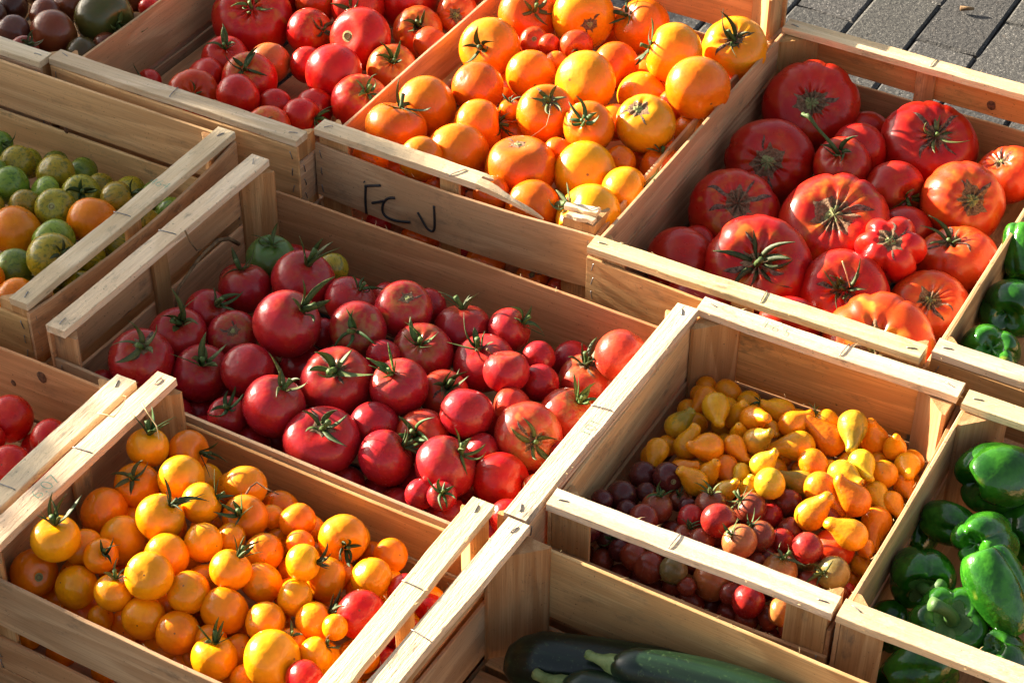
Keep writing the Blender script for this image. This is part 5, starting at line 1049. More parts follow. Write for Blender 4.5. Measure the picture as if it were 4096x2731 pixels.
('pear_tomato', 'yellow pear tomato, neck pointing right, right side of pear tomato crate', 7, 39.27, -4.68, -4.67, 1.71, 0.453, 0.381, 0.806, 'p', 'pear', 0.92, 0, 0, 0, ''),
('pear_tomato', 'yellow pear tomato, neck pointing left, right side of pear tomato crate', 7, 44.5, -5.84, -4.08, 1.69, -0.778, -0.278, 0.563, 'p', 'pear', 0.92, 0, 0, 0, ''),
('pear_tomato', 'amber pear tomato, neck pointing down, right side of pear tomato crate', 7, 44.89, 1.47, -8.1, 1.69, 0.023, -0.983, -0.181, 'p', 'pearor', 0.92, 0, 0, 0, ''),
('pear_tomato', 'yellow pear tomato, neck pointing down, back right of pear tomato crate, leftmost of two', 7, 45.4, 4.31, -7.28, 1.24, 0.697, -0.711, -0.094, 'p', 'pear', 0.92, 0, 0, 0, ''),
('pear_tomato', 'small amber pear tomato, neck pointing at the camera, right side of pear tomato crate', 7, 45.5, -3.59, -7.45, 1.01, 0.558, -0.786, 0.265, 'p', 'pearor', 0.92, 0, 0, 0, ''),
('pear_tomato', 'lemon yellow pear tomato, neck pointing at the camera, right side of pear tomato crate', 7, 45.49, -4.5, -9.29, 1.16, 0.727, -0.63, 0.274, 'p', 'pearye', 0.92, 0, 0, 0.2, ''),
('pear_tomato', 'lemon yellow pear tomato, neck pointing at the camera, centre of pear tomato crate', 7, 29.22, -4.46, -6.21, 1.23, 0.472, 0.182, 0.863, 'p', 'pearye', 0.92, 0, 0, 0.2, ''),
('pear_tomato', 'lemon yellow pear tomato, neck pointing up, centre of pear tomato crate', 7, 31.61, -3.1, -6.01, 1.29, 0.06, 0.13, 0.99, 'p', 'pearye', 0.92, 0, 0, 0.2, ''),
('pear_tomato', 'yellow pear tomato, neck pointing at the camera, back right of pear tomato crate', 7, 45.36, 8.22, -7.9, 1.25, 0.827, -0.558, 0.064, 'p', 'pear', 0.92, 0, 0, 0, ''),
('pear_tomato', 'yellow pear tomato, neck pointing at the camera, back middle of pear tomato crate', 7, 34.35, 12.42, -6.5, 1.29, -0.177, -0.95, 0.256, 'p', 'pear', 0.92, 0, 0, 0, ''),
('pear_tomato', 'yellow pear tomato, neck pointing up, back right of pear tomato crate', 7, 42.79, 11.71, -6.47, 1.37, 0.13, -0.136, 0.982, 'p', 'pear', 0.92, 0, 0, 0, ''),
('pear_tomato', 'small yellow pear tomato, neck pointing down, back middle of pear tomato crate', 7, 29.29, 7.96, -6.61, 1.07, 0.64, -0.743, 0.194, 'p', 'pear', 0.92, 0, 0, 0, ''),
('cherry_tomato', 'dark purple-brown cherry tomato, no stalk showing, front left of pear tomato crate, fourth from left', 8, 19.43, -10.05, -6.73, 1.77, -0.521, 0.805, 0.285, 'x', 'dchoc', 0.92, 0, 0, 0.1, ''),
('cherry_tomato', 'dark purple-brown cherry tomato, round stalk scar, left side of pear tomato crate', 8, 22.96, -5.76, -5.85, 1.73, 0.774, -0.551, 0.313, 'o', 'dchoc', 0.92, 0, 0, 0.1, ''),
('cherry_tomato', 'dark purple-brown cherry tomato, no stalk showing, left side of pear tomato crate', 8, 20.04, -5.93, -6.74, 1.59, -0.407, 0.831, -0.379, 'x', 'dchoc', 0.92, 0, 0, 0.1, ''),
('cherry_tomato', 'small dark purple-brown cherry tomato, smooth, front left of pear crate, leftmost of two', 8, 21.66, -8.45, -6.54, 1.16, -0.216, 0.81, -0.545, 'x', 'dchoc', 0.92, 0, 0, 0.1, ''),
('cherry_tomato', 'brown-red cherry tomato, star calyx, front left of pear tomato crate, leftmost of two', 8, 23.83, -10.19, -6.35, 1.8, 0.044, 0.26, 0.965, 's', 'choc', 0.92, 0, 0, 0.25, ''),
('cherry_tomato', 'brown-red cherry tomato, no stalk showing, front left of pear tomato crate, second from left', 8, 23.6, -13.18, -5.62, 1.68, -0.525, 0.602, -0.602, 'x', 'choc', 0.92, 0, 0, 0.25, ''),
('cherry_tomato', 'dark purple-brown cherry tomato, no stalk showing, front left of pear tomato crate, rightmost of five', 8, 21.18, -12.16, -6.35, 1.25, -0.359, -0.364, -0.859, 'x', 'dchoc', 0.92, 0, 0, 0.1, ''),
('cherry_tomato', 'brown-red cherry tomato, upright calyx, front middle of pear tomato crate, rightmost of two', 8, 28.92, -7.34, -5.91, 1.8, -0.106, 0.053, 0.993, 'u', 'choc', 0.92, 0, 0, 0.25, ''),
('cherry_tomato', 'wine red cherry tomato, no stalk showing, front middle of pear tomato crate', 8, 27.68, -9.94, -6.2, 1.49, -0.966, 0.039, -0.257, 'x', 'chred', 0.92, 0, 0, 0.1, ''),
('cherry_tomato', 'large wine red cherry tomato, no stalk showing, front middle of pear tomato crate', 8, 31.42, -11.08, -3.79, 1.91, -0.4, 0.911, 0.099, 'x', 'chred', 0.92, 0, 0, 0.1, ''),
('cherry_tomato', 'brown-red cherry tomato, star calyx, centre of pear tomato crate', 8, 33.1, -6.59, -5.11, 1.84, -0.668, -0.197, 0.717, 's', 'choc', 0.92, 0, 0, 0.25, ''),
('cherry_tomato', 'wine red cherry tomato, no stalk showing, centre of pear tomato crate', 8, 34.84, -4.86, -6.79, 1.45, -0.745, 0.584, -0.323, 'x', 'chred', 0.92, 0, 0, 0.1, ''),
('cherry_tomato', 'brown-red cherry tomato, no stalk showing, centre of pear tomato crate, rightmost of two', 8, 35.82, -2.16, -6.7, 1.66, -0.445, 0.871, 0.206, 'x', 'choc', 0.92, 0, 0, 0.25, ''),
('cherry_tomato', 'brown-red cherry tomato, star calyx, front middle of pear tomato crate', 8, 35.84, -10.32, -4.61, 1.76, -0.712, -0.103, 0.694, 's', 'choc', 0.92, 0, 0, 0.25, ''),
('cherry_tomato', 'tan-brown cherry tomato, star calyx, front middle of pear tomato crate', 8, 34.68, -13.06, -3.58, 1.88, -0.462, -0.405, 0.789, 's', 'chtan', 0.92, 0, 0, 0.35, ''),
('cherry_tomato', 'wine red cherry tomato, no stalk showing, front right of pear tomato crate, second from left', 8, 37.66, -8.29, -6.25, 1.48, -0.873, 0.42, -0.247, 'x', 'chred', 0.92, 0, 0, 0.1, ''),
('cherry_tomato', 'brown-red cherry tomato, no stalk showing, right side of pear tomato crate, leftmost of two', 8, 37.56, -5.71, -6.77, 1.39, 0.509, -0.129, -0.851, 'x', 'choc', 0.92, 0, 0, 0.25, ''),
('cherry_tomato', 'wine red cherry tomato, no stalk showing, front right of pear tomato crate, rightmost of three', 8, 41.08, -9.89, -4.19, 1.74, 0.505, 0.857, -0.099, 'x', 'chred', 0.92, 0, 0, 0.1, ''),
('red_tomato', 'only larger red tomato among the brown cherry tomatoes', 8, 42.64, -5.74, -7.12, 2.27, 0.262, 0.394, -0.881, 'x', 'redor', 0.92, 0, 0, 0.25, ''),
('cherry_tomato', 'greenish brown cherry tomato, no stalk showing, front right of pear tomato crate', 8, 40.43, -9.42, -7.02, 1.52, -0.761, 0.635, 0.133, 'x', 'chgr', 0.92, 0, 0, 0.7, ''),
('cherry_tomato', 'greenish brown cherry tomato, star calyx, front right of pear tomato crate', 8, 44.54, -10.87, -5.25, 1.83, -0.531, -0.747, 0.4, 's', 'chgr', 0.92, 0, 0, 0.7, ''),
('cherry_tomato', 'large tan-brown cherry tomato, star calyx, front right of pear tomato crate', 8, 39.45, -13.01, -5.6, 1.93, 0.041, 0.181, 0.983, 's', 'chtan', 0.92, 0, 0, 0.35, ''),
('cherry_tomato', 'brown-red cherry tomato, no stalk showing, front right of pear tomato crate, rightmost of two', 8, 42.39, -11.97, -6.86, 1.35, -0.229, 0.254, -0.94, 'x', 'choc', 0.92, 0, 0, 0.25, ''),
('cherry_tomato', 'small wine red cherry tomato, no stalk showing, front right of pear tomato crate', 8, 45.51, -8.62, -9.68, 1.18, -0.212, 0.977, 0.027, 'x', 'chred', 0.92, 0, 0, 0.1, ''),
('cherry_tomato', 'brown-red cherry tomato, no stalk showing, front middle of pear tomato crate, second from left', 8, 30.31, -12.6, -6.02, 1.42, -0.562, 0.826, -0.041, 'x', 'choc', 0.92, 0, 0, 0.25, ''),
('cherry_tomato', 'brown-red cherry tomato, upright calyx, front middle of pear tomato crate, leftmost of two', 8, 28.18, -12.22, -6.81, 1.39, 0.264, 0.273, 0.925, 'u', 'choc', 0.92, 0, 0, 0.25, ''),
('cherry_tomato', 'large tan-brown cherry tomato, no stalk showing, front middle of pear tomato crate', 8, 32.99, -15.59, -8.24, 2.1, 0.366, 0.927, -0.079, 'x', 'chtan', 0.92, 0, 0, 0.35, ''),
('cherry_tomato', 'wine red cherry tomato, no stalk showing, front right of pear tomato crate, leftmost of three', 8, 37.82, -17.11, -7.28, 1.82, 0.654, 0.618, -0.436, 'x', 'chred', 0.92, 0, 0, 0.1, ''),
('cherry_tomato', 'tan-brown cherry tomato, no stalk showing, front right of pear tomato crate', 8, 41.54, -17.06, -6.86, 1.52, 0.83, 0.422, -0.364, 'x', 'chtan', 0.92, 0, 0, 0.35, ''),
('cherry_tomato', 'brown-red cherry tomato, no stalk showing, front middle of pear tomato crate, rightmost of three', 8, 35.69, -16.48, -7.86, 1.3, -0.565, 0.463, -0.683, 'x', 'choc', 0.92, 0, 0, 0.25, ''),
('cherry_tomato', 'small brown-red cherry tomato, no stalk showing, front middle of pear tomato crate', 8, 31.12, -17.77, -7.95, 1.07, -0.164, 0.738, -0.654, 'x', 'choc', 0.92, 0, 0, 0.25, ''),
('cherry_tomato', 'brown-red cherry tomato, no stalk showing, front left of pear tomato crate, rightmost of three', 8, 26.46, -17.35, -7.83, 1.76, 0.246, 0.703, -0.668, 'x', 'choc', 0.92, 0, 0, 0.25, ''),
('cherry_tomato', 'greenish brown cherry tomato, no stalk showing, front middle of pear tomato crate', 8, 29.2, -17.06, -7.08, 1.56, 0.308, 0.797, -0.519, 'x', 'chgr', 0.92, 0, 0, 0.7, ''),
('cherry_tomato', 'brown-red cherry tomato, no stalk showing, front left of pear tomato crate, leftmost of three', 8, 24.41, -16.88, -7.65, 1.57, 0.527, 0.848, 0.057, 'x', 'choc', 0.92, 0, 0, 0.25, ''),
('cherry_tomato', 'dark purple-brown cherry tomato, no stalk showing, front left of pear tomato crate, third from left', 8, 22.56, -16.28, -8.11, 1.34, -0.582, 0.811, 0.062, 'x', 'dchoc', 0.92, 0, 0, 0.1, ''),
('cherry_tomato', 'dark purple-brown cherry tomato, no stalk showing, front left of pear tomato crate, leftmost of five', 8, 18.69, -17.07, -5.99, 1.73, -0.682, 0.484, -0.548, 'x', 'dchoc', 0.92, 0, 0, 0.1, ''),
('cherry_tomato', 'dark purple-brown cherry tomato, star calyx, front left of pear tomato crate', 8, 20.57, -14.97, -8.0, 1.6, 0.629, -0.578, 0.519, 's', 'dchoc', 0.92, 0, 0, 0.1, ''),
('cherry_tomato', 'dark purple-brown cherry tomato, no stalk showing, front left of pear tomato crate, second from left', 8, 18.32, -12.53, -5.78, 1.2, -0.022, -0.453, -0.891, 'x', 'dchoc', 0.92, 0, 0, 0.1, ''),
('cherry_tomato', 'brown-red cherry tomato, no stalk showing, front right of pear tomato crate, leftmost of two', 8, 36.79, -10.47, -7.13, 1.42, -0.502, -0.037, -0.864, 'x', 'choc', 0.92, 0, 0, 0.25, ''),
('cherry_tomato', 'small brown-red cherry tomato, no stalk showing, front right of pear tomato crate', 8, 36.56, -12.62, -6.19, 1.17, 0.584, 0.18, -0.792, 'x', 'choc', 0.92, 0, 0, 0.25, ''),
('cherry_tomato', 'brown-red cherry tomato, no stalk showing, right side of pear tomato crate, rightmost of two', 8, 40.74, -2.38, -6.5, 1.4, -0.616, -0.358, -0.702, 'x', 'choc', 0.92, 0, 0, 0.25, ''),
('cherry_tomato', 'brown-red cherry tomato, no stalk showing, front middle of pear tomato crate, leftmost of three', 8, 27.16, -14.66, -7.03, 1.48, 0.62, 0.413, -0.667, 'x', 'choc', 0.92, 0, 0, 0.25, ''),
('cherry_tomato', 'brown-red cherry tomato, star calyx, front left of pear tomato crate, rightmost of two', 8, 25.03, -7.0, -7.41, 1.22, 0.001, -0.143, 0.99, 's', 'choc', 0.92, 0, 0, 0.25, ''),
('cherry_tomato', 'small dark purple-brown cherry tomato, smooth, front left of pear crate, rightmost of two', 8, 26.55, -8.06, -6.77, 1.11, -0.671, 0.633, -0.387, 'x', 'dchoc', 0.92, 0, 0, 0.1, ''),
('cherry_tomato', 'brown-red cherry tomato, no stalk showing, centre of pear tomato crate, leftmost of two', 8, 29.76, -2.47, -7.28, 1.32, -0.238, 0.874, 0.424, 'x', 'choc', 0.92, 0, 0, 0.25, ''),
('beefsteak_tomato', 'large ribbed red tomato, corky brown crown, back left of beefsteak crate', 9, 6.73, 73.49, -7.46, 6.78, 0.222, -0.693, 0.686, 'k', 'beef', 0.68, 9, 0.099, 0.3, ''),
('beefsteak_tomato', 'ribbed red tomato, corky brown crown, left side of beefsteak crate, rightmost of two', 9, 6.63, 59.48, -8.5, 6.14, 0.214, -0.788, 0.577, 'k', 'beef', 0.75, 8, 0.099, 0.3, ''),
('beefsteak_tomato', 'red tomato whose long green stalk bends out to the left', 9, 16.3, 61.19, -6.71, 3.95, -0.077, -0.463, 0.883, 'u', 'beef', 0.92, 6, 0.04, 0.3, 'L'),
('beefsteak_tomato', 'small ribbed red tomato, no stalk showing, back middle of beefsteak crate', 9, 16.11, 68.1, -8.45, 3.91, 0.507, 0.859, 0.073, 'x', 'beef', 0.92, 0, 0, 0.3, ''),
('beefsteak_tomato', 'large ribbed red tomato, star calyx, back middle of beefsteak crate', 9, 24.15, 73.63, -8.35, 6.77, 0.342, -0.346, 0.874, 's', 'beef', 0.7, 10, 0.072, 0.3, 'k'),
('beefsteak_tomato', 'ribbed red tomato, star calyx, back middle of beefsteak crate', 9, 23.77, 61.55, -8.58, 4.24, 0.796, -0.556, 0.239, 's', 'beef', 0.92, 5, 0.054, 0.3, ''),
('beefsteak_tomato', 'ribbed orange-red tomato, corky brown crown, back right of beefsteak crate, rightmost of two', 9, 35.62, 72.77, -8.5, 4.54, -0.432, -0.241, 0.869, 'k', 'beefor', 0.75, 9, 0.072, 0.5, ''),
('beefsteak_tomato', 'ribbed orange-red tomato, corky brown crown, back right of beefsteak crate, leftmost of two', 9, 32.9, 62.52, -7.85, 5.59, 0.449, -0.601, 0.662, 'k', 'beefor', 0.92, 9, 0.081, 0.5, ''),
('beefsteak_tomato', 'ribbed red tomato, corky brown crown, left side of beefsteak crate, leftmost of two', 9, 7.04, 47.21, -9.09, 6.14, 0.288, -0.433, 0.854, 'k', 'beef', 0.75, 9, 0.081, 0.75, 'S'),
('beefsteak_tomato', 'large ribbed red tomato, corky brown crown, centre of beefsteak crate', 9, 19.83, 50.26, -8.64, 7.33, 0.123, -0.526, 0.842, 'k', 'beef', 0.78, 10, 0.117, 0.75, ''),
('beefsteak_tomato', 'small deeply lobed bright red tomato perched among the big beefsteaks', 9, 29.07, 45.66, -5.94, 4.54, 0.078, -0.488, 0.869, 'k', 'beefsm', 0.85, 6, 0.3, 0, ''),
('beefsteak_tomato', 'ribbed orange-red tomato, upright calyx, right side of beefsteak crate', 9, 35.67, 52.93, -10.1, 5.4, -0.324, -0.078, 0.943, 'u', 'beefor', 0.8, 7, 0.072, 0.5, 'k'),
('beefsteak_tomato', 'huge ribbed red tomato with sprawling green calyx at the front left of beefsteak crate', 9, 15.29, 35.98, -7.72, 6.92, 0.22, -0.641, 0.736, 's', 'beef', 0.72, 9, 0.09, 0.75, 'kb'),
('beefsteak_tomato', 'ribbed red tomato, upright calyx, front middle of beefsteak crate', 9, 26.39, 37.4, -8.54, 5.75, 0.165, -0.623, 0.764, 'u', 'beef', 0.75, 8, 0.063, 0.3, 'k'),
('beefsteak_tomato', 'ribbed orange-red tomato, corky brown crown, front right of beefsteak crate', 9, 36.1, 42.0, -10.37, 5.3, 0.109, -0.444, 0.889, 'k', 'beefor', 0.82, 10, 0.072, 0.5, ''),
('beefsteak_tomato', 'ribbed red tomato, no stalk showing, front left of beefsteak crate', 9, 5.51, 33.72, -8.89, 4.53, 0.616, 0.681, -0.396, 'x', 'beef', 0.92, 11, 0.081, 0.3, ''),
('beefsteak_tomato', 'small ribbed red tomato, no stalk showing, front middle of beefsteak crate', 9, 22.91, 28.42, -8.5, 4.06, -0.473, 0.864, 0.175, 'x', 'beef', 0.75, 0, 0, 0.3, ''),
('beefsteak_tomato', 'large ribbed orange-red tomato, corky brown crown, front right of beefsteak crate', 9, 33.95, 29.7, -8.81, 7.13, -0.028, -0.636, 0.771, 'k', 'beefor', 0.65, 8, 0.135, 1, ''),
('beefsteak_tomato', 'small ribbed red tomato, no stalk showing, front left of beefsteak crate', 9, 5.25, 39.6, -9.82, 2.39, -0.582, 0.51, -0.633, 'x', 'beef', 0.92, 0, 0, 0.3, ''),
('dark_tomato', 'chestnut brown tomato half hidden deep, front middle of dark crate, leftmost', 10, -95.41, 25.26, -12.54, 2.19, 0.547, -0.226, -0.806, 'brown'),
('dark_tomato', 'chestnut brown tomato half hidden deep, front middle of dark crate, rightmost', 10, -97.46, 29.82, -8.28, 2.26, -0.432, 0.131, -0.892, 'brown'),
('dark_tomato', 'dark green-brown tomato half hidden deep, front right of dark crate, leftmost', 10, -94.19, 25.72, -8.29, 2.14, 0.471, 0.82, -0.325, 'moss'),
('dark_tomato', 'dark green-brown tomato half hidden deep, front right of dark crate, rightmost', 10, -89.63, 29.86, -12.56, 2.59, -0.845, -0.079, -0.529, 'moss'),
('dark_tomato', 'chestnut brown tomato half hidden deep, front right of dark crate, leftmost', 10, -91.98, 26.55, -11.54, 2.2, -0.147, -0.611, -0.778, 'brown'),
('dark_tomato', 'chestnut brown tomato half hidden deep, front right of dark crate, rightmost', 10, -89.41, 26.48, -8.6, 2.33, 0.677, 0.395, -0.621, 'brown'),
('dark_tomato', 'dark green-brown tomato half hidden deep, back right of dark crate, leftmost', 10, -89.25, 42.6, -11.45, 2.21, -0.319, 0.025, 0.948, 'moss'),
('dark_tomato', 'dark green-brown tomato half hidden deep, back right of dark crate, second from left', 10, -93.05, 54.13, -9.07, 2.59, 0.178, -0.42, 0.89, 'moss'),
('dark_tomato', 'dark green-brown tomato half hidden deep, back right of dark crate, third from left', 10, -91.43, 56.69, -11.68, 2.04, -0.109, -0.368, 0.923, 'moss'),
('dark_tomato', 'dark green-brown tomato half hidden deep, back right of dark crate, fourth from left', 10, -89.53, 57.09, -8.61, 2.13, -0.329, -0.776, 0.538, 'moss'),
('dark_tomato', 'dark green-brown tomato half hidden deep, back right of dark crate, fifth from left', 10, -90.13, 60.39, -10.98, 2.08, 0.042, 0.983, 0.176, 'moss'),
('dark_tomato', 'dark green-brown tomato half hidden deep, back right of dark crate, rightmost', 10, -89.7, 63.46, -13.18, 2.2, 0.975, 0.077, -0.208, 'moss'),
('dark_tomato', 'blackish brown tomato half hidden deep, front right of dark crate, leftmost', 10, -94.8, 28.83, -10.72, 2.05, -0.355, -0.875, 0.331, 'dark'),
('dark_tomato', 'blackish brown tomato half hidden deep, front right of dark crate, rightmost', 10, -91.69, 30.43, -8.77, 2.5, -0.018, 0.95, 0.311, 'dark'),
('dark_tomato', 'blackish brown tomato half hidden deep, front middle of dark crate', 10, -97.77, 25.88, -9.18, 2.16, -0.298, 0.925, -0.235, 'dark'),
('dark_tomato', 'chestnut brown tomato half hidden deep, back right of dark crate, leftmost', 10, -89.22, 47.16, -9.21, 2.19, 0.066, -0.544, 0.837, 'brown'),
('dark_tomato', 'chestnut brown tomato half hidden deep, back right of dark crate, second from left', 10, -89.58, 48.73, -12.71, 2.19, 0.209, 0.256, -0.944, 'brown'),
('dark_tomato', 'chestnut brown tomato half hidden deep, back right of dark crate, rightmost', 10, -90.38, 50.65, -9.43, 2.14, -0.104, -0.427, 0.898, 'brown'),
('dark_tomato', 'chestnut brown tomato half hidden deep, centre of dark crate', 10, -94.88, 32.69, -9.9, 2.05, -0.537, 0.462, -0.706, 'brown'),
('dark_tomato', 'blackish brown tomato half hidden deep, right side of dark crate', 10, -89.38, 33.16, -10.41, 2.1, 0.25, -0.478, -0.842, 'dark'),
('dark_tomato', 'dark green-brown tomato half hidden deep, right side of dark crate', 10, -89.76, 36.85, -11.87, 2.21, -0.724, -0.664, -0.188, 'moss'),
('dark_tomato', 'blackish brown tomato half hidden deep, back right of dark crate', 10, -91.39, 52.45, -12.56, 2.12, -0.615, -0.267, 0.742, 'dark'),
('orange_tomato', 'orange tomato half hidden deep, back right of handwritten orange crate, leftmost', 11, -16.46, 69.34, -7.35, 3.5, -0.96, -0.279, 0.034, 'orange'),
('orange_tomato', 'orange tomato half hidden deep, back right of handwritten orange crate, rightmost', 11, -5.16, 77.09, -11.34, 2.87, 0.722, 0.356, -0.593, 'orange'),
('orange_tomato', 'orange tomato half hidden deep, back middle of handwritten orange crate', 11, -27.23, 78.54, -7.56, 2.97, 0.776, 0.007, 0.631, 'orange'),
('orange_tomato', 'deep orange tomato half hidden deep, right side of handwritten orange crate, leftmost', 11, -7.31, 50.2, -7.66, 2.74, -0.788, -0.368, -0.493, 'dorange'),
('orange_tomato', 'deep orange tomato half hidden deep, right side of handwritten orange crate, second from left', 11, -5.59, 47.08, -10.82, 2.89, -0.897, 0.442, -0.005, 'dorange'),
('orange_tomato', 'deep orange tomato half hidden deep, right side of handwritten orange crate, rightmost', 11, -4.63, 60.39, -9.76, 3.22, 0.993, -0.057, 0.103, 'dorange'),
('orange_tomato', 'deep orange tomato half hidden deep, left side of handwritten orange crate', 11, -31.67, 57.36, -7.71, 3.26, 0.107, 0.296, -0.949, 'dorange'),
('orange_tomato', 'orange tomato half hidden deep, centre of handwritten orange crate', 11, -25.54, 46.59, -7.77, 2.89, -0.142, 0.615, 0.776, 'orange'),
('orange_tomato', 'orange tomato half hidden deep, front right of handwritten orange crate, leftmost', 11, -15.32, 33.45, -11.51, 2.94, -0.918, 0.0, 0.396, 'orange'),
('orange_tomato', 'orange tomato half hidden deep, front right of handwritten orange crate, second from left', 11, -8.94, 32.19, -11.56, 2.91, -0.005, -0.665, 0.747, 'orange'),
('orange_tomato', 'orange tomato half hidden deep, front right of handwritten orange crate, rightmost', 11, -6.11, 41.84, -8.06, 3.5, -0.862, 0.435, 0.261, 'orange'),
('orange_tomato', 'deep orange tomato half hidden deep, front right of handwritten orange crate, leftmost', 11, -4.51, 30.49, -13.11, 2.8, 0.14, 0.778, 0.612, 'dorange'),
('orange_tomato', 'deep orange tomato half hidden deep, front right of handwritten orange crate, second from left', 11, -6.22, 35.65, -8.7, 2.73, -0.189, 0.853, -0.486, 'dorange'),
('orange_tomato', 'deep orange tomato half hidden deep, front right of handwritten orange crate, rightmost', 11, -4.22, 39.52, -12.74, 3.01, -0.333, 0.864, 0.377, 'dorange'),
('orange_tomato', 'deep orange tomato half hidden deep, back right of handwritten orange crate, leftmost', 11, -4.41, 66.03, -9.27, 3.0, -0.474, 0.777, 0.415, 'dorange'),
('orange_tomato', 'deep orange tomato half hidden deep, back right of handwritten orange crate, rightmost', 11, -4.47, 71.5, -9.52, 2.92, -0.085, 0.687, 0.721, 'dorange'),
('orange_tomato', 'orange tomato half hidden deep, front middle of handwritten orange crate', 11, -28.18, 39.14, -9.59, 2.85, 0.673, 0.739, -0.041, 'orange'),
('orange_tomato', 'orange tomato half hidden deep, right side of handwritten orange crate', 11, -5.38, 55.32, -9.75, 2.79, -0.438, 0.823, -0.36, 'orange'),
('orange_tomato', 'deep orange tomato half hidden deep, front middle of handwritten orange crate, leftmost', 11, -29.31, 33.57, -10.29, 2.9, -0.154, 0.873, -0.463, 'dorange'),
('orange_tomato', 'deep orange tomato half hidden deep, front middle of handwritten orange crate, rightmost', 11, -21.89, 35.1, -11.39, 3.56, 0.475, -0.738, 0.479, 'dorange'),
('orange_tomato', 'deep orange tomato half hidden deep, front left of handwritten orange crate, leftmost', 11, -37.68, 34.27, -10.31, 2.87, 0.956, 0.278, 0.091, 'dorange'),
('orange_tomato', 'deep orange tomato half hidden deep, front left of handwritten orange crate, rightmost', 11, -36.7, 38.73, -11.95, 2.73, -0.663, -0.544, 0.515, 'dorange'),
('orange_tomato', 'orange tomato half hidden deep, front left of handwritten orange crate', 11, -34.33, 31.63, -12.41, 2.77, -0.715, 0.204, 0.669, 'orange'),
('striped_tomato', 'olive-yellow tomato half hidden deep, centre of striped crate, leftmost', 12, -63.41, -6.94, -10.77, 2.13, 0.291, 0.824, -0.487, 'zolive'),
('striped_tomato', 'olive-yellow tomato half hidden deep, centre of striped crate, rightmost', 12, -61.91, -1.43, -10.78, 2.54, -0.515, -0.675, 0.528, 'zolive'),
('striped_tomato', 'olive-yellow tomato half hidden deep, front right of striped crate, leftmost', 12, -58.4, -15.26, -10.94, 2.42, 0.105, 0.559, 0.823, 'zolive'),
('striped_tomato', 'olive-yellow tomato half hidden deep, front right of striped crate, second from left', 12, -59.37, -11.43, -10.8, 2.02, 0.634, 0.033, -0.772, 'zolive'),
('striped_tomato', 'olive-yellow tomato half hidden deep, front right of striped crate, rightmost', 12, -57.25, -10.47, -13.45, 2.16, 0.203, 0.654, 0.729, 'zolive'),
('striped_tomato', 'olive-yellow tomato half hidden deep, right side of striped crate, leftmost', 12, -58.98, -6.41, -10.81, 2.33, -0.676, 0.622, 0.395, 'zolive'),
('striped_tomato', 'olive-yellow tomato half hidden deep, right side of striped crate, second from left', 12, -57.81, -2.38, -10.82, 2.12, 0.069, 0.728, 0.682, 'zolive'),
('striped_tomato', 'olive-yellow tomato half hidden deep, right side of striped crate, third from left', 12, -58.6, -0.05, -13.82, 2.09, -0.554, 0.62, -0.556, 'zolive'),
('striped_tomato', 'olive-yellow tomato half hidden deep, right side of striped crate, rightmost', 12, -60.61, 3.26, -11.26, 2.04, 0.875, 0.296, -0.382, 'zolive'),
('striped_tomato', 'green-striped tomato half hidden deep, right side of striped crate', 12, -57.22, 1.77, -10.91, 2.2, -0.842, 0.273, -0.465, 'zebra'),
('striped_tomato', 'olive-yellow tomato half hidden deep, front middle of striped crate', 12, -62.9, -11.1, -10.95, 1.98, 0.751, -0.542, -0.377, 'zolive'),
('striped_tomato', 'olive-yellow tomato half hidden deep, back right of striped crate, leftmost', 12, -60.62, 8.51, -11.01, 2.54, 0.474, -0.878, -0.06, 'zolive'),
('striped_tomato', 'olive-yellow tomato half hidden deep, back right of striped crate, rightmost', 12, -57.45, 5.76, -11.21, 2.31, -0.982, 0.123, 0.144, 'zolive'),
('striped_tomato', 'green-striped tomato half hidden deep, back middle of striped crate, leftmost', 12, -64.06, 5.95, -11.95, 1.96, 0.247, -0.917, 0.314, 'zebra'),
('striped_tomato', 'green-striped tomato half hidden deep, back middle of striped crate, rightmost', 12, -63.34, 14.69, -11.11, 1.98, 0.531, 0.806, -0.261, 'zebra'),
('striped_tomato', 'green-striped tomato half hidden deep, back right of striped crate', 12, -58.61, 12.46, -11.15, 2.44, 0.256, 0.943, 0.211, 'zebra'),
('striped_tomato', 'green-striped tomato half hidden deep, front right of striped crate, leftmost', 12, -61.69, -17.64, -11.23, 2.23, -0.274, 0.028, -0.961, 'zebra'),
('striped_tomato', 'green-striped tomato half hidden deep, front right of striped crate, rightmost', 12, -60.25, -8.62, -13.83, 2.05, 0.29, -0.445, 0.847, 'zebra'),
('striped_tomato', 'olive-yellow tomato half hidden deep, back middle of striped crate', 12, -67.13, 14.21, -11.31, 2.15, 0.26, 0.146, -0.954, 'zolive'),
('striped_tomato', 'olive-yellow tomato half hidden deep, back left of striped crate, leftmost', 12, -83.38, 12.43, -11.33, 2.18, -0.607, -0.648, 0.46, 'zolive'),
('striped_tomato', 'olive-yellow tomato half hidden deep, back left of striped crate, rightmost', 12, -71.18, 12.83, -11.46, 2.08, -0.231, 0.761, -0.606, 'zolive'),
('striped_tomato', 'green-striped tomato half hidden deep, back left of striped crate, leftmost', 12, -80.62, 14.96, -12.14, 2.03, 0.823, 0.439, 0.36, 'zebra'),
('striped_tomato', 'green-striped tomato half hidden deep, back left of striped crate, rightmost', 12, -75.37, 14.17, -11.35, 2.4, -0.867, -0.228, 0.443, 'zebra'),
('pink_tomato', 'pink-red tomato half hidden deep, front left of pink-red crate, leftmost', 13, -41.46, -20.0, -11.1, 2.44, -0.836, 0.088, 0.542, 'pink'),
('pink_tomato', 'pink-red tomato half hidden deep, front left of pink-red crate, second from left', 13, -37.83, -19.53, -13.36, 2.43, -0.153, 0.94, 0.304, 'pink'),
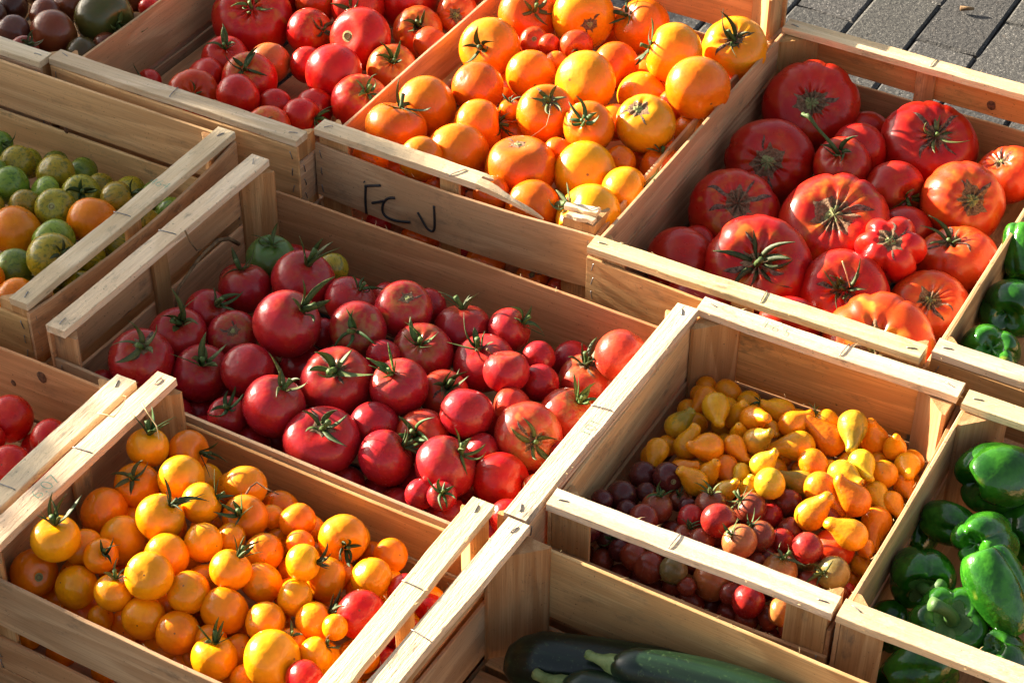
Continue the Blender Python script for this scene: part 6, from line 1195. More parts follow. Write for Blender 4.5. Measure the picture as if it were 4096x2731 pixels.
('pink_tomato', 'pink-red tomato half hidden deep, front left of pink-red crate, third from left', 13, -38.24, -15.77, -10.61, 2.49, 0.512, 0.103, -0.853, 'pink'),
('pink_tomato', 'pink-red tomato half hidden deep, front left of pink-red crate, fourth from left', 13, -33.69, -20.81, -10.37, 2.47, -0.468, 0.571, -0.675, 'pink'),
('pink_tomato', 'pink-red tomato half hidden deep, front left of pink-red crate, fifth from left', 13, -33.28, -17.03, -12.47, 2.47, -0.393, -0.684, 0.615, 'pink'),
('pink_tomato', 'pink-red tomato half hidden deep, front left of pink-red crate, sixth from left', 13, -29.4, -20.8, -11.43, 2.44, 0.648, 0.026, 0.761, 'pink'),
('pink_tomato', 'pink-red tomato half hidden deep, front left of pink-red crate, rightmost', 13, -31.86, -12.99, -11.71, 2.51, 0.134, -0.829, -0.543, 'pink'),
('pink_tomato', 'pink-red tomato half hidden deep, front right of pink-red crate, leftmost', 13, -3.18, -20.7, -10.57, 2.5, -0.616, -0.206, 0.76, 'pink'),
('pink_tomato', 'pink-red tomato half hidden deep, front right of pink-red crate, second from left', 13, -2.39, -16.29, -10.4, 2.8, -0.232, 0.353, 0.906, 'pink'),
('pink_tomato', 'pink-red tomato half hidden deep, front right of pink-red crate, third from left', 13, 2.77, -19.29, -10.37, 2.53, -0.621, 0.691, 0.371, 'pink'),
('pink_tomato', 'pink-red tomato half hidden deep, front right of pink-red crate, fourth from left', 13, 2.42, -13.2, -10.67, 2.5, 0.676, -0.675, -0.295, 'pink'),
('pink_tomato', 'pink-red tomato half hidden deep, front right of pink-red crate, fifth from left', 13, 8.62, -19.43, -10.66, 2.51, -0.428, 0.491, 0.759, 'pink'),
('pink_tomato', 'pink-red tomato half hidden deep, front right of pink-red crate, sixth from left', 13, 7.94, -15.4, -11.83, 2.43, -0.207, -0.611, 0.764, 'pink'),
('pink_tomato', 'pink-red tomato half hidden deep, front right of pink-red crate, rightmost', 13, 9.84, -11.36, -10.45, 2.45, -0.872, -0.486, 0.049, 'pink'),
('pink_tomato', 'pink-red tomato half hidden deep, left side of pink-red crate, leftmost', 13, -29.74, -8.95, -10.45, 2.6, -0.997, 0.041, -0.065, 'pink'),
('pink_tomato', 'pink-red tomato half hidden deep, left side of pink-red crate, rightmost', 13, -25.47, -5.86, -10.38, 2.91, 0.339, 0.63, -0.698, 'pink'),
('pink_tomato', 'pink-red tomato half hidden deep, right side of pink-red crate, leftmost', 13, -1.14, -5.09, -10.38, 3.04, 0.631, -0.73, 0.263, 'pink'),
('pink_tomato', 'pink-red tomato half hidden deep, right side of pink-red crate, second from left', 13, 5.43, -5.37, -11.43, 2.57, -0.257, 0.95, -0.177, 'pink'),
('pink_tomato', 'pink-red tomato half hidden deep, right side of pink-red crate, third from left', 13, 10.39, -5.54, -10.44, 2.55, 0.688, 0.4, 0.606, 'pink'),
('pink_tomato', 'pink-red tomato half hidden deep, right side of pink-red crate, rightmost', 13, 10.25, -1.68, -12.73, 2.41, 0.779, -0.591, -0.21, 'pink'),
('pink_tomato', 'pink-red tomato half hidden deep, front middle of pink-red crate, leftmost', 13, -23.12, -20.47, -10.47, 2.7, 0.417, 0.49, -0.766, 'pink'),
('pink_tomato', 'pink-red tomato half hidden deep, front middle of pink-red crate, second from left', 13, -22.94, -15.8, -13.18, 2.78, -0.096, -0.927, -0.362, 'pink'),
('pink_tomato', 'pink-red tomato half hidden deep, front middle of pink-red crate, third from left', 13, -16.47, -19.35, -11.56, 2.53, -0.329, 0.924, -0.197, 'pink'),
('pink_tomato', 'pink-red tomato half hidden deep, front middle of pink-red crate, fourth from left', 13, -9.96, -20.65, -10.41, 2.43, 0.016, -0.704, 0.71, 'pink'),
('pink_tomato', 'pink-red tomato half hidden deep, front middle of pink-red crate, rightmost', 13, -6.79, -18.22, -12.56, 2.61, 0.287, -0.931, -0.226, 'pink'),
('pink_tomato', 'pink-red tomato half hidden deep, back right of pink-red crate, leftmost', 13, 1.98, 11.23, -10.45, 2.63, -0.998, 0.056, 0.002, 'pink'),
('pink_tomato', 'pink-red tomato half hidden deep, back right of pink-red crate, second from left', 13, 8.76, 2.68, -11.3, 2.73, 0.715, 0.318, 0.623, 'pink'),
('pink_tomato', 'pink-red tomato half hidden deep, back right of pink-red crate, third from left', 13, 8.9, 7.15, -13.28, 2.58, 0.47, 0.882, -0.039, 'pink'),
('pink_tomato', 'pink-red tomato half hidden deep, back right of pink-red crate, rightmost', 13, 10.17, 10.43, -10.84, 2.5, -0.769, 0.605, 0.206, 'pink'),
('pink_tomato', 'pink-red tomato half hidden deep, back left of pink-red crate, leftmost', 13, -41.8, 3.66, -10.51, 2.83, -0.904, -0.425, -0.042, 'pink'),
('pink_tomato', 'pink-red tomato half hidden deep, back left of pink-red crate, rightmost', 13, -38.16, 10.89, -10.81, 2.91, -0.36, -0.875, -0.325, 'pink'),
('pink_tomato', 'pink-red tomato half hidden deep, back middle of pink-red crate', 13, -24.12, 11.52, -11.33, 2.43, 0.243, 0.65, 0.72, 'pink'),
('red_tomato', 'red tomato half hidden deep, front middle of knotty red-tomato crate, leftmost', 14, -44.22, -41.89, -10.1, 2.32, 0.524, -0.851, 0.042, 'red'),
('red_tomato', 'red tomato half hidden deep, front middle of knotty red-tomato crate, second from left', 14, -40.45, -44.62, -10.19, 2.11, 0.967, 0.156, 0.202, 'red'),
('red_tomato', 'red tomato half hidden deep, front middle of knotty red-tomato crate, rightmost', 14, -41.48, -39.91, -12.7, 2.12, 0.91, 0.288, 0.298, 'red'),
('red_tomato', 'red tomato half hidden deep, back middle of knotty red-tomato crate, leftmost', 14, -43.47, -33.19, -10.15, 2.28, 0.302, 0.355, -0.885, 'red'),
('red_tomato', 'red tomato half hidden deep, back middle of knotty red-tomato crate, rightmost', 14, -40.1, -31.78, -13.2, 2.17, 0.163, -0.82, 0.549, 'red'),
('red_tomato', 'red tomato half hidden deep, back right of knotty red-tomato crate', 14, -39.41, -34.33, -10.19, 2.19, -0.746, 0.025, -0.665, 'red'),
('red_tomato', 'red tomato half hidden deep, front right of knotty red-tomato crate, leftmost', 14, -37.91, -48.07, -10.62, 2.37, 0.519, 0.386, 0.763, 'red'),
('red_tomato', 'red tomato half hidden deep, front right of knotty red-tomato crate, second from left', 14, -38.23, -44.24, -13.21, 2.28, 0.749, -0.56, -0.355, 'red'),
('red_tomato', 'red tomato half hidden deep, front right of knotty red-tomato crate, rightmost', 14, -38.62, -40.95, -10.3, 2.49, -0.999, 0.047, 0.007, 'red'),
('red_tomato', 'red tomato half hidden deep, centre of knotty red-tomato crate', 14, -42.7, -36.91, -10.58, 2.08, 0.372, 0.921, 0.119, 'red'),
('red_tomato', 'red tomato half hidden deep, right side of knotty red-tomato crate', 14, -39.4, -36.76, -12.88, 2.0, 0.911, -0.39, -0.132, 'red'),
('yellow_tomato', 'dull amber tomato half hidden deep, back left of yellow-orange crate', 15, -18.36, -30.04, -7.03, 1.94, 0.404, 0.596, -0.694, 'dyel'),
('yellow_tomato', 'dull amber tomato half hidden deep, left side of yellow-orange crate, leftmost', 15, -24.48, -39.43, -7.09, 1.99, 0.164, -0.891, -0.423, 'dyel'),
('yellow_tomato', 'dull amber tomato half hidden deep, left side of yellow-orange crate, rightmost', 15, -17.1, -36.51, -7.03, 1.84, 0.3, -0.092, -0.949, 'dyel'),
('yellow_tomato', 'yellow-orange tomato half hidden deep, left side of yellow-orange crate', 15, -20.72, -38.19, -7.06, 1.97, -0.58, -0.796, 0.173, 'yellow'),
('yellow_tomato', 'yellow-orange tomato half hidden deep, centre of yellow-orange crate', 15, -16.86, -41.17, -7.1, 2.08, -0.135, 0.467, 0.874, 'yellow'),
('yellow_tomato', 'dull amber tomato half hidden deep, right side of yellow-orange crate, leftmost', 15, -3.07, -44.09, -7.58, 1.93, -0.957, 0.224, 0.183, 'dyel'),
('yellow_tomato', 'dull amber tomato half hidden deep, right side of yellow-orange crate, second from left', 15, -3.57, -39.7, -7.21, 2.16, 0.63, -0.58, -0.516, 'dyel'),
('yellow_tomato', 'dull amber tomato half hidden deep, right side of yellow-orange crate, third from left', 15, 4.7, -40.94, -13.57, 1.82, -0.76, 0.498, -0.417, 'dyel'),
('yellow_tomato', 'dull amber tomato half hidden deep, right side of yellow-orange crate, fourth from left', 15, 4.84, -38.87, -11.24, 1.81, -0.373, -0.429, -0.823, 'dyel'),
('yellow_tomato', 'dull amber tomato half hidden deep, right side of yellow-orange crate, rightmost', 15, 6.4, -37.08, -13.74, 1.96, 0.001, -0.675, 0.738, 'dyel'),
('yellow_tomato', 'dull amber tomato half hidden deep, back right of yellow-orange crate, leftmost', 15, -1.3, -34.92, -7.34, 1.81, -0.408, 0.866, 0.291, 'dyel'),
('yellow_tomato', 'dull amber tomato half hidden deep, back right of yellow-orange crate, second from left', 15, -1.15, -28.88, -9.99, 1.79, -0.301, -0.827, 0.475, 'dyel'),
('yellow_tomato', 'dull amber tomato half hidden deep, back right of yellow-orange crate, rightmost', 15, 1.8, -29.61, -7.64, 1.94, -0.816, 0.088, -0.571, 'dyel'),
('yellow_tomato', 'yellow-orange tomato half hidden deep, back right of yellow-orange crate, leftmost', 15, -3.35, -29.56, -7.35, 2.33, -0.447, -0.675, -0.587, 'yellow'),
('yellow_tomato', 'yellow-orange tomato half hidden deep, back right of yellow-orange crate, second from left', 15, 1.92, -34.91, -8.13, 1.97, 0.031, 0.468, 0.883, 'yellow'),
('yellow_tomato', 'yellow-orange tomato half hidden deep, back right of yellow-orange crate, third from left', 15, 3.02, -32.07, -9.92, 2.22, -0.85, -0.244, -0.468, 'yellow'),
('yellow_tomato', 'yellow-orange tomato half hidden deep, back right of yellow-orange crate, fourth from left', 15, 6.77, -34.0, -12.22, 1.83, -0.671, -0.683, 0.289, 'yellow'),
('yellow_tomato', 'yellow-orange tomato half hidden deep, back right of yellow-orange crate, rightmost', 15, 6.33, -29.52, -12.61, 1.99, -0.244, 0.462, -0.853, 'yellow'),
('yellow_tomato', 'dull amber tomato half hidden deep, centre of yellow-orange crate', 15, -5.71, -36.89, -7.42, 1.79, 0.026, -1.0, -0.007, 'dyel'),
('yellow_tomato', 'dull amber tomato half hidden deep, back middle of yellow-orange crate, leftmost', 15, -9.33, -34.32, -7.47, 1.81, 0.834, -0.159, 0.529, 'dyel'),
('yellow_tomato', 'dull amber tomato half hidden deep, back middle of yellow-orange crate, rightmost', 15, -12.39, -29.49, -7.77, 2.19, 0.39, -0.912, -0.127, 'dyel'),
('yellow_tomato', 'yellow-orange tomato half hidden deep, front right of yellow-orange crate, leftmost', 15, 3.44, -45.4, -7.59, 2.04, -0.556, 0.831, -0.004, 'yellow'),
('yellow_tomato', 'yellow-orange tomato half hidden deep, front right of yellow-orange crate, rightmost', 15, 6.67, -46.15, -8.94, 1.85, -0.854, -0.237, -0.463, 'yellow'),
('yellow_tomato', 'yellow-orange tomato half hidden deep, back middle of yellow-orange crate, leftmost', 15, -7.81, -30.92, -7.6, 1.89, -0.569, -0.243, 0.786, 'yellow'),
('yellow_tomato', 'yellow-orange tomato half hidden deep, back middle of yellow-orange crate, rightmost', 15, -5.51, -33.76, -7.94, 1.81, 0.832, 0.485, 0.269, 'yellow'),
('yellow_tomato', 'yellow-orange tomato half hidden deep, back left of yellow-orange crate', 15, -22.3, -29.58, -7.94, 1.97, 0.809, 0.045, 0.587, 'yellow'),
('yellow_tomato', 'dull amber tomato half hidden deep, front middle of yellow-orange crate, leftmost', 15, -16.32, -51.16, -11.91, 1.81, -0.703, -0.499, 0.506, 'dyel'),
('yellow_tomato', 'dull amber tomato half hidden deep, front middle of yellow-orange crate, second from left', 15, -12.49, -50.55, -8.84, 1.93, 0.589, -0.793, 0.153, 'dyel'),
('yellow_tomato', 'dull amber tomato half hidden deep, front middle of yellow-orange crate, third from left', 15, -11.19, -48.92, -11.95, 2.04, -0.221, -0.633, -0.742, 'dyel'),
('yellow_tomato', 'dull amber tomato half hidden deep, front middle of yellow-orange crate, fourth from left', 15, -11.19, -46.88, -8.43, 1.91, 0.219, 0.364, 0.905, 'dyel'),
('yellow_tomato', 'dull amber tomato half hidden deep, front middle of yellow-orange crate, fifth from left', 15, -8.42, -49.45, -9.18, 2.08, -0.688, 0.657, -0.309, 'dyel'),
('yellow_tomato', 'dull amber tomato half hidden deep, front middle of yellow-orange crate, sixth from left', 15, -8.41, -49.06, -13.92, 1.95, -0.335, 0.913, -0.234, 'dyel'),
('yellow_tomato', 'dull amber tomato half hidden deep, front middle of yellow-orange crate, rightmost', 15, -7.33, -45.21, -8.3, 1.93, 0.674, 0.644, -0.363, 'dyel'),
('yellow_tomato', 'dull amber tomato half hidden deep, front left of yellow-orange crate, leftmost', 15, -26.79, -50.33, -10.44, 2.11, -0.633, -0.095, 0.769, 'dyel'),
('yellow_tomato', 'dull amber tomato half hidden deep, front left of yellow-orange crate, second from left', 15, -22.95, -50.41, -9.86, 2.29, 0.573, -0.237, 0.785, 'dyel'),
('yellow_tomato', 'dull amber tomato half hidden deep, front left of yellow-orange crate, third from left', 15, -23.63, -44.48, -9.43, 1.86, 0.929, 0.307, -0.205, 'dyel'),
('yellow_tomato', 'dull amber tomato half hidden deep, front left of yellow-orange crate, rightmost', 15, -17.22, -50.41, -8.99, 1.83, -0.344, 0.888, -0.305, 'dyel'),
('yellow_tomato', 'yellow-orange tomato half hidden deep, right side of yellow-orange crate, leftmost', 15, -0.7, -38.41, -9.09, 2.1, -0.421, 0.103, 0.901, 'yellow'),
('yellow_tomato', 'yellow-orange tomato half hidden deep, right side of yellow-orange crate, rightmost', 15, 5.09, -42.71, -9.33, 2.14, -0.825, 0.105, 0.556, 'yellow'),
('yellow_tomato', 'dull amber tomato half hidden deep, front right of yellow-orange crate', 15, -3.98, -50.92, -9.61, 1.99, -0.178, -0.815, 0.551, 'dyel'),
('yellow_tomato', 'yellow-orange tomato half hidden deep, front left of yellow-orange crate, leftmost', 15, -27.76, -45.96, -10.98, 2.0, 0.534, 0.391, -0.75, 'yellow'),
('yellow_tomato', 'yellow-orange tomato half hidden deep, front left of yellow-orange crate, rightmost', 15, -21.66, -50.06, -13.34, 1.93, -0.68, 0.73, 0.061, 'yellow'),
('yellow_tomato', 'yellow-orange tomato half hidden deep, front middle of yellow-orange crate, leftmost', 15, -14.58, -47.85, -13.61, 1.95, 0.713, 0.631, 0.306, 'yellow'),
('yellow_tomato', 'yellow-orange tomato half hidden deep, front middle of yellow-orange crate, rightmost', 15, -6.47, -50.77, -12.11, 1.79, 0.07, -0.927, 0.368, 'yellow'),
('pear_tomato', 'yellow pear tomato half hidden deep, back middle of pear crate, leftmost', 16, 27.51, 4.02, -8.47, 1.46, -0.88, 0.061, 0.471, 'pear'),
('pear_tomato', 'yellow pear tomato half hidden deep, back middle of pear crate, second from left', 16, 27.6, 13.54, -8.61, 1.39, -0.508, -0.068, 0.859, 'pear'),
('pear_tomato', 'yellow pear tomato half hidden deep, back middle of pear crate, third from left', 16, 31.47, 6.42, -8.3, 1.57, -0.913, -0.406, 0.037, 'pear'),
('pear_tomato', 'yellow pear tomato half hidden deep, back middle of pear crate, fourth from left', 16, 30.9, 9.95, -8.35, 1.52, -0.565, -0.352, 0.746, 'pear'),
('pear_tomato', 'yellow pear tomato half hidden deep, back middle of pear crate, fifth from left', 16, 30.59, 12.99, -8.49, 1.39, -0.412, 0.848, 0.332, 'pear'),
('pear_tomato', 'yellow pear tomato half hidden deep, back middle of pear crate, sixth from left', 16, 34.35, 5.65, -9.05, 1.33, -0.567, -0.493, -0.66, 'pear'),
('pear_tomato', 'yellow pear tomato half hidden deep, back middle of pear crate, rightmost', 16, 32.98, 12.16, -8.42, 1.37, 0.448, 0.871, 0.203, 'pear'),
('cherry_tomato', 'brown-red cherry tomato half hidden deep, front right of pear crate, leftmost', 17, 37.9, -17.03, -9.97, 1.29, -0.074, 0.355, -0.932, 'choc'),
('cherry_tomato', 'brown-red cherry tomato half hidden deep, front right of pear crate, second from left', 17, 37.29, -14.59, -8.38, 1.32, 0.708, 0.691, 0.146, 'choc'),
('cherry_tomato', 'brown-red cherry tomato half hidden deep, front right of pear crate, third from left', 17, 37.63, -12.07, -10.23, 1.32, -0.453, 0.592, -0.666, 'choc'),
('cherry_tomato', 'brown-red cherry tomato half hidden deep, front right of pear crate, fourth from left', 17, 40.3, -16.66, -12.38, 1.57, -0.826, -0.49, 0.28, 'choc'),
('cherry_tomato', 'brown-red cherry tomato half hidden deep, front right of pear crate, fifth from left', 17, 40.07, -16.68, -8.95, 1.36, -0.693, -0.65, -0.311, 'choc'),
('cherry_tomato', 'brown-red cherry tomato half hidden deep, front right of pear crate, sixth from left', 17, 40.71, -14.06, -8.35, 1.36, 0.132, 0.183, 0.974, 'choc'),
('cherry_tomato', 'brown-red cherry tomato half hidden deep, front right of pear crate, seventh from left', 17, 42.71, -17.01, -8.94, 1.28, 0.131, -0.69, 0.711, 'choc'),
('cherry_tomato', 'brown-red cherry tomato half hidden deep, front right of pear crate, eighth from left', 17, 40.31, -9.55, -11.74, 1.28, 0.693, 0.692, -0.203, 'choc'),
('cherry_tomato', 'brown-red cherry tomato half hidden deep, front right of pear crate, ninth from left', 17, 42.27, -14.34, -10.41, 1.47, -0.733, 0.131, 0.668, 'choc'),
('cherry_tomato', 'brown-red cherry tomato half hidden deep, front right of pear crate, tenth from left', 17, 44.17, -16.81, -11.58, 1.36, -0.259, 0.014, -0.966, 'choc'),
('cherry_tomato', 'brown-red cherry tomato half hidden deep, front right of pear crate, eleventh from left', 17, 42.02, -10.79, -8.98, 1.33, -0.942, -0.294, 0.163, 'choc'),
('cherry_tomato', 'brown-red cherry tomato half hidden deep, front right of pear crate, twelfth from left', 17, 44.14, -13.98, -8.3, 1.62, -0.465, 0.136, -0.875, 'choc'),
('cherry_tomato', 'brown-red cherry tomato half hidden deep, front right of pear crate, thirteenth from left', 17, 44.84, -14.52, -10.65, 1.35, -0.815, 0.232, 0.531, 'choc'),
('cherry_tomato', 'brown-red cherry tomato half hidden deep, front right of pear crate, fourteenth from left', 17, 44.85, -13.24, -12.59, 1.39, -0.612, -0.781, 0.124, 'choc'),
('cherry_tomato', 'brown-red cherry tomato half hidden deep, front right of pear crate, rightmost', 17, 44.81, -10.57, -8.41, 1.52, 0.255, -0.364, -0.896, 'choc'),
('pear_tomato', 'yellow pear tomato half hidden deep, left side of pear crate, leftmost', 16, 18.8, -0.89, -8.43, 1.44, -0.443, 0.041, 0.896, 'pear'),
('pear_tomato', 'yellow pear tomato half hidden deep, left side of pear crate, second from left', 16, 19.61, 1.37, -8.3, 1.29, 0.91, -0.292, 0.296, 'pear'),
('pear_tomato', 'yellow pear tomato half hidden deep, left side of pear crate, third from left', 16, 22.53, -0.6, -8.6, 1.29, 0.896, -0.241, 0.373, 'pear'),
('pear_tomato', 'yellow pear tomato half hidden deep, left side of pear crate, fourth from left', 16, 21.9, 2.93, -8.36, 1.64, -0.912, 0.319, -0.257, 'pear'),
('pear_tomato', 'yellow pear tomato half hidden deep, left side of pear crate, rightmost', 16, 25.01, -0.73, -8.32, 1.63, 0.386, -0.157, 0.909, 'pear'),
('pear_tomato', 'yellow pear tomato half hidden deep, back left of pear crate, leftmost', 16, 18.84, 8.55, -8.84, 1.38, 0.373, 0.052, 0.926, 'pear'),
('pear_tomato', 'yellow pear tomato half hidden deep, back left of pear crate, second from left', 16, 20.78, 5.95, -8.33, 1.62, 0.94, -0.341, 0.006, 'pear'),
('pear_tomato', 'yellow pear tomato half hidden deep, back left of pear crate, third from left', 16, 18.94, 11.56, -8.64, 1.28, -0.139, -0.599, -0.788, 'pear'),
('pear_tomato', 'yellow pear tomato half hidden deep, back left of pear crate, fourth from left', 16, 18.66, 13.97, -9.47, 1.41, -0.667, -0.737, -0.105, 'pear'),
('pear_tomato', 'yellow pear tomato half hidden deep, back left of pear crate, fifth from left', 16, 23.46, 8.07, -9.02, 1.39, -0.098, -0.098, -0.99, 'pear'),
('pear_tomato', 'yellow pear tomato half hidden deep, back left of pear crate, sixth from left', 16, 25.07, 4.6, -8.31, 1.5, -0.686, 0.344, 0.64, 'pear'),
('pear_tomato', 'yellow pear tomato half hidden deep, back left of pear crate, seventh from left', 16, 22.88, 10.57, -8.52, 1.52, 0.752, 0.223, 0.62, 'pear'),
('pear_tomato', 'yellow pear tomato half hidden deep, back left of pear crate, eighth from left', 16, 21.52, 13.64, -8.68, 1.66, 0.268, 0.836, 0.479, 'pear'),
('pear_tomato', 'yellow pear tomato half hidden deep, back left of pear crate, ninth from left', 16, 24.4, 13.32, -8.98, 1.56, -0.16, 0.918, -0.362, 'pear'),
('pear_tomato', 'yellow pear tomato half hidden deep, back left of pear crate, rightmost', 16, 26.74, 10.6, -8.34, 1.66, 0.778, -0.069, -0.625, 'pear'),
('pear_tomato', 'yellow pear tomato half hidden deep, centre of pear crate, leftmost', 16, 27.59, -1.43, -8.71, 1.29, 0.845, -0.389, 0.367, 'pear'),
('pear_tomato', 'yellow pear tomato half hidden deep, centre of pear crate, second from left', 16, 31.69, 3.56, -8.32, 1.58, 0.543, -0.207, -0.813, 'pear'),
('pear_tomato', 'yellow pear tomato half hidden deep, centre of pear crate, rightmost', 16, 33.28, 1.09, -8.32, 1.61, 0.4, 0.383, -0.833, 'pear'),
('pear_tomato', 'yellow pear tomato half hidden deep, back right of pear crate, leftmost', 16, 37.24, 6.54, -8.51, 1.49, 0.836, -0.537, 0.112, 'pear'),
('pear_tomato', 'yellow pear tomato half hidden deep, back right of pear crate, second from left', 16, 38.54, 9.31, -8.58, 1.51, -0.866, 0.208, 0.454, 'pear'),
('pear_tomato', 'yellow pear tomato half hidden deep, back right of pear crate, third from left', 16, 39.75, 6.74, -8.33, 1.28, -0.832, -0.409, -0.376, 'pear'),
('pear_tomato', 'yellow pear tomato half hidden deep, back right of pear crate, fourth from left', 16, 37.78, 13.32, -8.32, 1.55, 0.033, 0.589, -0.808, 'pear'),
('pear_tomato', 'yellow pear tomato half hidden deep, back right of pear crate, fifth from left', 16, 40.49, 8.54, -10.53, 1.64, -0.665, 0.576, -0.475, 'pear'),
('pear_tomato', 'yellow pear tomato half hidden deep, back right of pear crate, sixth from left', 16, 41.43, 10.46, -8.33, 1.36, -0.914, 0.393, 0.098, 'pear'),
('pear_tomato', 'yellow pear tomato half hidden deep, back right of pear crate, seventh from left', 16, 44.74, 7.27, -10.32, 1.56, -0.805, 0.587, -0.089, 'pear'),
('pear_tomato', 'yellow pear tomato half hidden deep, back right of pear crate, eighth from left', 16, 44.65, 12.78, -11.69, 1.47, -0.682, 0.397, -0.614, 'pear'),
('pear_tomato', 'yellow pear tomato half hidden deep, back right of pear crate, rightmost', 16, 44.59, 13.05, -8.8, 1.5, -0.281, -0.381, 0.881, 'pear'),
('pear_tomato', 'yellow pear tomato half hidden deep, right side of pear crate, leftmost', 16, 40.51, 1.72, -8.34, 1.63, 0.063, 0.994, -0.086, 'pear'),
('pear_tomato', 'yellow pear tomato half hidden deep, right side of pear crate, second from left', 16, 44.85, -4.48, -11.52, 1.36, 0.122, -0.068, -0.99, 'pear'),
('pear_tomato', 'yellow pear tomato half hidden deep, right side of pear crate, rightmost', 16, 44.12, 1.81, -10.84, 1.37, -0.578, 0.452, -0.68, 'pear'),
('cherry_tomato', 'brown-red cherry tomato half hidden deep, front middle of pear crate, leftmost', 17, 27.39, -17.04, -11.5, 1.43, -0.229, 0.783, -0.579, 'choc'),
('cherry_tomato', 'brown-red cherry tomato half hidden deep, front middle of pear crate, second from left', 17, 29.16, -16.65, -9.63, 1.32, -0.021, 0.28, 0.96, 'choc'),
('cherry_tomato', 'brown-red cherry tomato half hidden deep, front middle of pear crate, third from left', 17, 29.64, -15.91, -12.6, 1.56, -0.393, 0.877, -0.278, 'choc'),
('cherry_tomato', 'brown-red cherry tomato half hidden deep, front middle of pear crate, fourth from left', 17, 31.42, -16.86, -10.8, 1.58, -0.227, -0.96, -0.165, 'choc'),
('cherry_tomato', 'brown-red cherry tomato half hidden deep, front middle of pear crate, fifth from left', 17, 29.02, -11.63, -9.1, 1.46, 0.761, -0.61, -0.221, 'choc'),
('cherry_tomato', 'brown-red cherry tomato half hidden deep, front middle of pear crate, sixth from left', 17, 30.16, -13.76, -8.52, 1.28, -0.679, -0.03, -0.733, 'choc'),
('cherry_tomato', 'brown-red cherry tomato half hidden deep, front middle of pear crate, seventh from left', 17, 33.03, -15.25, -12.22, 1.41, -0.5, 0.708, -0.498, 'choc'),
('cherry_tomato', 'brown-red cherry tomato half hidden deep, front middle of pear crate, eighth from left', 17, 30.06, -9.39, -8.35, 1.48, -0.531, -0.813, -0.238, 'choc'),
('cherry_tomato', 'brown-red cherry tomato half hidden deep, front middle of pear crate, ninth from left', 17, 32.0, -10.84, -9.55, 1.47, 0.567, -0.363, 0.74, 'choc'),
('cherry_tomato', 'brown-red cherry tomato half hidden deep, front middle of pear crate, tenth from left', 17, 35.7, -16.62, -10.69, 1.4, 0.391, 0.915, -0.098, 'choc'),
('cherry_tomato', 'brown-red cherry tomato half hidden deep, front middle of pear crate, eleventh from left', 17, 34.03, -12.17, -8.37, 1.68, -0.035, -0.982, 0.184, 'choc'),
('cherry_tomato', 'brown-red cherry tomato half hidden deep, front middle of pear crate, twelfth from left', 17, 35.41, -13.75, -10.0, 1.37, -0.672, -0.129, -0.729, 'choc'),
('cherry_tomato', 'brown-red cherry tomato half hidden deep, front middle of pear crate, rightmost', 17, 35.25, -10.4, -11.5, 1.32, 0.448, -0.168, 0.878, 'choc'),
('cherry_tomato', 'brown-red cherry tomato half hidden deep, front left of pear crate, leftmost', 17, 18.54, -16.75, -10.3, 1.3, -0.5, -0.674, -0.544, 'choc'),
('cherry_tomato', 'brown-red cherry tomato half hidden deep, front left of pear crate, second from left', 17, 20.54, -16.73, -12.31, 1.53, -0.074, 0.995, -0.063, 'choc'),
('cherry_tomato', 'brown-red cherry tomato half hidden deep, front left of pear crate, third from left', 17, 20.87, -17.05, -9.82, 1.42, 0.991, 0.127, 0.035, 'choc'),
('cherry_tomato', 'brown-red cherry tomato half hidden deep, front left of pear crate, fourth from left', 17, 18.82, -12.53, -8.58, 1.44, -0.844, 0.503, -0.184, 'choc'),
('cherry_tomato', 'brown-red cherry tomato half hidden deep, front left of pear crate, fifth from left', 17, 22.98, -17.12, -11.1, 1.36, 0.937, 0.289, -0.196, 'choc'),
('cherry_tomato', 'brown-red cherry tomato half hidden deep, front left of pear crate, sixth from left', 17, 21.25, -11.42, -8.69, 1.47, -0.177, 0.634, 0.753, 'choc'),
('cherry_tomato', 'brown-red cherry tomato half hidden deep, front left of pear crate, seventh from left', 17, 24.46, -15.74, -12.61, 1.61, 0.42, -0.885, -0.201, 'choc'),
('cherry_tomato', 'brown-red cherry tomato half hidden deep, front left of pear crate, eighth from left', 17, 22.92, -12.06, -10.39, 1.32, 0.786, -0.616, 0.055, 'choc'),
('cherry_tomato', 'brown-red cherry tomato half hidden deep, front left of pear crate, ninth from left', 17, 24.8, -12.99, -9.04, 1.37, -0.424, 0.631, 0.65, 'choc'),
('cherry_tomato', 'brown-red cherry tomato half hidden deep, front left of pear crate, rightmost', 17, 26.25, -10.64, -8.59, 1.62, -0.066, 0.579, 0.813, 'choc'),
('pear_tomato', 'yellow pear tomato half hidden deep, front right of pear crate', 16, 44.66, -7.1, -12.21, 1.46, 0.372, 0.553, 0.746, 'pear'),
('beefsteak_tomato', 'ribbed red tomato half hidden deep, front left of beefsteak crate', 18, 10.76, 27.92, -9.85, 4.35, 0.7, 0.458, 0.548, 'beef'),
('beefsteak_tomato', 'ribbed red tomato half hidden deep, right side of beefsteak crate', 18, 27.95, 55.42, -10.28, 3.92, -0.9, 0.307, -0.309, 'beef'),
('beefsteak_tomato', 'ribbed red tomato half hidden deep, back middle of beefsteak crate', 18, 14.98, 74.77, -10.49, 3.71, -0.727, 0.591, -0.349, 'beef')
]
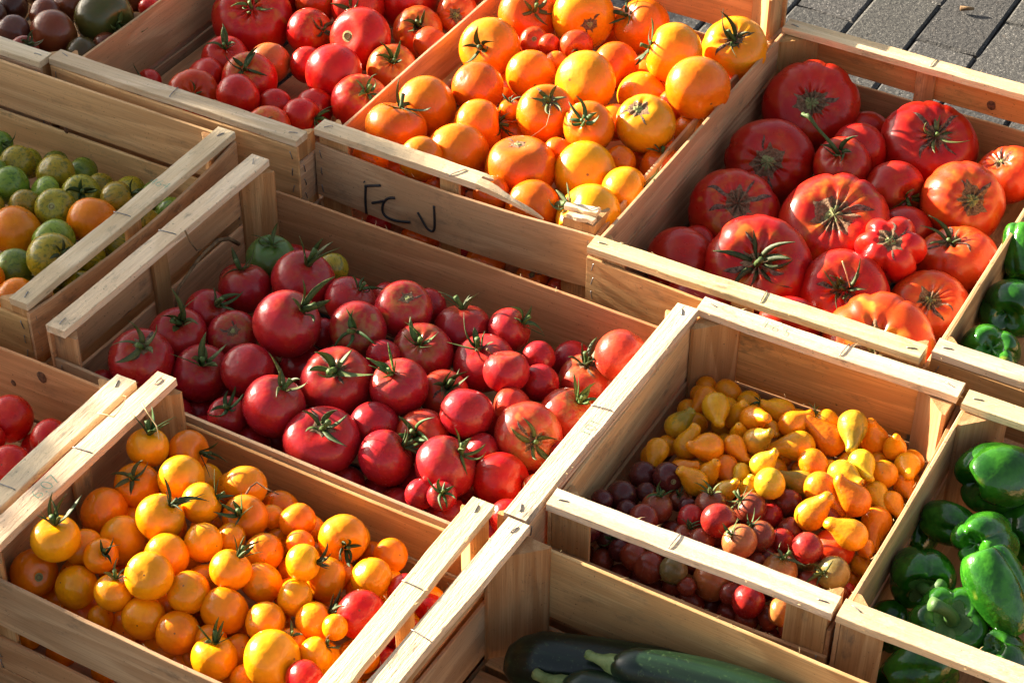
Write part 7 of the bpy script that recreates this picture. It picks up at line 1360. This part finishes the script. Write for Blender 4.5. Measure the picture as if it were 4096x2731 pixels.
def build_fruit():
    shared = {}
    for n, row in enumerate(FRUIT):
        if len(row) == 11:      # deep in the heap
            name, label, k, x, y, z, R, ax, ay, az, col = row
            group = GROUPS[k]; st, ob, rib, dep, sh, fl = 'x', .92, 0, 0, .1, 'f'
        else:
            name, label, k, x, y, z, R, ax, ay, az, st, col, ob, rib, dep, sh, fl = row; group = GROUPS[k]
        cat = 'tomato'
        seed = n*13+7; rg = random.Random(seed)
        c = COLR[col]; skin = M_SKIN[SKIN_OF[col]]
        if st == 'p':
            me, end = pear_mesh(seed, rg.uniform(.85, 1.3))
            o = link(name, me, skin)
        elif fl == 'f':                      # a fruit deep in the heap: a few shared bodies
            key = (SKIN_OF[col], n % 4)
            if key not in shared:
                shared[key] = body_mesh(body_fn(.9, 0, 0, seed, .10), 32, 18, name); shared[key].materials.append(skin)
            o = link(name, shared[key])
        else:
            f = body_fn(ob, rib, dep, seed, (.24 if dep >= .06 else .17) if rib or col[:2] != 'ch' else .09)
            big = dep >= .06
            o = link(name, body_mesh(f, 72 if rib else 44, 32 if rib else 24, name), skin)
        tag(o, label, cat, group)
        o.location = W(x, y, z); s = R/100; o.scale = (s, s, s)
        o.rotation_mode = 'QUATERNION'; o.rotation_quaternion = axis_quat((ax, ay, az), rg.uniform(0, 6.28))
        j = rg.uniform(.88, 1.10); o.color = (c[0]*j, c[1]*j*rg.uniform(.85, 1.15), c[2]*j, 1)
        o['sh'] = float(sh)
        if st == 'p':
            if 'c' in fl:
                g = lambda th, p: end + Vector((math.cos(p), math.sin(p), 0))*th*1.2
                calyx(o, g, 's', .85, seed)
            elif rg.random() < .5:
                V, F = tube([end-Vector((0, 0, .02)), end+Vector((.0, .0, .035))], [.085, .07], 8)
                link('stalk_scar', mesh('stalk_scar', V, F), M_DRY, o)
            continue
        if fl == 'f' or st == 'x': 
            if 't' in fl:
                V, F = tube([f(math.pi*.2, 1)*.99, f(math.pi*.2, 1)*1.18, f(math.pi*.2, 1.1)*1.34], [.05, .035, .06], 6); link('dry_stalk', mesh('dry_stalk', V, F), M_DRY, o)
            continue
        small = R < 2.9
        if st in 'su':
            if 'k' in fl: cork(o, f, seed+1, rib, .26, rg.choice((2, 3, 4)) if dep >= .06 else 2, star=True)
            sz = {True: 1.0, False: .78}[small] * (1.15 if st == 'u' else 1.0)
            if dep >= .06: sz *= .60
            if 'b' in fl: sz = .62
            if SKIN_OF[col] == 'pink': sz *= 1.12
            calyx(o, f, st, sz*rg.uniform(.85, 1.1), seed+2, LONG if 'L' in fl else False, 'b' in fl)
        elif st == 'k':
            cork(o, f, seed+1, rg.choice((rib, 0, 0)), rg.uniform(.24, .38) if dep >= .04 else .22, (rg.choice((4, 5)) if 'S' in fl else rg.choice((1, 2, 3))) if dep >= .04 else rg.choice((1, 2)), star='S' in fl)
        elif st == 'o': ringscar(o, f, .17)
LONG = (-.85, .0, .35)
build_fruit()

# ------------------------------------------------------------------ peppers
def pepper(label, x, y, z, R, L, axis, spin, lobes, seed, stem=True, bright=1.0, curve=(0.5, 0.2), group='green bell peppers lying in the two pepper crates'):
    rg = random.Random(seed); ph = [rg.uniform(0, 6.28) for _ in range(5)]
    def f(th, p):
        s, c = math.sin(th), math.cos(th)
        pp = p + .25*math.sin(p+ph[0])
        lobe = abs(math.sin(lobes*pp/2+ph[1]))**.55
        end = abs(c)**1.5
        r = abs(s)**.74*(1 - (.15+.27*end)*(1-lobe))*(1+.05*math.sin(p+ph[2])+.04*math.sin(2*p+ph[3]))
        taper = 1 - .16*(1-c)/2
        zz = math.copysign(abs(c)**.95, c)*L
        if c > 0: zz -= .42*math.exp(-(s/.42)**2)*(1+.0*lobe)
        else: zz += .42*math.exp(-(s/.36)**2) + (1-lobe)*.18*end
        return Vector((r*taper*math.cos(p)+.10*math.sin(zz*1.3+ph[4]), r*taper*math.sin(p), zz))
    o = link('bell_pepper', body_mesh(f, 64, 40, 'bell_pepper'), M_PEPPER)
    tag(o, label, 'bell pepper', group)
    o.location = W(x, y, z); o.scale = (R/100,)*3; o.rotation_mode = 'QUATERNION'; o.rotation_quaternion = axis_quat(axis, spin)
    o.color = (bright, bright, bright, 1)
    if stem:
        b = f(0.02, 0)
        pts = [b+Vector((0, 0, -.05)), b+Vector((0, 0, .12)), b+Vector((curve[0]*.12, curve[1]*.12, .42)), b+Vector((curve[0]*.4, curve[1]*.4, .72)), b+Vector((curve[0]*.85, curve[1]*.85, .95)), b+Vector((curve[0]*1.15, curve[1]*1.15, 1.02))]
        V, F = tube(pts, [.24, .19, .15, .135, .15, .17], 12)
        s = link('stalk', mesh('stalk', V, F), M_PSTEM, o)
        rim = lambda p: .40*(1+.16*math.sin(5*p+seed))
        V, F = skin_patch(lambda th, p: f(th*.9, p)+Vector((0, 0, .02)), rim, 40, 3, .045)
        link('calyx', mesh('calyx', V, F), M_PSTEM, s)
    return o
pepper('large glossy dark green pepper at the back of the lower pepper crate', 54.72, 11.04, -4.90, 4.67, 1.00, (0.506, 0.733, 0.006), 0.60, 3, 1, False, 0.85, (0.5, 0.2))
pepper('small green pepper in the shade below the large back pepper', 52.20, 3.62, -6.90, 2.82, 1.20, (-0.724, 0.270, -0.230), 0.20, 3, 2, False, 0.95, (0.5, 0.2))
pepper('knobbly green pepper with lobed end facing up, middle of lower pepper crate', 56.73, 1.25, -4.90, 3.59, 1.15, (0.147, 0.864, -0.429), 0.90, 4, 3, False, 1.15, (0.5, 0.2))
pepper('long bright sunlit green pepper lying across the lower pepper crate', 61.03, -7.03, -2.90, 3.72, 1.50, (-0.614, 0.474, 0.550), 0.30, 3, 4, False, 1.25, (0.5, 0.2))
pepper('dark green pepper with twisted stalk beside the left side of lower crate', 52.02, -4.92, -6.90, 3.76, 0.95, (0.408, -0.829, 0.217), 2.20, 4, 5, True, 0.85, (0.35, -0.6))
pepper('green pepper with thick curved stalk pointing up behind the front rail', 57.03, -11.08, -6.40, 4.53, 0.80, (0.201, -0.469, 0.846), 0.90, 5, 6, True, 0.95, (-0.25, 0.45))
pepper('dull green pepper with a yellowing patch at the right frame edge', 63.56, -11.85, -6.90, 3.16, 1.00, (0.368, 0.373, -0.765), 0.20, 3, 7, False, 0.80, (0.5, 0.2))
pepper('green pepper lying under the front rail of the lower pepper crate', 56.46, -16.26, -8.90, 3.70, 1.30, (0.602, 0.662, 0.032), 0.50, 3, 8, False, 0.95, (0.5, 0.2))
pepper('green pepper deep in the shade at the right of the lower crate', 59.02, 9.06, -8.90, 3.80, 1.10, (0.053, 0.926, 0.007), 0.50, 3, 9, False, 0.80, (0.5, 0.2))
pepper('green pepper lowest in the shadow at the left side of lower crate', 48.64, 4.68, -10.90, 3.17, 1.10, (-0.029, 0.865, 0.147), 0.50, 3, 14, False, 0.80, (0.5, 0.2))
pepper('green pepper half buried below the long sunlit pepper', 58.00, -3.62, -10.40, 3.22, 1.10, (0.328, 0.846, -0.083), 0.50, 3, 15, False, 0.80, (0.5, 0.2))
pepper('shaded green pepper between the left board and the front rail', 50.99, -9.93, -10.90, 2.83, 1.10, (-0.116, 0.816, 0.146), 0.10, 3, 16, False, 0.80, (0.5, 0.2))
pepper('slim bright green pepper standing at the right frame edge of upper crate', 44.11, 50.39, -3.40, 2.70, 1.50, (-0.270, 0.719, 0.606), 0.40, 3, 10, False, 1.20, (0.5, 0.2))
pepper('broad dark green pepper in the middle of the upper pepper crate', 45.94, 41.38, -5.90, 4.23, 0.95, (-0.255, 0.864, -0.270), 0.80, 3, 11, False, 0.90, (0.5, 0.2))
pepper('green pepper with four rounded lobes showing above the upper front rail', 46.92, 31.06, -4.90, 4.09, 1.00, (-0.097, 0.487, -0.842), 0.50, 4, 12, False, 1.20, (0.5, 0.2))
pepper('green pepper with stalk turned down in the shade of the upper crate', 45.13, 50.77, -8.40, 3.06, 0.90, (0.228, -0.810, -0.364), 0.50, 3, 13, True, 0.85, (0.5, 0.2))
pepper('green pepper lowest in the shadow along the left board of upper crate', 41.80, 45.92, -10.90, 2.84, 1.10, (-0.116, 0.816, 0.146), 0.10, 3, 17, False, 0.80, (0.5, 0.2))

# ------------------------------------------------------------------ courgettes
def courgette(label, p0, p1, r, seed, stem_at_start=True, bulge=.1):
    a, b = W(*p0), W(*p1); L = (b-a).length; d = (b-a).normalized(); r /= 100
    V, F = [], []; n, nu = 30, 30
    root_pts = []
    for i in range(n+1):
        u = i/n; x = u*L
        k = min(1, (u/.10)**.5 if u < .10 else 1) * (math.sqrt(max(0, 1-((u-.90)/.10)**2)) if u > .90 else 1)
        rr = r*(.80+.2*u+bulge*math.sin(math.pi*u))*max(.02, k if u > .9 else (.45+.55*k))
        off = .012*math.sin(math.pi*u)
        for j in range(nu):
            t = 6.2832*j/nu; q = rr*(1+.022*math.cos(5*t+seed)); V.append((x, q*math.cos(t)+off, q*math.sin(t)))
    for i in range(n):
        for j in range(nu): F.append((i*nu+j, (i+1)*nu+j, (i+1)*nu+(j+1) % nu, i*nu+(j+1) % nu))
    F.append(tuple(range(nu))); F.append(tuple(range((n+1)*nu-1, n*nu-1, -1)))
    o = link('courgette', mesh('courgette', V, F), M_ZUC); tag(o, label, 'courgette', 'dark green courgettes in the front crate')
    o.location = a; o.rotation_mode = 'QUATERNION'; o.rotation_quaternion = d.to_track_quat('X', 'Z')
    if not stem_at_start: return o
    nu = 10; V, F = [], []
    for i, (x, q) in enumerate(((.004, .50), (-.004, .42), (-.010, .27), (-.017, .21), (-.024, .23), (-.026, .16))):
        for j in range(nu):
            t = 6.2832*j/nu; rr = r*q*(1 if j % 2 else .84); V.append((x*r/.022, rr*math.cos(t)+max(0, -x)*.15, rr*math.sin(t)))
    for i in range(5):
        for j in range(nu): F.append((i*nu+j, i*nu+(j+1) % nu, (i+1)*nu+(j+1) % nu, (i+1)*nu+j))
    F.append(tuple(range(5*nu, 6*nu)))
    link('stalk', mesh('stalk', V, F), M_ZSTEM, o)
    return o
courgette('large dark courgette lying along the back board in the shade', (18.1, -33.04, -11.5), (47.84, -26.71, -11.5), 3.9, 1, False)
courgette('courgette with a pale stalk and sunlit flank lying on top', (29.56, -32.03, -7.0), (51.53, -28.9, -7.0), 2.5, 2)
courgette('courgette with ragged stalk at the bottom edge of the photo', (25.62, -35.2, -9.5), (44.99, -34.47, -9.5), 2.9, 3)

# ------------------------------------------------------------------ loose bits
def bit(name, label, pts, r, mat, cat, group=None):
    P = [W(*p) for p in pts]; c = sum(P, Vector())/len(P)
    V, F = tube([p-c for p in P], [r*(1-.5*i/(len(P)-1))/100 for i in range(len(P))], 6)
    o = link(name, mesh(name, V, F), mat); o.location = c; tag(o, label, cat, group); return o
bit('dry_vine', 'brown dried vine hanging down the left boards of the pink-red crate', [(-44.2, 7.57, -7.4), (-44.2, 5.68, -5.36), (-44.2, 3.51, -4.23), (-44.2, 0.74, -4.33), (-44.2, -0.93, -4.58), (-44.2, -3.52, -5.57), (-44.2, -4.94, -6.1), (-44.2, -5.7, -7.48), (-44.2, -6.19, -9.34)], 0.300, M_DRY, 'vine', None)
bit('dry_vine', 'thin black curled tendril against the left boards of the pink-red crate', [(-44.2, -2.44, 1.06), (-44.2, -1.72, -1.11), (-44.2, -0.69, -3.05), (-44.2, 0.16, -3.41), (-44.2, -0.49, -3.52)], 0.120, M_DRY, 'vine', None)
bit('straw', 'curled straw lying across the light rail beside the knotty crate', [(-31.95, -34.61, 1.7), (-30.04, -34.26, 1.7), (-30.37, -32.24, 1.7), (-30.98, -30.92, 1.7), (-31.35, -30.97, 1.7)], 0.070, M_STRAW, 'straw', None)
bit('straw', 'straw blade leaning from the rail onto a yellow-orange tomato', [(-28.47, -31.39, 2.2), (-27.07, -32.03, 1.6), (-25.99, -32.24, 0.6), (-24.82, -33.48, 0.2)], 0.100, M_STRAW, 'straw', None)
bit('straw', 'fine straw thread over the cracked orange tomato', [(-19.47, 44.96, 0.6), (-18.46, 42.87, 0.6), (-17.52, 40.3, 0.6), (-17.67, 38.56, 0.6), (-17.97, 36.99, 0.6)], 0.040, M_STRAW, 'straw', None)
bit('straw', 'pale straw sticking out of a beefsteak tomato calyx', [(26.48, 34.85, -1.5), (27.08, 34.94, -3.0), (28.06, 34.23, -4.5)], 0.110, M_STRAW, 'straw', None)
bit('dry_stalk', 'brown dry stalk lying beside the amber tomato by the back board', [(-13.55, -33.8, -2.6), (-13.84, -32.43, -2.6), (-13.66, -31.47, -2.6), (-12.19, -31.8, -2.6), (-10.57, -31.87, -2.6)], 0.130, M_DRY, 'stalk', None)
bit('twig', 'short dark twig lying on the pavers at the back', [(9.3, 133.37, -21.1), (11.35, 134.27, -21.0)], 0.450, M_DRY, 'twig', None)

# ------------------------------------------------------------------ unseen shrub, added beyond the left edge to cast shade; its leaves break up the low sun on the far-left crates
def build_shade_shrub():
    rg = random.Random(21)
    root = bpy.data.objects.new('added_shade_shrub', None); COL.objects.link(root); base = W(-420, 10, -21.5); root.location = base
    tag(root, 'unseen leafy green shrub added beyond the left frame edge to shade the crates', 'shrub')
    xe = lambda y: float(np.interp(y, SHX[0], SHX[1]))
    V, F = [], []
    cnt = 0
    while cnt < SHN:
        y = rg.uniform(-62, 135); x = rg.uniform(-150, 20)
        e = xe(y) + rg.gauss(0, 3.0)
        if x > e: continue
        if y < 22 and x < -52 and rg.random() < .6: continue
        clump = math.sin(x*.21+1.3)*math.sin(y*.17+.4)+math.sin(x*.09-y*.13)
        if clump < -.75 and rg.random() < .7: continue
        Ld = rg.uniform(300, 400)
        q = W(x, y, 0) - SDIR*(Ld/100)
        if q.z < .05: continue
        l, wd = rg.uniform(.045, .08), rg.uniform(.016, .028)
        d = Vector((rg.gauss(0, 1), rg.gauss(0, 1), rg.gauss(-.2, .7))).normalized()
        s = d.cross(Vector((rg.gauss(0, 1), rg.gauss(0, 1), rg.gauss(0, 1)))).normalized(); nn = d.cross(s)
        b = len(V); q = q-base
        V += [q-d*l/2, q-s*wd+nn*.004, q+d*l/2-nn*.006, q+s*wd+nn*.004, q-nn*.004]
        F += [(b, b+1, b+4), (b+1, b+2, b+4), (b+2, b+3, b+4), (b+3, b, b+4)]
        cnt += 1
    o = link('crown', mesh('crown', V, F), M_LEAF, root)
    parts = []
    for i in range(9):
        y = rg.uniform(-.55, 1.2); h = rg.uniform(.9, 1.35)
        p0 = Vector((rg.uniform(-.1, .1), y*.25, 0)); p3 = Vector((rg.uniform(-.2, .5), y, h))
        parts.append(tube([p0, p0.lerp(p3, .35)+Vector((0, 0, .12)), p0.lerp(p3, .7)+Vector((0, 0, .08)), p3], [.022, .016, .010, .004], 7))
    V, F = merge(parts); link('trunk', mesh('trunk', V, F), M_BARK, root)
SHX = ([-65, -45, -35, -27, -20, 0, 14, 25, 50, 85, 135], [-28, -33, -46, -44, -38, -33, -28, -34, -104, -108, -108])
SHN = 5200
build_shade_shrub()
knot(crates['F'], 'B', 15.56, -4.94, 0.85, 20.08)
knot(crates['F'], 'B', 10.80, -7.83, 0.45, 20.08)
knot(crates['I'], 'B', 9.32, -4.54, 0.75, 30.58)
knot(crates['D'], 'B', 1.02, -8.99, 0.50, 20.25)
